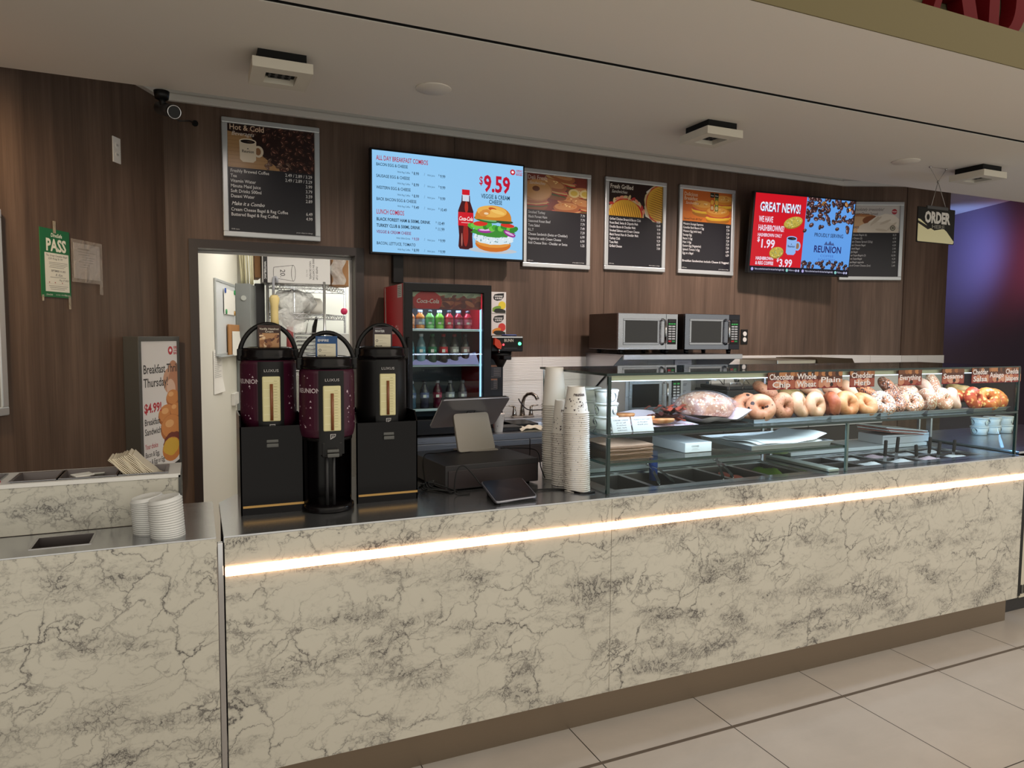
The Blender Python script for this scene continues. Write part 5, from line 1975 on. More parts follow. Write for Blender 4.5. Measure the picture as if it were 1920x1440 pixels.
# cold wells with pans
bw = MB()
def well(x0, x1, nx, ny, what):
    y0, y1 = 2.525, 2.835
    dx, dy = (x1 - x0) / nx, (y1 - y0) / ny
    for j in range(ny):
        for i in range(nx):
            yield x0 + dx * i + .010, x0 + dx * (i + 1) - .010, y0 + dy * j + .008, y0 + dy * (j + 1) - .008, i, j
LB = ['steel food pan nearest the case corner in the left cold well', 'second steel food pan in the left cold well', 'steel food pan under the open tongs in the left cold well', 'steel food pan of sliced tomato in the left cold well', 'steel food pan with green lettuce in the left cold well']
for x0, x1, y0, y1, i, j in well(1.605, 2.695, 5, 1, 0):
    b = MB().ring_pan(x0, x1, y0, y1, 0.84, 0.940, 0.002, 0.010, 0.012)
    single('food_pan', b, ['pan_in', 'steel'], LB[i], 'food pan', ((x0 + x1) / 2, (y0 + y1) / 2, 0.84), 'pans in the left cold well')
def heap(x0, x1, y0, y1, z, h, seed):
    b = MB()
    rnd = random.Random(seed)
    ph = [rnd.uniform(0, 6) for _ in range(6)]
    def fn(u, v):
        e = math.sin(math.pi * u) ** .5 * math.sin(math.pi * v) ** .5 if 0 < u < 1 and 0 < v < 1 else 0
        return (x0 + (x1 - x0) * u, y0 + (y1 - y0) * v, z + h * e * (0.7 + 0.2 * math.sin(9 * u + ph[0]) * math.cos(8 * v + ph[1]) + 0.2 * math.sin(21 * u + ph[2] + 13 * v)))
    b.grid(fn, 22, 22)
    return b
for k in range(7):
    b = MB().lathe([(0, 0), (0.028, 0), (0.030, 0.002), (0.028, 0.004), (0, 0.004)], n=20)
    single('tomato_slice', b, 'tomato', 'pink tomato slice lying in the fourth steel pan', 'tomato slice', group='tomato slices', local=True, mtx=Matrix.Translation((2.35 + random.uniform(-.05, .05), 2.60 + .03 * k, .905 + .004 * (k % 3))) @ Matrix.Rotation(.3, 4, 'X'))
b = heap(2.50, 2.67, 2.56, 2.79, .865, .09, 3)
single('lettuce', b, 'lettuce', 'green shredded lettuce in the right pan of the left cold well', 'lettuce', (2.58, 2.68, .865), kind='stuff')
RB = ('front', 'back')
for x0, x1, y0, y1, i, j in well(2.905, 4.015, 5, 2, 0):
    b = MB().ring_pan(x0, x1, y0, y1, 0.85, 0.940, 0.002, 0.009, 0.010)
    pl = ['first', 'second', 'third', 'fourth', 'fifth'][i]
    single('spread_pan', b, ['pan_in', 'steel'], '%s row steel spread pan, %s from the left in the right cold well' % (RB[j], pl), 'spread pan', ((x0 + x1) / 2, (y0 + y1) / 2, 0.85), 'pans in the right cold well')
    if i >= 1:
        b = heap(x0 + .006, x1 - .006, y0 + .006, y1 - .006, .916, .030, 10 * i + j)
        single('cream_cheese', b, 'cheese_pink' if (i + j) % 3 == 0 else 'cheese', 'cream cheese filling the %s row pan, %s from the left' % (RB[j], pl), 'cream cheese', ((x0 + x1) / 2, (y0 + y1) / 2, .893), kind='stuff')
# spreaders standing in the pans
for (x, y, z0, z1, lean, lb) in ((3.352, 2.62, .935, 1.053, .02, 'leftmost dark handled spreader standing in the cold well'), (3.49, 2.66, .94, 1.058, .10, 'dark handled spreader standing second from the left'), (3.575, 2.60, .93, 1.02, -.12, 'short dark spreader leaning left in the middle'), (3.70, 2.62, .93, 1.052, .05, 'widest dark handled spreader behind the white carton corner'), (3.725, 2.585, .93, 1.03, .12, 'dark spreader leaning on the widest one'), (3.905, 2.62, .93, 1.025, .10, 'rightmost thin dark spreader in the cold well')):
    t = thing('spreader', lb, 'spreader', (x, y, z0), 0, 'cream cheese spreaders')
    MM = Matrix.Translation((x, y, z0)) @ Matrix.Rotation(lean, 4, 'Y')
    L_ = z1 - z0
    b = MB()
    k0 = b.mark()
    b.box(-.010, .010, -.006, .006, L_ * .25, L_, .005)
    b.xf(MM, k0)
    obj('handle', b, 'spreader', t)
    b = MB()
    k0 = b.mark()
    b.box(-.012, .012, -.001, .001, -.03, L_ * .27, .0008)
    b.xf(MM, k0)
    obj('blade', b, 'steel', t)
# tongs
def tongs(p0, p1, top, lb):
    t = thing('tongs', lb, 'tongs', p0, 0, 'steel tongs')
    for a in (p0, p1):
        a, tp = V(a), V(top)
        d = (tp - a)
        b = MB()
        pts = [a, a + d * .1 + V((0, 0, .004)), a + d * .6 + V((0, 0, .012)), tp]
        side = V((1, .3, 0)).normalized()
        prev = None
        for i, p in enumerate(pts):
            wd = (.004, .012, .008, .007)[i]
            r = [b.v(p - side * wd), b.v(p + side * wd), b.v(p + side * wd + V((0, 0, .003))), b.v(p - side * wd + V((0, 0, .003)))]
            if prev:
                for q in range(4):
                    b.f([prev[q], prev[(q + 1) % 4], r[(q + 1) % 4], r[q]])
            else:
                b.f(r[::-1])
            prev = r
        b.f(prev)
        obj('arm', b, 'chrome', t)
    b = MB().cyl(V(top) + V((-.012, 0, .002)), V(top) + V((.012, 0, .002)), .006)
    obj('pivot', b, 'chrome', t)
tongs((1.828, 2.520, .953), (1.915, 2.535, .953), (1.962, 2.80, .985), 'steel tongs resting open on the pans nearest the case corner')
tongs((2.168, 2.508, .953), (2.236, 2.521, .953), (2.364, 2.80, .982), 'steel tongs resting open on the pans by the sliced tomato')
b = MB().cyl((1.985, 2.79, ZC - .04), (1.985, 2.79, 1.055), .02, n=20)
single('blue_utensil', b, 'blue', 'blue handle standing behind the left tongs', 'utensil', (1.985, 2.79, ZC - .04))
# cutting boards behind the wells
b = MB().box(1.60, 2.72, 2.862, 3.10, ZC + .0015, .972, .003)
single('cutting_board', b, 'cutting', 'long white cutting board behind the left cold well', 'cutting board', (2.16, 3.0, ZC), 'cutting boards')
b = MB().box(2.93, 4.02, 2.862, 3.10, ZC + .0015, .972, .003)
single('cutting_board', b, 'cutting', 'long white cutting board behind the right cold well', 'cutting board', (3.47, 3.0, ZC), 'cutting boards')
b = MB().box(2.765, 2.835, 2.46, 2.88, ZC + .0012, .966, .004)
single('well_divider', b, mat('pale divider', (190, 194, 188), 0.45), 'pale bar dividing the two cold wells', 'divider', (2.80, 2.67, ZC))
t = thing('plastic_tub', 'pale green tub under the paper tray, between the wells', 'tub', (2.86, 2.90, .966), 0)
b = MB().lathe([(0, 0), (.062, 0), (.070, .065), (.068, .065), (.060, .004), (0, .004)], (2.86, 2.90, .973), 28)
obj('body', b, 'green_tub', t)
b = MB().lathe([(0, .060), (.0655, .060)], (2.86, 2.90, .973), 28)
obj('filling', b, mat('green filling', (150, 166, 96), 0.6), t)
# white carton with folded flat boxes on it
t = thing('white_carton', 'white carton behind the spreaders', 'carton', (3.83, 2.93, .972), 0)
b = MB().box(3.66, 4.06, 2.88, 3.05, .9735, 1.026, .001)
obj('body', b, 'box_white', t)
b = MB().box(3.66, 4.06, 2.878, 2.8795, 1.012, 1.0135)
obj('flap_edge', b, 'frame_dark', t)
for k in range(4):
    b = MB().box(-.19, .19, -.10, .10, 0, .005, mtx=Matrix.Translation((3.83, 2.955, 1.030 + .0085 * k)) @ Matrix.Rotation(R(8 - 2 * k), 4, 'Z') @ Matrix.Rotation(R(6), 4, 'Y'))
    single('flat_box', b, 'paper' if k % 2 else mat('red printed card', (176, 110, 96), 0.6), 'folded flat bagel box in the pile on the white carton', 'flat box', (3.83, 2.955, 1.03 + .0085 * k), 'folded boxes on the carton')
# bags, carton and papered tray on the lower shelf
for k in range(11):
    b = MB()
    rnd = random.Random(k)
    a_, c_, e_ = rnd.uniform(-.004, .004), rnd.uniform(-.004, .004), rnd.uniform(0, 6)
    b.grid(lambda u, v: (1.562 + .218 * u + a_, 2.505 + .26 * v + c_, 1.0785 + .0055 * k + .0028 * math.sin(8 * u + e_) * math.sin(5 * v + e_)), 10, 8)
    b.grid(lambda u, v: (1.562 + .218 * u + a_, 2.505 + .26 * v + c_, 1.0785 + .0055 * k + .0032 + .0028 * math.sin(8 * u + e_) * math.sin(5 * v + e_)), 10, 8)
    b.box(1.563 + a_, 1.779 + a_, 2.506 + c_, 2.509 + c_, 1.0785 + .0055 * k, 1.0817 + .0055 * k)
    single('paper_bag', b, 'kraft', 'brown paper bag in the flat pile on the lower glass shelf', 'paper bag', (1.67, 2.63, 1.0785 + .0055 * k), 'paper bags in the pile')
t = thing('small_carton', 'small white carton on the lower glass shelf beside the paper bags', 'carton', (2.05, 2.66, 1.077))
b = MB().box(1.982, 2.130, 2.55, 2.80, 1.0785, 1.122, .001)
s = obj('body', b, 'box_white', t)
c = Canvas((1.982, 2.55, 1.0785))
c.rect(.001, .001, .147, .042, (206, 204, 198))
c.text('COOKIES', .035, .024, .010, (90, 90, 84), bold=.03, fit=.042)
c.rect(.04, .016, .07, .0175, (150, 146, 140))
c.rect(.035, .010, .08, .0115, (150, 146, 140))
c.done('lettering', 'print', s)
b = MB().ring_pan(2.30, 2.80, 2.48, 2.84, 1.0785, 1.102, .0015, .006, .006)
single('sheet_tray', b, ['steel_dark', 'steel_dark'], 'steel tray holding loose white paper on the lower glass shelf', 'tray', (2.55, 2.66, 1.0785), 'sheet trays')
for k in range(3):
    b = MB()
    b.grid(lambda u, v: (2.34 + .40 * u + .03 * k, 2.51 + .28 * v, 1.086 + .004 * k + .012 * math.sin(3.2 * u + k) ** 2 + (.028 * (u - .8) / .2 if u > .8 and k == 2 else 0) + .006 * math.sin(6 * v)), 24, 12)
    single('tissue_sheet', b, 'paper', 'white deli paper sheet curling in the tray on the lower glass shelf', 'paper sheet', (2.55, 2.65, 1.084), 'deli paper sheets')

# ------------------------------------------------------------------ trays on the middle shelf
ZT_ = 1.1965
TR = [(2.33, 2.808, 2.495, 'first bagel tray, holding chocolate chip and whole wheat bagels'), (2.818, 3.150, 2.495, 'second bagel tray, under the Plain and Cheddar Herb cards'), (3.160, 3.495, 2.495, 'third bagel tray, holding the poppy seed bagels'), (3.505, 3.838, 2.490, 'fourth bagel tray, holding the sesame bagels'), (3.848, 4.150, 2.470, 'fifth bagel tray, holding the orange cheese bagels')]
for x0, x1, y0, lb in TR:
    b = MB().ring_pan(x0, x1, y0 + .008, 2.86, ZT_ + .0015, ZT_ + .022, .0015, .004, .012)
    single('bagel_tray', b, ['steel', 'steel'], 'steel ' + lb, 'tray', ((x0 + x1) / 2, 2.68, ZT_), 'bagel trays')
b = MB().ring_pan(1.70, 2.30, 2.50, 2.86, ZT_ + .0015, ZT_ + .012, .0015, .006, .008)
single('dark_tray', b, ['black', 'black'], 'flat black tray under the wrapped loaf and the bacon', 'tray', (2.0, 2.68, ZT_))

# bagels
BM = {
    'chip': bread_mat('chocolate chip bagel', (185, 120, 85), (208, 148, 113), (50, 26, 20), .05, sscale=70),
    'wheat': bread_mat('whole wheat bagel', (171, 108, 76), (194, 136, 102), (150, 100, 66), .25),
    'plain': bread_mat('plain bagel', (199, 145, 104), (219, 176, 143), patchy=.9),
    'pale': bread_mat('pale bagel', (208, 163, 134), (221, 184, 160), patchy=.8),
    'herb': bread_mat('green herb bagel', (158, 134, 81), (185, 152, 101)),
    'cinn': bread_mat('cinnamon bagel', (158, 76, 45), (192, 112, 74), (100, 48, 34), .12, sscale=60),
    'gold': bread_mat('golden bagel', (192, 113, 57), (217, 163, 113), patchy=.8),
    'poppy': bread_mat('poppy seed bagel', (192, 112, 63), (210, 140, 95), (44, 42, 50), .5, sscale=260),
    'poppyd': bread_mat('dense poppy seed bagel', (176, 108, 71), (194, 132, 96), (38, 36, 44), .78, (224, 214, 206), sscale=280),
    'poppyw': bread_mat('seeded white bagel', (194, 136, 101), (207, 156, 124), (228, 224, 222), .7, (62, 60, 70), sscale=230),
    'every': bread_mat('everything bagel', (198, 136, 101), (210, 155, 121), (240, 226, 208), .6, (84, 68, 66), sscale=220),
    'sesame': bread_mat('sesame bagel', (196, 136, 101), (212, 160, 129), (246, 232, 206), .55, sscale=240),
    'asiago': bread_mat('red cheese bagel', (167, 52, 31), (201, 97, 51), (240, 170, 100), .3, sscale=90),
    'cheddar': bread_mat('orange cheese bagel', (185, 84, 28), (216, 137, 63), (246, 200, 120), .3, sscale=90),
}
KN = {'chip': 'chocolate chip', 'wheat': 'whole wheat', 'plain': 'plain', 'pale': 'pale smooth', 'herb': 'greenish herb', 'cinn': 'reddish brown', 'gold': 'golden', 'poppy': 'poppy seed', 'poppyd': 'dark poppy seeded', 'poppyw': 'white seeded', 'every': 'everything seeded', 'sesame': 'sesame', 'asiago': 'red cheese', 'cheddar': 'orange cheese'}
def bagel_mesh(seed, rough=0.0):
    rnd = random.Random(seed)
    b = MB()
    ph = [rnd.uniform(0, 6.3) for _ in range(6)]
    Rm, r0 = .0385 + rnd.uniform(-.0015, .0022), .0292
    def fn(u, v):
        a, c = 2 * math.pi * u, 2 * math.pi * v
        r = r0 * (1 + .07 * math.sin(a + ph[0]) + .05 * math.sin(2 * a + ph[1]) + .025 * math.sin(5 * a + ph[2] + 2 * math.sin(c)))
        Rr = Rm * (1 + .03 * math.sin(2 * a + ph[3]))
        if rough:
            r *= 1 + rough * (math.sin(17 * a + 3 * math.sin(5 * c + ph[4])) * math.sin(7 * c + ph[5]))
        x = Rr + r * math.cos(c)
        x = max(x, .0055 + .005 * math.sin(a * 2 + ph[4]) ** 2)
        z = r * .98 * math.sin(c)
        if z < 0:
            z *= .84
        return (x * math.cos(a), x * math.sin(a), z)
    b.grid(fn, 48, 22, True, True, True)
    return b
OR = {'F': (78, 0, 4), 'FR': (70, 18, 16), 'FU': (52, 0, -6), 'L': (58, 0, -24), 'L2': (56, 6, -40), 'T': (10, 6, 0), 'T2': (22, 24, 10), 'D': (46, 38, 30), 'D2': (40, 30, 20), 'S': (82, 0, 74)}
BG = [(2.410, 2.545, 1.257, 'chip', 'L'), (2.373, 2.600, 1.262, 'chip', 'L2'), (2.362, 2.70, 1.262, 'chip', 'T'), (2.560, 2.560, 1.257, 'wheat', 'F'), (2.664, 2.560, 1.257, 'plain', 'FR'), (2.756, 2.550, 1.256, 'plain', 'F'),
      (2.599, 2.720, 1.320, 'wheat', 'T2'), (2.490, 2.730, 1.262, 'wheat', 'T'), (2.555, 2.650, 1.266, 'wheat', 'T'), (2.670, 2.680, 1.264, 'wheat', 'T'), (2.800, 2.750, 1.290, 'herb', 'T'), (2.890, 2.660, 1.250, 'cinn', 'T'),
      (2.915, 2.720, 1.302, 'plain', 'T2'), (2.872, 2.560, 1.256, 'cinn', 'S'), (2.966, 2.545, 1.256, 'gold', 'F'), (3.095, 2.550, 1.250, 'gold', 'FU'), (3.002, 2.650, 1.300, 'plain', 'T2'), (3.086, 2.640, 1.306, 'plain', 'D'), (3.110, 2.720, 1.250, 'cinn', 'T'),
      (3.251, 2.680, 1.300, 'poppy', 'T2'), (3.445, 2.690, 1.318, 'poppyd', 'D2'), (3.350, 2.690, 1.268, 'every', 'T'), (3.228, 2.550, 1.252, 'poppyw', 'L'), (3.345, 2.580, 1.256, 'poppyd', 'FU'), (3.445, 2.555, 1.252, 'every', 'L'), (3.230, 2.680, 1.242, 'poppyw', 'T'),
      (3.580, 2.700, 1.300, 'sesame', 'T'), (3.560, 2.680, 1.250, 'every', 'T'), (3.566, 2.555, 1.256, 'sesame', 'S'), (3.700, 2.660, 1.304, 'pale', 'D'), (3.845, 2.720, 1.326, 'sesame', 'FR'), (3.686, 2.545, 1.257, 'sesame', 'F'), (3.782, 2.555, 1.254, 'pale', 'FR'), (3.750, 2.690, 1.248, 'sesame', 'T'),
      (3.905, 2.630, 1.262, 'asiago', 'T'), (3.928, 2.535, 1.255, 'asiago', 'F'), (4.026, 2.520, 1.253, 'cheddar', 'L'), (4.110, 2.540, 1.250, 'cheddar', 'L2'), (4.035, 2.690, 1.292, 'herb', 'T'), (4.000, 2.640, 1.262, 'cheddar', 'T'), (4.095, 2.650, 1.252, 'cheddar', 'T')]
BL = ['front chocolate chip bagel facing the glass', 'chocolate chip bagel behind the front one', 'flat chocolate chip bagel at the back left of the tray', 'whole wheat bagel facing front with a dark hole', 'plain bagel leaning beside the whole wheat bagel', 'plain bagel at the right end of the first tray front', 'whole wheat bagel topmost in the first tray', 'flat whole wheat bagel at the back beside the chip bagels', 'flat whole wheat bagel behind the front whole wheat one', 'flat whole wheat bagel behind the two plain bagels', 'greenish herb bagel at the back under the Whole Wheat card', 'flat reddish brown bagel behind the upright one', 'pale plain bagel on top under the Whole Wheat and Plain cards', 'reddish brown bagel standing edge-on at the tray front', 'golden bagel facing front with a wide dark hole', 'golden bagel tipped back beside the wide holed one', 'plain bagel tilted on top under the Plain card', 'plain bagel leaning steeply left of the Cheddar Herb card', 'flat reddish brown bagel under the steep plain one', 'poppy seed bagel tilted under the Cheddar Herb card', 'dark poppy seeded bagel topmost in the third tray', 'flat seeded bagel under the topmost poppy one', 'white seeded bagel leaning at the left front of the third tray', 'dark poppy seeded bagel at the middle front of the third tray', 'seeded bagel at the right front of the third tray', 'flat white seeded bagel under the tilted poppy one', 'flat sesame bagel under the Everything card', 'flat seeded bagel under the flat sesame one', 'sesame bagel standing edge-on at the left of the fourth tray', 'pale smooth bagel leaning steeply right of the Everything card', 'sesame bagel standing topmost beside the Sesame card', 'sesame bagel facing front in the fourth tray', 'pale smooth bagel at the right front of the fourth tray', 'flat sesame bagel at the back of the fourth tray', 'flat red cheese bagel behind the front red one', 'red cheese bagel facing front with a round hole', 'orange cheese bagel leaning in the middle of the fifth tray', 'orange cheese bagel at the right end of the fifth tray', 'brownish herb bagel at the back top of the fifth tray', 'flat orange cheese bagel behind the leaning one', 'flat orange cheese bagel at the back right of the fifth tray']
for i, ((x, y, z, k, o), lb) in enumerate(zip(BG, BL)):
    ex, ey, ez = OR[o]
    mt = Matrix.Translation((x, y, z + .009)) @ Matrix.Rotation(R(ez + random.uniform(-6, 6)), 4, 'Z') @ Matrix.Rotation(R(ey), 4, 'Y') @ Matrix.Rotation(R(ex + random.uniform(-4, 4)), 4, 'X') @ Matrix.Rotation(random.uniform(0, 6), 4, 'Z')
    single('bagel', bagel_mesh(i, .05 if k in ('asiago', 'cheddar', 'every', 'poppyw') else 0.0), BM[k], lb, 'bagel', group='bagels in the case', mtx=mt, local=True)

# wrapped loaf
t = thing('wrapped_loaf', 'big dark crusted loaf in clear film and white paper on the black tray', 'bread loaf', (2.20, 2.68, 1.21))
b = MB()
def loaf(e):
    def fn(u, v):
        a, p = 2 * math.pi * u, -math.pi / 2 + math.pi * v
        n1 = .04 * math.sin(3 * a + 1) * math.cos(p) + .03 * math.sin(7 * a + 5 * p)
        rr = math.cos(p) * (1 + n1 + e * (.08 * math.sin(9 * a + 4 * p) + .05 * math.sin(17 * a)))
        z = math.sin(p) * (.074 + e * .006)
        if z < -.042:
            z = -.042
        return (2.195 + (.150 + e * .012) * rr * math.cos(a), 2.68 + (.115 + e * .012) * rr * math.sin(a), 1.265 + z + .018 * math.cos(p) * math.cos(a + 2.6))
    return fn
b.grid(loaf(0), 40, 20, True, True, False)
obj('crust', b, bread_mat('dark loaf crust', (150, 96, 66), (196, 148, 110), (226, 200, 170), .35, sscale=160), t)
b = MB().grid(loaf(1.0), 56, 26, True, True, False)
obj('plastic_film', b, 'film', t)
b = MB()
def liner(u, v):
    x, y = 2.03 + .285 * u, 2.50 + .34 * v
    e = max(abs(u - .5), abs(v - .5)) * 2
    z = 1.211 + .030 * max(0, e - .74) / .26 * (0.75 + .25 * math.sin(7 * u + 3 * v) + (.9 if u > .7 and v < .5 else 0) * max(0, (u - .7) / .3)) + .003 * math.sin(19 * u) * math.sin(15 * v)
    return (x, y, z)
b.grid(liner, 36, 36)
obj('paper_wrap', b, mat('pinkish white paper', (232, 220, 232), 0.7), t)
# bacon on printed liner paper with split bagels
b = MB()
b.keep = True
b.grid(lambda u, v: (1.72 + .30 * u, 2.505 + .34 * v, 1.2105 + .006 * math.sin(7 * u) * math.sin(5 * v) + (.03 * (v - .85) / .15 if v > .85 else 0)), 20, 20)
for f in b.bm.faces:
    for l in f.loops:
        l[b.cl] = lin((226, 218, 232))
for k in range(38):
    x, y = random.uniform(1.735, 2.005), random.uniform(2.515, 2.78)
    u, v = (x - 1.72) / .3, (y - 2.505) / .34
    z = 1.2118 + .006 * math.sin(7 * u) * math.sin(5 * v)
    r = .010
    for q in range(12):
        a0, a1 = 2 * math.pi * q / 12, 2 * math.pi * (q + 1) / 12
        b.poly([(x + r * math.cos(a0), y + r * math.sin(a0), z), (x + r * math.cos(a1), y + r * math.sin(a1), z), (x + r * .6 * math.cos(a1), y + r * .6 * math.sin(a1), z), (x + r * .6 * math.cos(a0), y + r * .6 * math.sin(a0), z)], lin((196, 70, 90)))
single('liner_paper', b, 'print', 'white liner paper printed with small red rings under the bacon', 'paper', (1.87, 2.67, 1.2105))
for k in range(16):
    b = MB()
    L_, ph = random.uniform(.10, .15), random.uniform(0, 6)
    b.grid(lambda u, v: (L_ * (u - .5), .022 * (v - .5) + .003 * math.sin(9 * u + ph), .006 * math.sin(14 * u + ph) + .001 * v), 18, 3)
    b.grid(lambda u, v: (L_ * (u - .5), .022 * (v - .5) + .003 * math.sin(9 * u + ph), .0025 + .006 * math.sin(14 * u + ph) + .001 * v), 18, 3)
    single('bacon_strip', b, mat('bacon', random.choice(((120, 50, 38), (86, 38, 32), (160, 74, 58), (70, 34, 32))), 0.35), 'dark crisp bacon strip in the heap beside the wrapped loaf', 'bacon', group='bacon strips', local=True,
           mtx=Matrix.Translation((1.925 + random.uniform(-.05, .06), 2.63 + random.uniform(-.06, .06), 1.224 + .0035 * k)) @ Matrix.Rotation(random.uniform(-.8, .5), 4, 'Z') @ Matrix.Rotation(random.uniform(-.15, .15), 4, 'X'))
for x, y, z, lb in ((1.80, 2.62, 1.222, 'split bagel half lying cut side up nearest the price cards'), (1.775, 2.74, 1.224, 'split bagel half lying behind the other two'), (1.85, 2.545, 1.218, 'split bagel half half hidden behind the right price card')):
    b = MB().lathe([(0, 0.004), (.03, 0.0), (.05, .006), (.056, .016), (.053, .021), (.012, .021), (.008, .018), (0, .018)], n=32)
    single('bagel_half', b, BM['gold'], lb, 'bagel half', group='split bagel halves', local=True, mtx=Matrix.Translation((x, y, z)) @ Matrix.Rotation(random.uniform(-.15, .15), 4, 'X'))

# price cards on the middle shelf
for x0, x1, lb, rows in ((1.562, 1.655, 'left white allergy card standing on the middle shelf', ('CREAM CHEESE', 'ask our staff', 'for today flavours', 'plain  herb', 'salmon')), (1.662, 1.765, 'right white card standing on the middle shelf beside the bacon', ('PLEASE DO NOT LEAN', 'on the glass', 'thank you'))):
    t = thing('price_card', lb, 'card', ((x0 + x1) / 2, 2.49, ZT_), 0, 'white cards on the shelf')
    b = MB()
    b.prism([(2.482, ZT_ + .0005), (2.485, ZT_ + .0005), (2.506, ZT_ + .062), (2.503, ZT_ + .062)], x0, x1, 'YZ')
    b.box(x0, x1, 2.482, 2.52, ZT_ + .0005, ZT_ + .002)
    s = obj('holder', b, mat('card white', (232, 236, 242), 0.5), t)
    c = Canvas((x0, 2.482, ZT_ + .0005), (1, 0, 0), (0, .021, .0615))
    w = x1 - x0
    c.rect(.001, .001, w - .001, .064, (232, 236, 242))
    for k, rr in enumerate(rows):
        c.text(rr, w / 2, .050 - k * .0105, .0075, (60, 64, 80), 'c', bold=.01, fit=w * (.78 if k == 0 else .5))
    c.done('lettering', 'print', s)

# tubs of cream cheese
def tub(x, y, z, lb, group, first=[None]):
    if first[0] is None:
        t = thing('cream_cheese_tub', lb, 'tub', (x, y, z), 0, group)
        b = MB().lathe([(0, 0), (.042, 0), (.0445, .002), (.052, .050), (.0500, .050), (.0, .048)], n=36)
        obj('tub_body', b, 'white', t, True)
        b = MB().lathe([(0, .0565), (.049, .0565), (.0535, .0545), (.0545, .048), (.0525, .048)], n=36)
        obj('lid', b, 'lid', t, True)
        b = MB()
        b.keep = True
        def on(a, zz, e=.0006):
            r = .0445 + .0075 * (zz - .002) / .048 + e
            return V((r * math.sin(a), -r * math.cos(a), zz))
        for a0 in (.25, 2.3, 4.4):
            def disc(rad, col, e, dz=0):
                n = 16
                b.poly([on(a0 + rad * math.cos(2 * math.pi * q / n) / .048, .025 + dz + rad * .92 * math.sin(2 * math.pi * q / n), e) for q in range(n)], lin(col))
            disc(.0215, (70, 78, 84), .0008)
            b.poly([on(a0 - .012 / .048, .036, .0016), on(a0, .026, .0016), on(a0 + .012 / .048, .036, .0016), on(a0, .031, .0016)], lin((190, 206, 150)))
            vs, fs, w_ = glyphs('PHILLY', .02)
            bv = [b.v(on(a0 + (-.015 + px * .03 / w_) / .048, .014 + py * .010, .0018)) for px, py in vs]
            for f_ in fs:
                b.f([bv[i] for i in f_], c=lin((226, 228, 224)))
        obj('label_print', b, 'print', t, True)
        kids(t)
        first[0] = t
        return t
    return dup(first[0], Matrix.Translation((x, y, z)) @ Matrix.Rotation(random.uniform(-.2, .3), 4, 'Z'), lb, group)
for k, nm in enumerate(('bottom', 'middle', 'top')):
    tub(1.612, 2.62, ZT_ + .001 + .0575 * k, 'white cream cheese tub, %s of the front pile at the case corner' % nm, 'tubs at the case corner')
for k, nm in enumerate(('bottom', 'middle', 'top')):
    tub(1.600, 2.745, ZT_ + .001 + .0575 * k, 'white cream cheese tub, %s of the pile behind at the case corner' % nm, 'tubs at the case corner')

# flavour cards hung on the front glass
def flavour(x0, x1, z0, z1, rows, lb, y=YF - .0028, split=1):
    t = thing('flavour_tag', lb, 'sign', ((x0 + x1) / 2, y, z0), 0, 'flavour cards on the case')
    b = MB().box(x0, x1, y, y + .002, z0, z1)
    s = obj('card', b, mat('dark red card', (120, 22, 24), 0.35), t)
    w, h = x1 - x0, z1 - z0
    c = Canvas((x0, y, z0))
    box = (0, 0, w, h)
    c.rect(0, 0, w, h, (126, 20, 26))
    c.rect(0, h * .55, w, h, (84, 44, 30))
    for k in range(7):
        c.clipell(box, w * (k + .5) / 7, h * .90, w * .10, h * .17, random.choice(((150, 96, 58), (176, 120, 76), (110, 66, 40), (60, 34, 24))), 0, 12)
    for k in range(4):
        c.clipell(box, w * (.12 + .27 * k), h * .30, w * .16, h * .26, random.choice(((166, 92, 70), (196, 136, 106), (150, 76, 60), (206, 150, 124))), random.uniform(-20, 20), 14)
    c.clipell(box, w * .55, h * .22, w * .07, h * .12, (46, 24, 20))
    n = len(rows)
    for k, r in enumerate(rows):
        c.text(r, w / 2 + .001, h * (.36 if n == 1 else .58 - .46 * k) - .001, h * .47, (70, 16, 18), 'c', bold=.02, fit=w * min(.9, .15 * len(r) + .08))
        c.text(r, w / 2, h * (.36 if n == 1 else .58 - .46 * k), h * .47, (234, 226, 226), 'c', bold=.02, fit=w * min(.9, .15 * len(r) + .08))
    c.done('lettering', 'print', s)
flavour(2.352, 2.513, 1.359, 1.437, ('Chocolate', 'Chip'), 'red Chocolate Chip card on the case front')
flavour(2.515, 2.659, 1.359, 1.437, ('Whole', 'Wheat'), 'red Whole Wheat card on the case front')
flavour(2.661, 2.815, 1.359, 1.436, ('Plain',), 'red Plain card on the case front')
flavour(2.866, 3.033, 1.359, 1.436, ('Cheddar', 'Herb'), 'red Cheddar Herb card on the case front')
flavour(3.203, 3.374, 1.359, 1.437, ('Everything',), 'red Everything card on the case front')
flavour(3.530, 3.703, 1.360, 1.438, ('Sesame',), 'red Sesame card on the case front')
flavour(3.766, 3.906, 1.359, 1.440, ('Cheddar', 'Salsa'), 'red Cheddar Salsa card, first of the three joined at the right')
flavour(3.908, 4.040, 1.359, 1.440, ('Asiago',), 'red Asiago card, middle of the three joined at the right')
flavour(4.042, 4.184, 1.359, 1.440, ('Cheddar', 'Jalapeno'), 'red Cheddar Jalapeno card at the right end of the case')

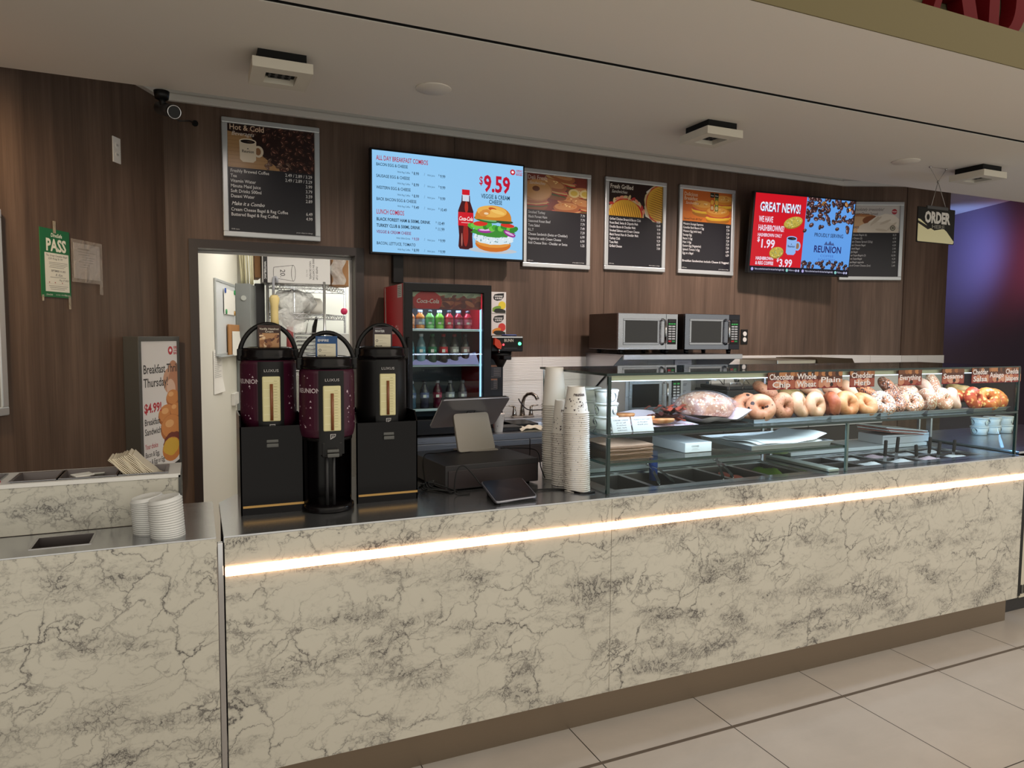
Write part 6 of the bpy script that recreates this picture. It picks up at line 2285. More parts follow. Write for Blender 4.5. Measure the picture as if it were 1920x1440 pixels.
# ------------------------------------------------------------------ back counter
ZB = 0.925
t = thing('back_counter', 'steel topped counter along the walnut back wall', 'counter', (3.4, 4.7, 0))
b = MB()
SX0, SX1, SY0, SY1 = 2.30, 2.78, 4.56, 4.88
b.box(1.12, SX0, 4.40, 5.036, .885, ZB)
b.box(SX1, 5.62, 4.40, 5.036, .885, ZB)
b.box(SX0, SX1, 4.40, SY0, .885, ZB)
b.box(SX0, SX1, SY1, 5.036, .885, ZB)
obj('worktop', b, 'steel', t)
b = MB().box(1.14, 5.6, 4.43, 5.03, .10, .60)
b.box(1.14, SX0 - .02, 4.43, 5.03, .60, .884)
b.box(SX1 + .02, 5.6, 4.43, 5.03, .60, .884)
obj('cabinet', b, 'wood_trim', t)
for x0, x1 in ((1.15, 2.10), (2.105, 2.9), (2.905, 3.8), (3.805, 4.7), (4.705, 5.59)):
    b = MB().box(x0, x1, 4.412, 4.43, .838, .880, .003)
    obj('drawer_rail', b, 'steel', t)
    b = MB().box(x0, x1, 4.412, 4.43, .12, .834, .002)
    obj('door', b, 'wood_trim', t)
b = MB().box(1.14, 5.6, 4.48, 5.0, 0, .10)
obj('plinth', b, 'black', t)
b = MB().ring_pan(SX0 + .002, SX1 - .002, SY0 + .002, SY1 - .002, .72, ZB + .004, .003, .012, .02)
sk = single('sink', b, ['steel', 'steel'], 'steel sink basin set into the back counter', 'sink', (2.54, 4.72, .72))
b = MB().box(2.12, 2.9, 4.90, 5.03, ZB + .001, .962, .006)
single('sink_ledge', b, 'steel', 'steel ledge carrying the faucet behind the sink', 'ledge', (2.5, 4.96, ZB))
# faucet
t = thing('faucet', 'brushed nickel faucet with two handles on the sink ledge', 'faucet', (2.29, 4.945, .962))
b = MB().box(2.20, 2.385, 4.925, 4.970, .963, .978, .006)
obj('base', b, 'nickel', t)
b = MB()
pts = [(2.292, 4.95, .975), (2.290, 4.95, 1.03), (2.292, 4.945, 1.08), (2.302, 4.935, 1.12), (2.318, 4.91, 1.145), (2.338, 4.88, 1.150), (2.356, 4.85, 1.135), (2.366, 4.835, 1.108)]
b.tube(pts, [.022, .017, .014, .013, .013, .013, .0135, .015], 14)
obj('spout', b, 'nickel', t)
for x, s in ((2.222, -1), (2.364, 1)):
    b = MB().lathe([(0, 0), (.019, 0), (.017, .02), (.011, .055), (.012, .07), (0, .073)], (x, 4.947, .975), 20)
    b.tube([(x, 4.947, 1.045), (x + s * .02, 4.94, 1.052), (x + s * .055, 4.93, 1.056)], [.008, .006, .004], 10)
    obj('handle', b, 'nickel', t)
cable([(2.10, 4.60, 1.14), (2.18, 4.72, 1.09), (2.30, 4.86, 1.03), (2.42, 4.90, 1.02), (2.50, 4.90, 1.018)], 'black cable running behind the faucet to the brewer', .0045, group='cables behind the sink')
# soap bottle, cloth, cup
t = thing('soap_bottle', 'clear pump soap bottle at the sink behind the plain cup stack', 'bottle', (2.50, 4.95, .962))
b = MB().lathe([(0, .001), (.026, .001), (.028, .006), (.028, .10), (.014, .125), (.010, .13), (.010, .14), (0, .14)], (2.50, 4.95, .962), 24)
obj('body', b, 'film_bag', t)
b = MB().lathe([(0, .14), (.012, .14), (.012, .155), (.004, .158), (.004, .18), (0, .18)], (2.50, 4.95, .962), 16)
b.tube([(2.50, 4.95, 1.14), (2.475, 4.94, 1.142)], .004, 8)
obj('pump', b, 'white', t)
b = MB()
b.grid(lambda u, v: (2.055 + .24 * u + .02 * v, 4.445 + .16 * v, ZB + .004 + .016 * abs(math.sin(5 * u + 2 * v)) + .008 * math.sin(11 * u) ** 2), 26, 16)
b.grid(lambda u, v: (2.055 + .24 * u + .02 * v, 4.445 + .16 * v, ZB + .001), 26, 16)
single('dish_cloth', b, 'cloth', 'crumpled cream dish cloth on the back counter edge', 'cloth', (2.17, 4.52, ZB))
b = MB().lathe([(0, .003), (.030, .0), (.031, .002), (.043, .125), (.0455, .127), (.0455, .130), (.042, .130), (.030, .006), (0, .006)], (1.90, 4.50, ZB), 32)
single('paper_cup', b, 'cup_print', 'printed paper cup standing upright behind the till display', 'paper cup', (1.90, 4.50, ZB))
b = MB().box(1.96, 2.28, 4.64, 4.88, ZB + .001, .955, .004)
single('black_mat', b, 'black', 'black drip mat beside the brewer', 'mat', (2.1, 4.75, ZB))

# ------------------------------------------------------------------ drinks fridge
t = thing('drinks_fridge', 'countertop drinks fridge with red side and black framed glass door', 'fridge', (1.52, 4.72, ZB))
FX0, FX1, FY0, FY1, FZ0, FZ1 = 1.222, 1.826, 4.49, 4.99, ZB + .012, 1.925
b = MB()
b.box(FX0, FX0 + .03, FY0, FY1, FZ0, FZ1)
b.box(FX1 - .03, FX1, FY0, FY1, FZ0, FZ1)
b.mi = 1
b.box(FX0 + .03, FX1 - .03, FY1 - .03, FY1, FZ0, FZ1)
b.box(FX0 + .03, FX1 - .03, FY0, FY1 - .03, FZ1 - .04, FZ1)
b.box(FX0 + .03, FX1 - .03, FY0, FY1 - .03, FZ0, FZ0 + .06)
cab = obj('cabinet', b, ['fridge_red', mat('fridge grey lining', (70, 74, 78), 0.5)], t)
for x in (FX0 + .05, FX1 - .05):
    b = MB().cyl((x, FY0 + .05, ZB + .0005), (x, FY0 + .05, FZ0), .015)
    b.cyl((x, FY1 - .05, ZB + .0005), (x, FY1 - .05, FZ0), .015)
    obj('foot', b, 'black', t)
c = Canvas((FX0, FY1, FZ0), (0, -1, 0), (0, 0, 1), eps=4e-5)
c.rect(0.002, 0.002, .498, FZ1 - FZ0 - .002, (196, 20, 38))
c.poly([(.05, .30), (.10, .30), (.075, .62), (.05, .985), (.022, .985), (.045, .62)], (232, 210, 200))
c.text('Coca-Cola', .20, .66, .085, (240, 226, 226), bold=.015, shear=.2, fit=.19)
c.rect(.37, .90, .48, .985, (206, 204, 200))
for k in range(6):
    c.rect(.38, .91 + .012 * k, .46, .914 + .012 * k, (90, 90, 90))
c.done('side_print', 'print', cab)
b = MB()
D0, D1 = 4.452, 4.487
b.box(FX0, FX1, D0, D1, FZ1 - .052, FZ1 + .004, .004)
b.box(FX0, FX1, D0, D1, FZ0 + .0, FZ0 + .10, .004)
b.box(FX0, FX0 + .056, D0, D1, FZ0 + .09, FZ1 - .045, .004)
b.box(FX1 - .056, FX1, D0, D1, FZ0 + .09, FZ1 - .045, .004)
dr = obj('door', b, 'black', t)
b = MB()
pane(b, FX0 + .05, FX1 - .05, D0 + .012, D0 + .016, FZ0 + .095, FZ1 - .048, 1)
obj('door_glass', b, PM, dr)
b = MB().box(FX0 + .012, FX0 + .03, D0 - .018, D0, 1.10, 1.58, .005)
obj('door_handle', b, 'black_gloss', dr)
b = MB().box(FX0 + .06, FX1 - .06, D1 + .01, D1 + .014, 1.765, 1.875)
hd = obj('header', b, mat('header red', (150, 60, 50), 0.4), t)
c = Canvas((FX0 + .06, D1 + .01, 1.765), eps=4e-5)
W_, H_ = FX1 - FX0 - .12, .11
hb = (0, 0, W_, H_)
c.rect(0, 0, W_, H_, (150, 52, 46))
c.rect(0, H_ * .70, W_, H_, (190, 190, 160))
for k in range(26):
    c.clipell(hb, random.uniform(.4, 1) * W_, random.uniform(.1, .7) * H_, random.uniform(.02, .06), random.uniform(.008, .02), random.choice(((176, 86, 60), (126, 40, 40), (196, 110, 80), (110, 36, 40))), random.uniform(-30, 30), 12)
for k in range(3):
    c.clipell(hb, (.52 + .16 * k) * W_, .80 * H_, .03, .012, (150, 150, 130), 20, 10)
c.clipell(hb, .225 * W_, .42 * H_, .098, .072, (206, 26, 38), 0, 28)
c.text('Coca-Cola', .225 * W_, .34 * H_, .040, (244, 232, 230), 'c', bold=.012, shear=.2, fit=.155)
c.done('header_print', 'print', hd)
for z in (1.63, 1.395, 1.10):
    b = MB().box(FX0 + .034, FX1 - .034, FY0 + .03, FY1 - .035, z - .004, z)
    b.mi = 1
    b.box(FX0 + .034, FX1 - .034, FY0 + .02, FY0 + .032, z - .012, z + .004, .002)
    obj('shelf', b, ['rack', mat('pale shelf edge', (196, 214, 222), 0.3)], t)
for x in (FX1 - .062,):
    b = MB().box(x, x + .010, FY0 + .012, FY0 + .022, FZ0 + .11, 1.77)
    obj('light_strip', b, mat('fridge strip', (160, 200, 230), .4, emit=(150, 200, 240), es=1.2), t)

def bottle(x, y, z, h, r, liquid, label, cap, lb, group, kind='juice'):
    t = thing('drink_bottle', lb, 'bottle', (x, y, z), 0, group)
    s = h
    if kind == 'juice':
        pr = [(0, .0), (r * .9, 0), (r, .004), (r, s * .18), (r * .94, s * .22), (r * .94, s * .56), (r, s * .60), (r * .95, s * .68), (r * .55, s * .80), (r * .5, s * .88), (0, s * .88)]
    else:
        pr = [(0, .0), (r * .85, 0), (r, s * .05), (r * .92, s * .22), (r, s * .36), (r, s * .56), (r * .86, s * .70), (r * .42, s * .86), (r * .38, s * .92), (0, s * .92)]
    b = MB().lathe(pr, (x, y, z), 24)
    obj('bottle_body', b, mat('drink', liquid, .12, spec=.6), t)
    b = MB().lathe([(r * 1.012, s * .24), (r * 1.012, s * .54)] if kind == 'juice' else [(r * 1.015, s * .38), (r * 1.015, s * .58)], (x, y, z), 24)
    b.keep = True
    lbm = obj('bottle_label', b, mat('label', label, .4), t)
    c = Canvas((x - r * .62, y - r * 1.05, z + s * (.28 if kind == 'juice' else .40)))
    c.rect(0, 0, r * .7, s * .10, (222, 222, 214))
    c.rect(r * .8, s * .02, r * 1.2, s * .09, tuple(min(255, v + 50) for v in label))
    c.done('label_print', 'print', lbm)
    b = MB().lathe([(r * .56, s * .87), (r * .56, s), (0, s)] if kind == 'juice' else [(r * .46, s * .91), (r * .46, s), (0, s)], (x, y, z), 20)
    obj('cap', b, mat('cap', cap, .4), t)
J = [((196, 110, 60), (210, 150, 110), (40, 60, 90), 'orange'), ((206, 130, 60), (150, 160, 170), (170, 180, 190), 'pale labelled orange'), ((110, 170, 90), (90, 160, 90), (30, 40, 36), 'light green'), ((120, 176, 60), (96, 150, 50), (180, 196, 206), 'lime'), ((176, 40, 50), (186, 60, 70), (30, 36, 46), 'red'), ((150, 30, 44), (150, 70, 90), (150, 160, 176), 'dark red'), ((176, 30, 50), (196, 90, 100), (60, 36, 46), 'crimson')]
for k, (li, la, ca_, nm) in enumerate(J):
    bottle(1.292 + .067 * k, 4.56, 1.6305, .128, .030, li, la, ca_, '%s juice bottle on the top fridge shelf' % nm, 'juice bottles in the fridge')
K = [((120, 150, 160), (60, 130, 150), (200, 200, 206), 'clear water bottle at the left'), ((110, 146, 160), (70, 150, 170), (190, 196, 206), 'clear blue labelled water bottle'), ((40, 60, 46), (20, 110, 66), (30, 90, 56), 'green labelled soda bottle'), ((40, 20, 20), (190, 24, 36), (150, 20, 30), 'red labelled cola bottle'), ((50, 40, 40), (160, 160, 156), (120, 30, 36), 'silver labelled soda bottle'), ((46, 34, 34), (150, 120, 116), (60, 40, 40), 'pinkish labelled soda bottle')]
for k, (li, la, ca_, nm) in enumerate(K):
    bottle(1.290 + .078 * k, 4.57, 1.396, .205, .031, li, la, ca_, nm + ' on the middle fridge shelf', 'soda bottles in the fridge', 'soda')
Q = [((60, 90, 110), (90, 110, 150), (180, 180, 190), 'blue grey'), ((40, 40, 60), (100, 110, 150), (60, 60, 70), 'indigo labelled'), ((80, 20, 40), (140, 30, 60), (140, 140, 150), 'dark red labelled'), ((50, 50, 60), (170, 176, 186), (120, 120, 130), 'white labelled'), ((70, 60, 70), (130, 120, 130), (90, 90, 96), 'grey labelled')]
for k, (li, la, ca_, nm) in enumerate(Q):
    bottle(1.305 + .09 * k, 4.58, 1.101, .185, .031, li, la, ca_, nm + ' bottle on the lowest fridge shelf', 'bottles low in the fridge', 'soda')
b = MB()
b.grid(lambda u, v: (1.285 + .47 * u, 4.522 + .05 * math.sin(math.pi * v) - .028 * math.cos(math.pi * v), 1.3975 + (.022 + .050 * max(0, math.sin(2.7 * u + 4.9)) + .018 * max(0, math.sin(7 * u + .4))) * (1 - abs(2 * v - 1)) + .004 * math.sin(31 * u + 4 * v) * math.sin(math.pi * v)), 48, 12)
single('lilac_bag', b, 'lilac', 'crumpled lilac plastic bag in front of the soda bottles', 'plastic bag', (1.53, 4.55, 1.3975))

# ------------------------------------------------------------------ coffee brewer and tea boxes
t = thing('coffee_brewer', 'black coffee brewer with a lit control head right of the fridge', 'coffee brewer', (1.97, 4.72, ZB))
b = MB().box(1.845, 2.085, 4.50, 4.93, 1.482, 1.590, .006)
hd = obj('control_head', b, 'black', t)
b = MB().box(1.850, 2.080, 4.497, 4.503, 1.576, 1.588, .002)
obj('chrome_band', b, 'chrome', hd)
c = Canvas((1.85, 4.4985, 1.482))
c.text('BUNN', .125, .068, .028, (214, 206, 196), 'c', bold=.02, fit=.07)
c.rect(.09, .022, .19, .025, (70, 70, 76))
c.done('lettering', 'print', hd)
b = MB().ball((2.058, 4.499, 1.537), .0115)
obj('green_light', b, 'glow_green', hd, label='glowing green pilot light')
b = MB().ball((1.935, 4.499, 1.530), .007)
obj('red_light', b, 'glow_red', hd, label='glowing red pilot light')
b = MB()
b.prism([(1.862, 1.575), (1.895, 1.560), (1.912, 1.525), (1.905, 1.500), (1.880, 1.508), (1.858, 1.53)], 4.47, 4.499)
obj('tap_lever', b, 'orange_red', hd, label='orange red tap lever')
b = MB().cyl((1.897, 4.485, 1.505), (1.897, 4.485, 1.478), .006)
obj('tap', b, 'chrome', hd)
b = MB().lathe([(0, 0), (.03, 0), (.055, .05), (.085, .07), (.088, .108), (0, .108)], (1.955, 4.62, 1.372), 36)
b.box(1.925, 1.985, 4.47, 4.56, 1.425, 1.455, .006)
fn_ = obj('funnel', b, 'black', t)
b = MB().box(1.845, 1.978, 4.60, 4.93, ZB + .012, 1.483, .004)
col_ = obj('column', b, 'black', t)
b = MB().box(1.845, 2.085, 4.50, 4.93, ZB + .001, ZB + .03, .004)
obj('base', b, 'black', t)
c = Canvas((1.848, 4.60, 1.10))
for x0, y0, x1, y1 in ((.002, .20, .11, .285), (.002, .115, .085, .19)):
    c.rect(x0, y0, x1, y1, (120, 110, 100))
    c.rect(x0 + .003, y0 + .003, x1 - .003, y1 - .003, (40, 36, 36))
    c.rect(x0, y1 - .012, x1, y1, (150, 100, 66))
    for k in range(5):
        c.rect(x0 + .055, y0 + .012 + .012 * k, x1 - .006, y0 + .017 + .012 * k, (120, 112, 106))
c.text('eu', .008, .225, .03, (206, 200, 196), bold=.03)
c.done('warning_labels', 'print', col_)
def tea(z, lb, accent, leafc):
    t = thing('tea_box', lb, 'tea box', (2.005, 4.75, z), 0, 'tea boxes on the brewer')
    b = MB().box(1.925, 2.062, 4.75, 4.88, z + .0005, z + .156, .001)
    s = obj('carton', b, mat('tea carton', (216, 214, 212), .5), t)
    c = Canvas((1.925, 4.75, z))
    w = .137
    bx = (.03, .004, w - .004, .152)
    c.rect(.001, .002, w - .001, .155, (222, 220, 218))
    c.rect(.001, .002, .028, .155, (206, 204, 202))
    c.poly([(.035, .115), (.045, .138), (.075, .145), (.120, .148), (.118, .120), (.100, .098), (.065, .092), (.042, .10)], (28, 28, 30))
    c.text('HIGGINS', .078, .120, .016, (230, 230, 228), 'c', bold=.03, fit=.062)
    c.text('& BURKE', .078, .104, .016, (230, 230, 228), 'c', bold=.03, fit=.058)
    c.clipell(bx, .105, .06, .030, .030, accent, 0, 18)
    c.clipell(bx, .06, .035, .04, .018, leafc, 20, 14)
    c.clipell(bx, .09, .016, .05, .020, (40, 40, 36), -6, 14, .08)
    c.done('lettering', 'print', s)
tea(1.592, 'lower white tea box with a red cup picture on the brewer', (206, 60, 54), (220, 140, 50))
tea(1.750, 'upper white tea box with a lemon picture on top of the other', (226, 206, 60), (120, 160, 60))
b = MB().lathe([(0, 0), (.05, 0), (.055, .004), (.05, .010), (0, .010)], (2.03, 4.62, 1.591), 28)
single('blue_saucer', b, mat('blue lid', (70, 90, 150), .4), 'small blue lid lying on the brewer head', 'lid', (2.03, 4.62, 1.591))

# ------------------------------------------------------------------ microwaves on their shelf
t = thing('steel_shelf', 'steel wall shelf with corner brackets under the microwaves', 'shelf', (3.46, 4.8, 1.418))
b = MB().box(2.895, 4.022, 4.485, 5.036, 1.447, 1.4575)
b.box(2.895, 4.022, 4.47, 4.487, 1.417, 1.4575, .003)
obj('plate', b, 'steel', t)
for x in (2.900, 4.012):
    b = MB().prism([(4.50, 1.446), (5.036, 1.446), (5.036, 1.12), (5.0, 1.12)], x, x + .004, 'YZ')
    obj('bracket', b, 'steel_dark', t)
def microwave(x0, x1, y0, y1, z0, z1, lb, dark):
    t = thing('microwave', lb, 'microwave', ((x0 + x1) / 2, (y0 + y1) / 2, z0), 0, 'microwave ovens')
    w, h = x1 - x0, z1 - z0
    zb = z0 + .035
    b = MB().box(x0, x1, y0 + .02, y1, zb, z1, .004)
    obj('casing', b, steel_mat('oven casing', (120, 112, 108), .3), t)
    b = MB()
    for x in (x0 + .06, x1 - .06):
        b.cyl((x, y0 + .06, z0 + .0005), (x, y0 + .06, zb), .016, .02, 14)
        b.cyl((x, y1 - .06, z0 + .0005), (x, y1 - .06, zb), .016, .02, 14)
    obj('feet', b, 'black', t)
    fm = steel_mat('oven front', (132, 136, 146) if dark else (182, 184, 190), .25)
    xs = x0 + w * .80
    b = MB().box(x0, xs - .001, y0, y0 + .02, zb, z1, .003)
    dr = obj('door', b, fm, t)
    b = MB().box(xs + .001, x1, y0, y0 + .02, zb, z1, .003)
    pn = obj('control_panel', b, fm if not dark else steel_mat('dark panel', (60, 60, 66), .3), t)
    hh = z1 - zb
    wx0, wx1, wz0, wz1 = x0 + w * .105, xs - w * .145, zb + hh * .20, z1 - hh * .20
    b = MB()
    frame_of(b, wx0 - .014, wx1 + .014, wz0 - .018, wz1 + .016, y0 - .004, y0 + .002, .017, .003)
    obj('window_frame', b, mat('window frame', (176, 180, 186), .25, .8), dr)
    b = MB().box(wx0, wx1, y0 - .0018, y0 - .0005, wz0, wz1)
    obj('window', b, mat('oven window', (20, 19, 22), .08, spec=.7), dr)
    b = MB()
    hx = xs - .036
    b.tube([(hx, y0 - .002, z1 - hh * .16), (hx + .004, y0 - .035, z1 - hh * .20), (hx + .004, y0 - .038, zb + hh * .5), (hx + .004, y0 - .035, zb + hh * .20), (hx, y0 - .002, zb + hh * .16)], .011, 12)
    obj('handle', b, 'chrome', dr)
    kx0, kx1, kz0, kz1 = xs + .012, x1 - .016, zb + hh * .15, z1 - hh * .14
    b = MB().box(kx0, kx1, y0 - .003, y0, kz0, kz1, .001)
    kp = obj('keypad', b, 'black', pn)
    c = Canvas((kx0, y0 - .003, kz0))
    kw, kh = kx1 - kx0, kz1 - kz0
    c.rect(kw * .14, kh * .88, kw * .86, kh * .97, (46, 40, 46))
    for r in range(8):
        for q in range(3 if r == 0 else 2):
            yb = kh * (.78 - .098 * r)
            cc = (60, 170, 90) if r == 0 else ((190, 194, 200) if r < 7 else ((190, 44, 56) if q == 0 else (50, 150, 80)))
            n = 3 if r == 0 else 2
            x_ = kw * (.10 + .84 / n * q)
            c.rect(x_, yb, x_ + kw * (.7 / n), yb + kh * .055, cc)
    c.done('keys', 'print', kp)
    return t
microwave(2.862, 3.400, 4.50, 4.93, 1.4578, 1.766, 'left steel microwave on the wall shelf', False)
microwave(3.470, 4.012, 4.50, 4.93, 1.4578, 1.772, 'right microwave with darker front on the wall shelf', True)
t = thing('toaster_oven', 'steel oven under the wall shelf seen through the case glass', 'oven', (3.16, 4.7, ZB))
b = MB().box(2.915, 3.445, 4.47, 4.95, ZB + .02, 1.31, .005)
obj('casing', b, 'steel', t)
b = MB()
for x in (2.94, 3.40):
    b.cyl((x, 4.52, ZB + .0005), (x, 4.52, ZB + .02), .015)
    b.cyl((x, 4.9, ZB + .0005), (x, 4.9, ZB + .02), .015)
obj('foot', b, 'black', t)
b = MB().box(2.945, 3.240, 4.464, 4.470, 1.02, 1.262, .002)
dr = obj('door', b, steel_mat('door steel', (170, 172, 178), .25), t)
b = MB().box(2.972, 3.212, 4.4615, 4.4638, 1.06, 1.235)
obj('window', b, 'black_gloss', dr)
b = MB().tube([(3.27, 4.47, 1.245), (3.27, 4.435, 1.235), (3.27, 4.435, 1.06), (3.27, 4.47, 1.05)], .009, 10)
obj('handle', b, 'chrome', dr)
b = MB().box(3.335, 3.415, 4.464, 4.47, 1.05, 1.262, .001)
kp = obj('keypad', b, 'black', t)
c = Canvas((3.335, 4.464, 1.05))
for r in range(8):
    for q in range(2):
        c.rect(.010 + .034 * q, .175 - .022 * r, .034 + .034 * q, .188 - .022 * r, (60, 170, 90) if r == 0 else ((196, 200, 206) if r < 7 else (170, 44, 56)))
c.done('keys', 'print', kp)
# instruction sheets
t = thing('instruction_sheet', 'pale instruction sheet standing right of the oven under the shelf', 'notice', (3.535, 4.6, ZB))
b = MB().box(3.455, 3.62, 4.60, 4.615, ZB + .001, 1.41, .002)
s = obj('panel', b, mat('grey white panel', (176, 178, 186), .5), t)
c = Canvas((3.455, 4.60, ZB))
c.rect(.002, .002, .163, .48, (180, 182, 190))
for k in range(5):
    for q in range(2):
        c.rect(.02, .17 + .055 * k + .010 * q, .10 + random.uniform(0, .03), .1735 + .055 * k + .010 * q, (60, 64, 76))
c.text('CLEAN DAILY', .08, .455, .014, (60, 60, 70), 'c', shear=.2, fit=.10)
c.done('lettering', 'print', s)
t = thing('grey_bottle', 'tall blue grey bottle standing right of the shelf bracket', 'bottle', (3.99, 4.85, ZB))
b = MB().lathe([(0, .0005), (.036, .0005), (.038, .006), (.038, .22), (.024, .26), (.014, .27), (.014, .285), (0, .285)], (3.99, 4.85, ZB), 24)
obj('body', b, mat('blue grey plastic', (108, 124, 142), .35), t)
b = MB().lathe([(.0384, .06), (.0384, .17)], (3.99, 4.85, ZB), 24)
obj('bottle_label', b, mat('dark label', (60, 80, 110), .4), t)
# conveyor toaster with wire racks
t = thing('conveyor_toaster', 'black toaster with chrome wire racks behind the chocolate chip bagels', 'toaster', (4.08, 4.65, ZB))
b = MB().box(3.86, 4.31, 4.45, 4.86, ZB + .02, 1.165, .01)
b.box(3.90, 4.27, 4.50, 4.84, 1.165, 1.195, .008)
obj('body', b, mat('dark enamel', (44, 44, 48), .3), t)
b = MB()
for x in (3.9, 4.27):
    for y in (4.5, 4.82):
        b.cyl((x, y, ZB + .0005), (x, y, ZB + .02), .015)
obj('foot', b, 'black', t)
b = MB()
for x0, dz in ((3.88, 0), (4.02, .03), (4.16, 0)):
    b.tube([(x0, 4.46, 1.165), (x0 + .01, 4.45, 1.225 + dz), (x0 + .11, 4.45, 1.228 + dz), (x0 + .16, 4.46, 1.18)], .005, 8)
    b.tube([(x0 + .02, 4.70, 1.195), (x0 + .02, 4.70, 1.235 + dz), (x0 + .11, 4.70, 1.235 + dz), (x0 + .15, 4.70, 1.195)], .004, 8)
obj('wire_rack', b, 'chrome', t)
t = thing('steel_machine', 'low steel slicing machine with dark sloped lid behind the case top', 'machine', (4.85, 4.7, ZB))
b = MB().box(4.42, 4.86, 4.50, 4.95, ZB + .001, 1.405, .008)
obj('body', b, steel_mat('slicer steel', (178, 174, 160), .4), t)
b = MB().prism([(4.48, 1.33), (4.46, 1.345), (4.50, 1.412), (4.97, 1.412), (4.97, 1.33)], 4.865, 5.29, 'YZ')
obj('lid', b, steel_mat('bronze lid', (110, 100, 84), .4), t)
b = MB().box(4.87, 5.27, 4.52, 4.95, ZB + .001, 1.33)
obj('base', b, 'steel_dark', t)
t = thing('outlet', 'black double socket with white faces right of the microwaves', 'outlet', (4.553, 5.05, 1.53))
b = MB().box(4.513, 4.592, 5.043, 5.05, 1.528, 1.662, .003)
pl = obj('plate', b, 'black', t)
b = MB()
for z in (1.570, 1.622):
    b.cyl((4.553, 5.043, z), (4.553, 5.038, z), .021, n=24)
obj('socket', b, 'white', pl)

# ------------------------------------------------------------------ side counter and cabinet at the right end
t = thing('side_cabinet', 'ivory fronted chilled cabinet with dark edge at the right picture edge', 'cabinet', (5.0, 2.9, 0))
b = MB().box(4.325, 5.6, 2.47, 3.25, .10, .945)
obj('body', b, mat('ivory front', (206, 200, 182), .45), t)
b = MB().box(4.290, 4.322, 2.462, 3.25, .115, .948, .002)
obj('edge_trim', b, 'black', t)
b = MB().box(4.328, 5.58, 2.462, 2.469, .58, .66)
obj('dark_band', b, 'black', t)
b = MB()
for k in range(41):
    b.box(4.33 + .03 * k, 4.345 + .03 * k, 2.462, 2.469, .125, .175)
obj('vent_grille', b, 'frame_dark', t)
b = MB().box(4.28, 5.58, 2.52, 3.2, 0, .10)
obj('plinth', b, 'charcoal', t)
b = MB().box(4.232, 5.6, 2.46, 3.26, .949, .962, .002)
obj('worktop', b, 'steel', t)
b = MB().box(4.66, 5.06, 2.93, 3.08, .9632, .978, .002)
for k, (cx, nm) in enumerate(((4.72, 'left'), (4.85, 'middle'), (4.98, 'right'))):
    for j, ln in enumerate(('lower', 'upper')):
        tub(cx, 3.0, .9635 + .0575 * j, '%s %s white tub seen through the right end of the case' % (ln, nm), 'tubs on the side cabinet')
b.bm.free()

# ------------------------------------------------------------------ store room behind the doorway
def onw(y, off=0.0, z=0.0):
    u = (y - 5.16) / 2.59
    n = V((2.59, -.56, 0)).normalized()
    p = V((.56 * u, y, 0)) + n * off
    return V((p.x, p.y, z))
WD = V((.56, 2.59, 0)).normalized()
def wmtx(y, z):
    return Matrix.Translation(onw(y, 0, z)) @ Matrix.Rotation(math.atan2(WD.y, WD.x), 4, 'Z')
def wt(name, label, cat, y, z, group=None):
    o = thing(name, label, cat, (0, 0, 0), 0, group)
    o.matrix_world = wmtx(y, z)
    ROOT[o.name] = wmtx(y, z)
    return o
t = wt('whiteboard', 'grey framed whiteboard on the store room wall', 'whiteboard', 5.74, 1.42)
b = MB()
frame_of(b, 0, .82, 0, .585, -.016, -.001, .02, .002)
b.box(.05, .5, -.05, -.014, -.008, 0)
obj('frame', b, 'frame_silver', t, True)
b = MB().box(.015, .805, -.010, -.001, .015, .57)
obj('board', b, mat('whiteboard white', (222, 226, 230), .2), t, True)
t = wt('pinned_sheet', 'white sheet held by four coloured magnets on the whiteboard', 'paper', 6.03, 1.745)
b = MB().box(0, .48, -.020, -.0168, 0, .20)
obj('sheet', b, 'paper', t, True)
for x, z, m_, nm in ((.03, .185, 'blue', 'blue magnet'), (.44, .19, 'btn_green', 'green magnet'), (.06, .02, 'btn_green', 'green magnet'), (.43, .015, 'gold', 'yellow magnet')):
    b = MB().cyl((x, -.020, z), (x, -.028, z), .020, n=16)
    obj('magnet', b, m_, t, True, nm)
t = wt('cork_board', 'cork board with pinned papers in front of the whiteboard edge', 'cork board', 6.14, 1.42)
b = MB().box(0, .58, -.030, -.0175, 0, .245, .003)
obj('board', b, 'cork', t, True)
b = MB()
b.grid(lambda u, v: (.12 + .36 * u, -.034 - .05 * (1 - v) ** 2 * u, .19 - .20 * (1 - v)), 8, 10)
obj('pinned_note', b, 'paper', t, True)
t = wt('hanging_list', 'long white list taped below the whiteboard corner', 'paper', 5.66, 1.14)
b = MB()
b.grid(lambda u, v: (.34 * u, -.004 - .02 * max(0, .3 - v) * 3 * u, .33 * v), 6, 12)
s = obj('sheet', b, 'paper', t, True)
c = Canvas((0, -.004, 0), base=.0012)
for k in range(14):
    c.rect(.03, .12 + .014 * k, random.uniform(.18, .30), .123 + .014 * k, (150, 150, 150))
c.done('lettering', 'print', s, local=True)
t = wt('wall_switch', 'small cream switch box low on the store room wall', 'switch', 6.34, .99)
b = MB().box(0, .20, -.03, -.001, 0, .10, .003)
obj('plate', b, 'white', t, True)
b = MB().box(.09, .11, -.034, -.03, .035, .065)
obj('rocker', b, 'paper', t, True)
t = wt('electrical_panel', 'tall grey electrical panel box below the conduits', 'electrical panel', 6.62, .90)
b = MB().box(0, .34, -.125, -.002, 0, 1.125, .004)
obj('box', b, 'grey_panel', t, True)
b = MB().cyl((-.001, -.07, 1.0), (-.008, -.07, 1.0), .022, n=20)
obj('knockout', b, mat('pale knockout', (190, 194, 190), .4), t, True)
b = MB().cyl((-.001, -.02, .48), (-.010, -.02, .48), .010, n=14)
obj('lock', b, 'chrome', t, True)
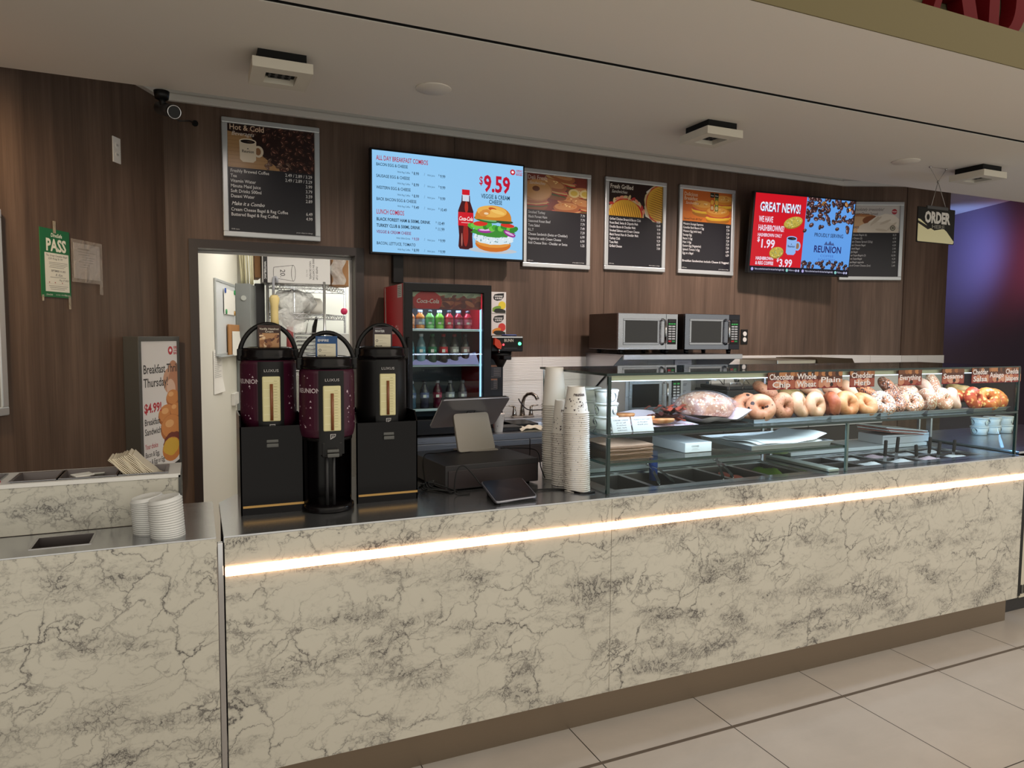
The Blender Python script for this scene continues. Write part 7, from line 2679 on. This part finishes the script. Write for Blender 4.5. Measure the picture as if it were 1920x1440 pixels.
for k, x in enumerate((.375, .393, .411, .432, .452, .470)):
    b = MB().tube([(x, 6.72 + .03 * (k % 2), 2.026), (x, 6.72 + .03 * (k % 2), 2.10), (x - .012 + .002 * k, 6.74, 2.30), (x - .03 + .005 * k, 6.76, 2.659)], .0085, 10)
    single('conduit', b, 'conduit', 'cream conduit rising from the grey electrical panel', 'conduit', (x, 6.72, 2.026), 'conduits over the panel')
b = MB().box(.500, .585, 6.93, 7.02, .4, 2.05, .004)  # dark box stands in for the shadow and cables beside the shelving
single('shade_cable_strip', b, 'charcoal', 'dark strip standing in for shadow and cables between the panel and the wire shelving', 'post', (.54, 6.97, .4))

# wire shelving
t = thing('wire_shelving', 'chrome wire shelving unit in the store room', 'shelving', (.9, 7.0, 0), 0)
SR = Matrix.Translation((.60, 6.82, 0)) @ Matrix.Rotation(R(-4), 4, 'Z')
SWD, SDP = .50, .62
SK = V((.26, 0, 0))
def sp(u, v, z):
    return SR @ V((SWD * u + .26 * v, SDP * v, z))
for u in (0, 1):
    for v in (0, 1):
        b = MB().cyl(sp(u, v, 0), sp(u, v, 2.075), .013, n=14)
        obj('post', b, 'rack', t)
for z in (2.045, 1.775, 1.25, .7):
    b = MB()
    for (a, c_) in (((0, 0), (1, 0)), ((1, 0), (1, 1)), ((0, 1), (1, 1)), ((0, 0), (0, 1))):
        for dz in (0, -.04):
            b.tube([sp(a[0], a[1], z + dz), sp(c_[0], c_[1], z + dz)], .0045, 8)
        n = 16
        b.tube([sp(a[0] + (c_[0] - a[0]) * i / n, a[1] + (c_[1] - a[1]) * i / n, z - (.004 if i % 2 else .036)) for i in range(n + 1)], .003, 6)
    for i in range(1, 18):
        b.tube([sp(i / 18, 0, z), sp(i / 18, 1, z)], .002, 6)
    obj('wire_shelf', b, 'rack', t)
t = thing('cup_carton', 'large white carton printed with a paper cup on the top wire shelf', 'carton', (.93, 7.05, 2.05))
MBX = Matrix.Translation((.555, 6.80, 2.052)) @ Matrix.Rotation(R(-2), 4, 'Z')
b = MB().box(0, .60, 0, .40, 0, .34, .003, mtx=MBX)
s = obj('body', b, 'box_white', t)
o3 = MBX @ V((0, 0, 0))
u3 = (MBX @ V((1, 0, 0)) - o3)
c = Canvas(o3, u3, (0, 0, 1), eps=5e-5)
c.rect(.002, .002, .598, .338, (206, 204, 204))
c.rect(.008, .0, .045, .34, (30, 28, 30))
c.text('WHITE/BLANC', .018, .19, .024, (220, 220, 220), rot=-90, bold=.02)
for a, e in (((.10, .14), (.27, .165)), ((.10, .045), (.27, .02))):
    d_ = V((e[0] - a[0], e[1] - a[1]))
    L2 = d_.length
    px, py = -d_.y / L2 * .0018, d_.x / L2 * .0018
    c.poly([(a[0] + px, a[1] + py), (e[0] + px, e[1] + py), (e[0] - px, e[1] - py), (a[0] - px, a[1] - py)], (40, 38, 40))
c.ell(.27, .0925, .020, .074, (40, 38, 40))
c.ell(.27, .0925, .016, .070, (206, 204, 204))
c.ell(.10, .0925, .006, .049, (40, 38, 40))
c.ell(.103, .0925, .005, .046, (206, 204, 204))
c.text('20.', .155, .125, .062, (44, 42, 44), rot=-90)
c.text('PAPER CUP', .470, .16, .024, (70, 68, 70), rot=-90, bold=.01)
c.text('VERRE EN CARTON', .440, .25, .024, (70, 68, 70), rot=-90, bold=.01)
c.text('VASO DE PAPEL', .412, .21, .024, (70, 68, 70), rot=-90, bold=.01)
c.text('20oz TLG', .384, .13, .016, (130, 128, 130), rot=-90)
c.done('lettering', 'print', s)
b = MB().box(0, .05, .03, .35, .05, .34, .002, mtx=Matrix.Translation((.50, 6.86, 2.05)))
single('brown_carton', b, 'cardboard', 'narrow brown carton beside the electrical panel on the top shelf', 'carton', (.52, 7.0, 2.10))
b = MB().box(0, .18, 0, .30, 0, .30, .003, mtx=Matrix.Translation((1.19, 6.90, 2.052)))
single('brown_carton', b, 'cardboard', 'brown carton at the right end of the top wire shelf', 'carton', (1.28, 7.05, 2.052))
b = MB()
b.grid(lambda u, v: (1.18 + .12 * u + .02 * math.sin(9 * v), 6.868 + .02 * math.sin(6 * u + 8 * v), 2.06 + .27 * v), 14, 22)
single('hanging_bag', b, 'film_bag', 'pale plastic bag hanging in front of the right brown carton', 'plastic bag', (1.24, 6.87, 2.06))
b = MB()
def bagf(u, v):
    a = 2 * math.pi * u
    p = -math.pi / 2 + math.pi * v
    n1 = .10 * math.sin(5 * a + 3 * p) + .07 * math.sin(11 * a - 4 * p) + .05 * math.sin(19 * a + 7 * p)
    return (.83 + .20 * math.cos(p) * math.cos(a) * (1 + n1), 6.95 + .16 * math.cos(p) * math.sin(a) * (1 + n1), 1.885 + .105 * math.sin(p) * (1 + n1) - .06 * max(0, math.sin(-p)) * (1 + math.sin(3 * a)))
b.grid(bagf, 60, 30, True, True, False)
single('plastic_bag', b, 'film_bag', 'large crumpled clear plastic bag on the second wire shelf', 'plastic bag', (.83, 6.95, 1.78))
b = MB()
b.grid(lambda u, v: (.68 + .24 * u, 6.80 - .03 * math.sin(3 * u + 2 * v), 1.62 + .19 * v * (1 - .25 * abs(u - .4)) + .02 * math.sin(7 * u)), 20, 16)
single('plastic_bag', b, 'film_bag', 'torn plastic sheet hanging from the second wire shelf', 'plastic bag', (.8, 6.8, 1.62))
b = MB().lathe([(0, 0), (.085, 0), (.10, .04), (.10, .10), (.07, .15), (0, .16)], (1.04, 7.08, 1.781), 28)
single('white_tub', b, 'white', 'rounded white tub at the right of the second wire shelf', 'tub', (1.04, 7.08, 1.781))
t = thing('hanging_brush', 'pale bristle brush hung by a grey hook on the shelving post', 'brush', (.66, 6.78, 1.6))
b = MB().tube([(.648, 6.785, 1.93), (.648, 6.785, 2.07), (.655, 6.785, 2.10), (.668, 6.785, 2.105), (.680, 6.785, 2.09), (.680, 6.785, 2.05)], .012, 12)
obj('hook', b, mat('grey hook', (164, 166, 176), .35), t)
b = MB().lathe([(0, 0), (.040, 0), (.034, .10), (.034, .20), (.046, .27), (.030, .30), (0, .30)], (.655, 6.785, 1.64), 24)
obj('bristles', b, 'straw', t)
t = thing('wire_hangers', 'stack of chrome wire racks hung under the shelving', 'wire rack', (.95, 6.82, 1.2))
for k in range(11):
    b = MB()
    z = 1.60 - .036 * k
    w2 = .115 - .002 * (k % 3)
    b.tube([(.845 + .006 * k, 6.80, z), (.845 + w2 * 2 + .006 * k, 6.80, z), (.845 + w2 * 2 + .006 * k, 6.98, z - .012), (.845 + .006 * k, 6.98, z - .012)], .004, 8, True)
    for q in range(1, 5):
        xx = .845 + .006 * k + w2 * 2 * q / 5
        b.tube([(xx, 6.80, z), (xx, 6.98, z - .012)], .0022, 6)
    obj('rack_tier', b, 'rack', t)
b = MB().tube([(.93, 6.80, 1.60), (.95, 6.81, 1.70), (.965, 6.83, 1.735)], .004, 8)
obj('hook', b, 'rack', t)
b = MB().cyl((.80, 6.90, 1.42), (.80, 6.90, 1.66), .034, .030, 20)
single('pink_bottle', b, mat('dusty pink', (176, 80, 84), .45), 'dusty pink bottle hanging behind the brush on the shelving', 'bottle', (.80, 6.90, 1.42))
b = MB().prism([(.99, 1.56), (1.03, 1.60), (1.05, 1.74), (1.03, 1.75), (1.0, 1.66)], 6.86, 6.89)
single('black_utensil', b, 'black', 'black handle hanging under the second wire shelf', 'utensil', (1.02, 6.87, 1.56))
b = MB().ball((1.33, 7.05, 1.815), .034, .03, .034)
single('pink_tape', b, 'pink', 'small bright pink roll at the right end of the second shelf', 'tape roll', (1.33, 7.05, 1.781))
b = MB().box(1.12, 1.62, 7.30, 7.66, 0, 1.60, .006)
single('white_freezer', b, mat('freezer white', (214, 216, 216), .35), 'white upright cabinet behind the wire shelving', 'cabinet', (1.37, 7.48, 0))
b = MB().cyl((.92, 7.0, 1.251), (.92, 7.0, 1.40), .09, .11, 28)
single('steel_pot', b, 'steel', 'steel pot on the third wire shelf behind the servers', 'pot', (.92, 7.0, 1.251))
b = MB().box(.62, .80, 6.90, 7.2, 1.251, 1.36, .004)
single('food_carton', b, mat('peach printed carton', (216, 190, 160), .6), 'peach printed carton on the third wire shelf', 'carton', (.71, 7.05, 1.251))
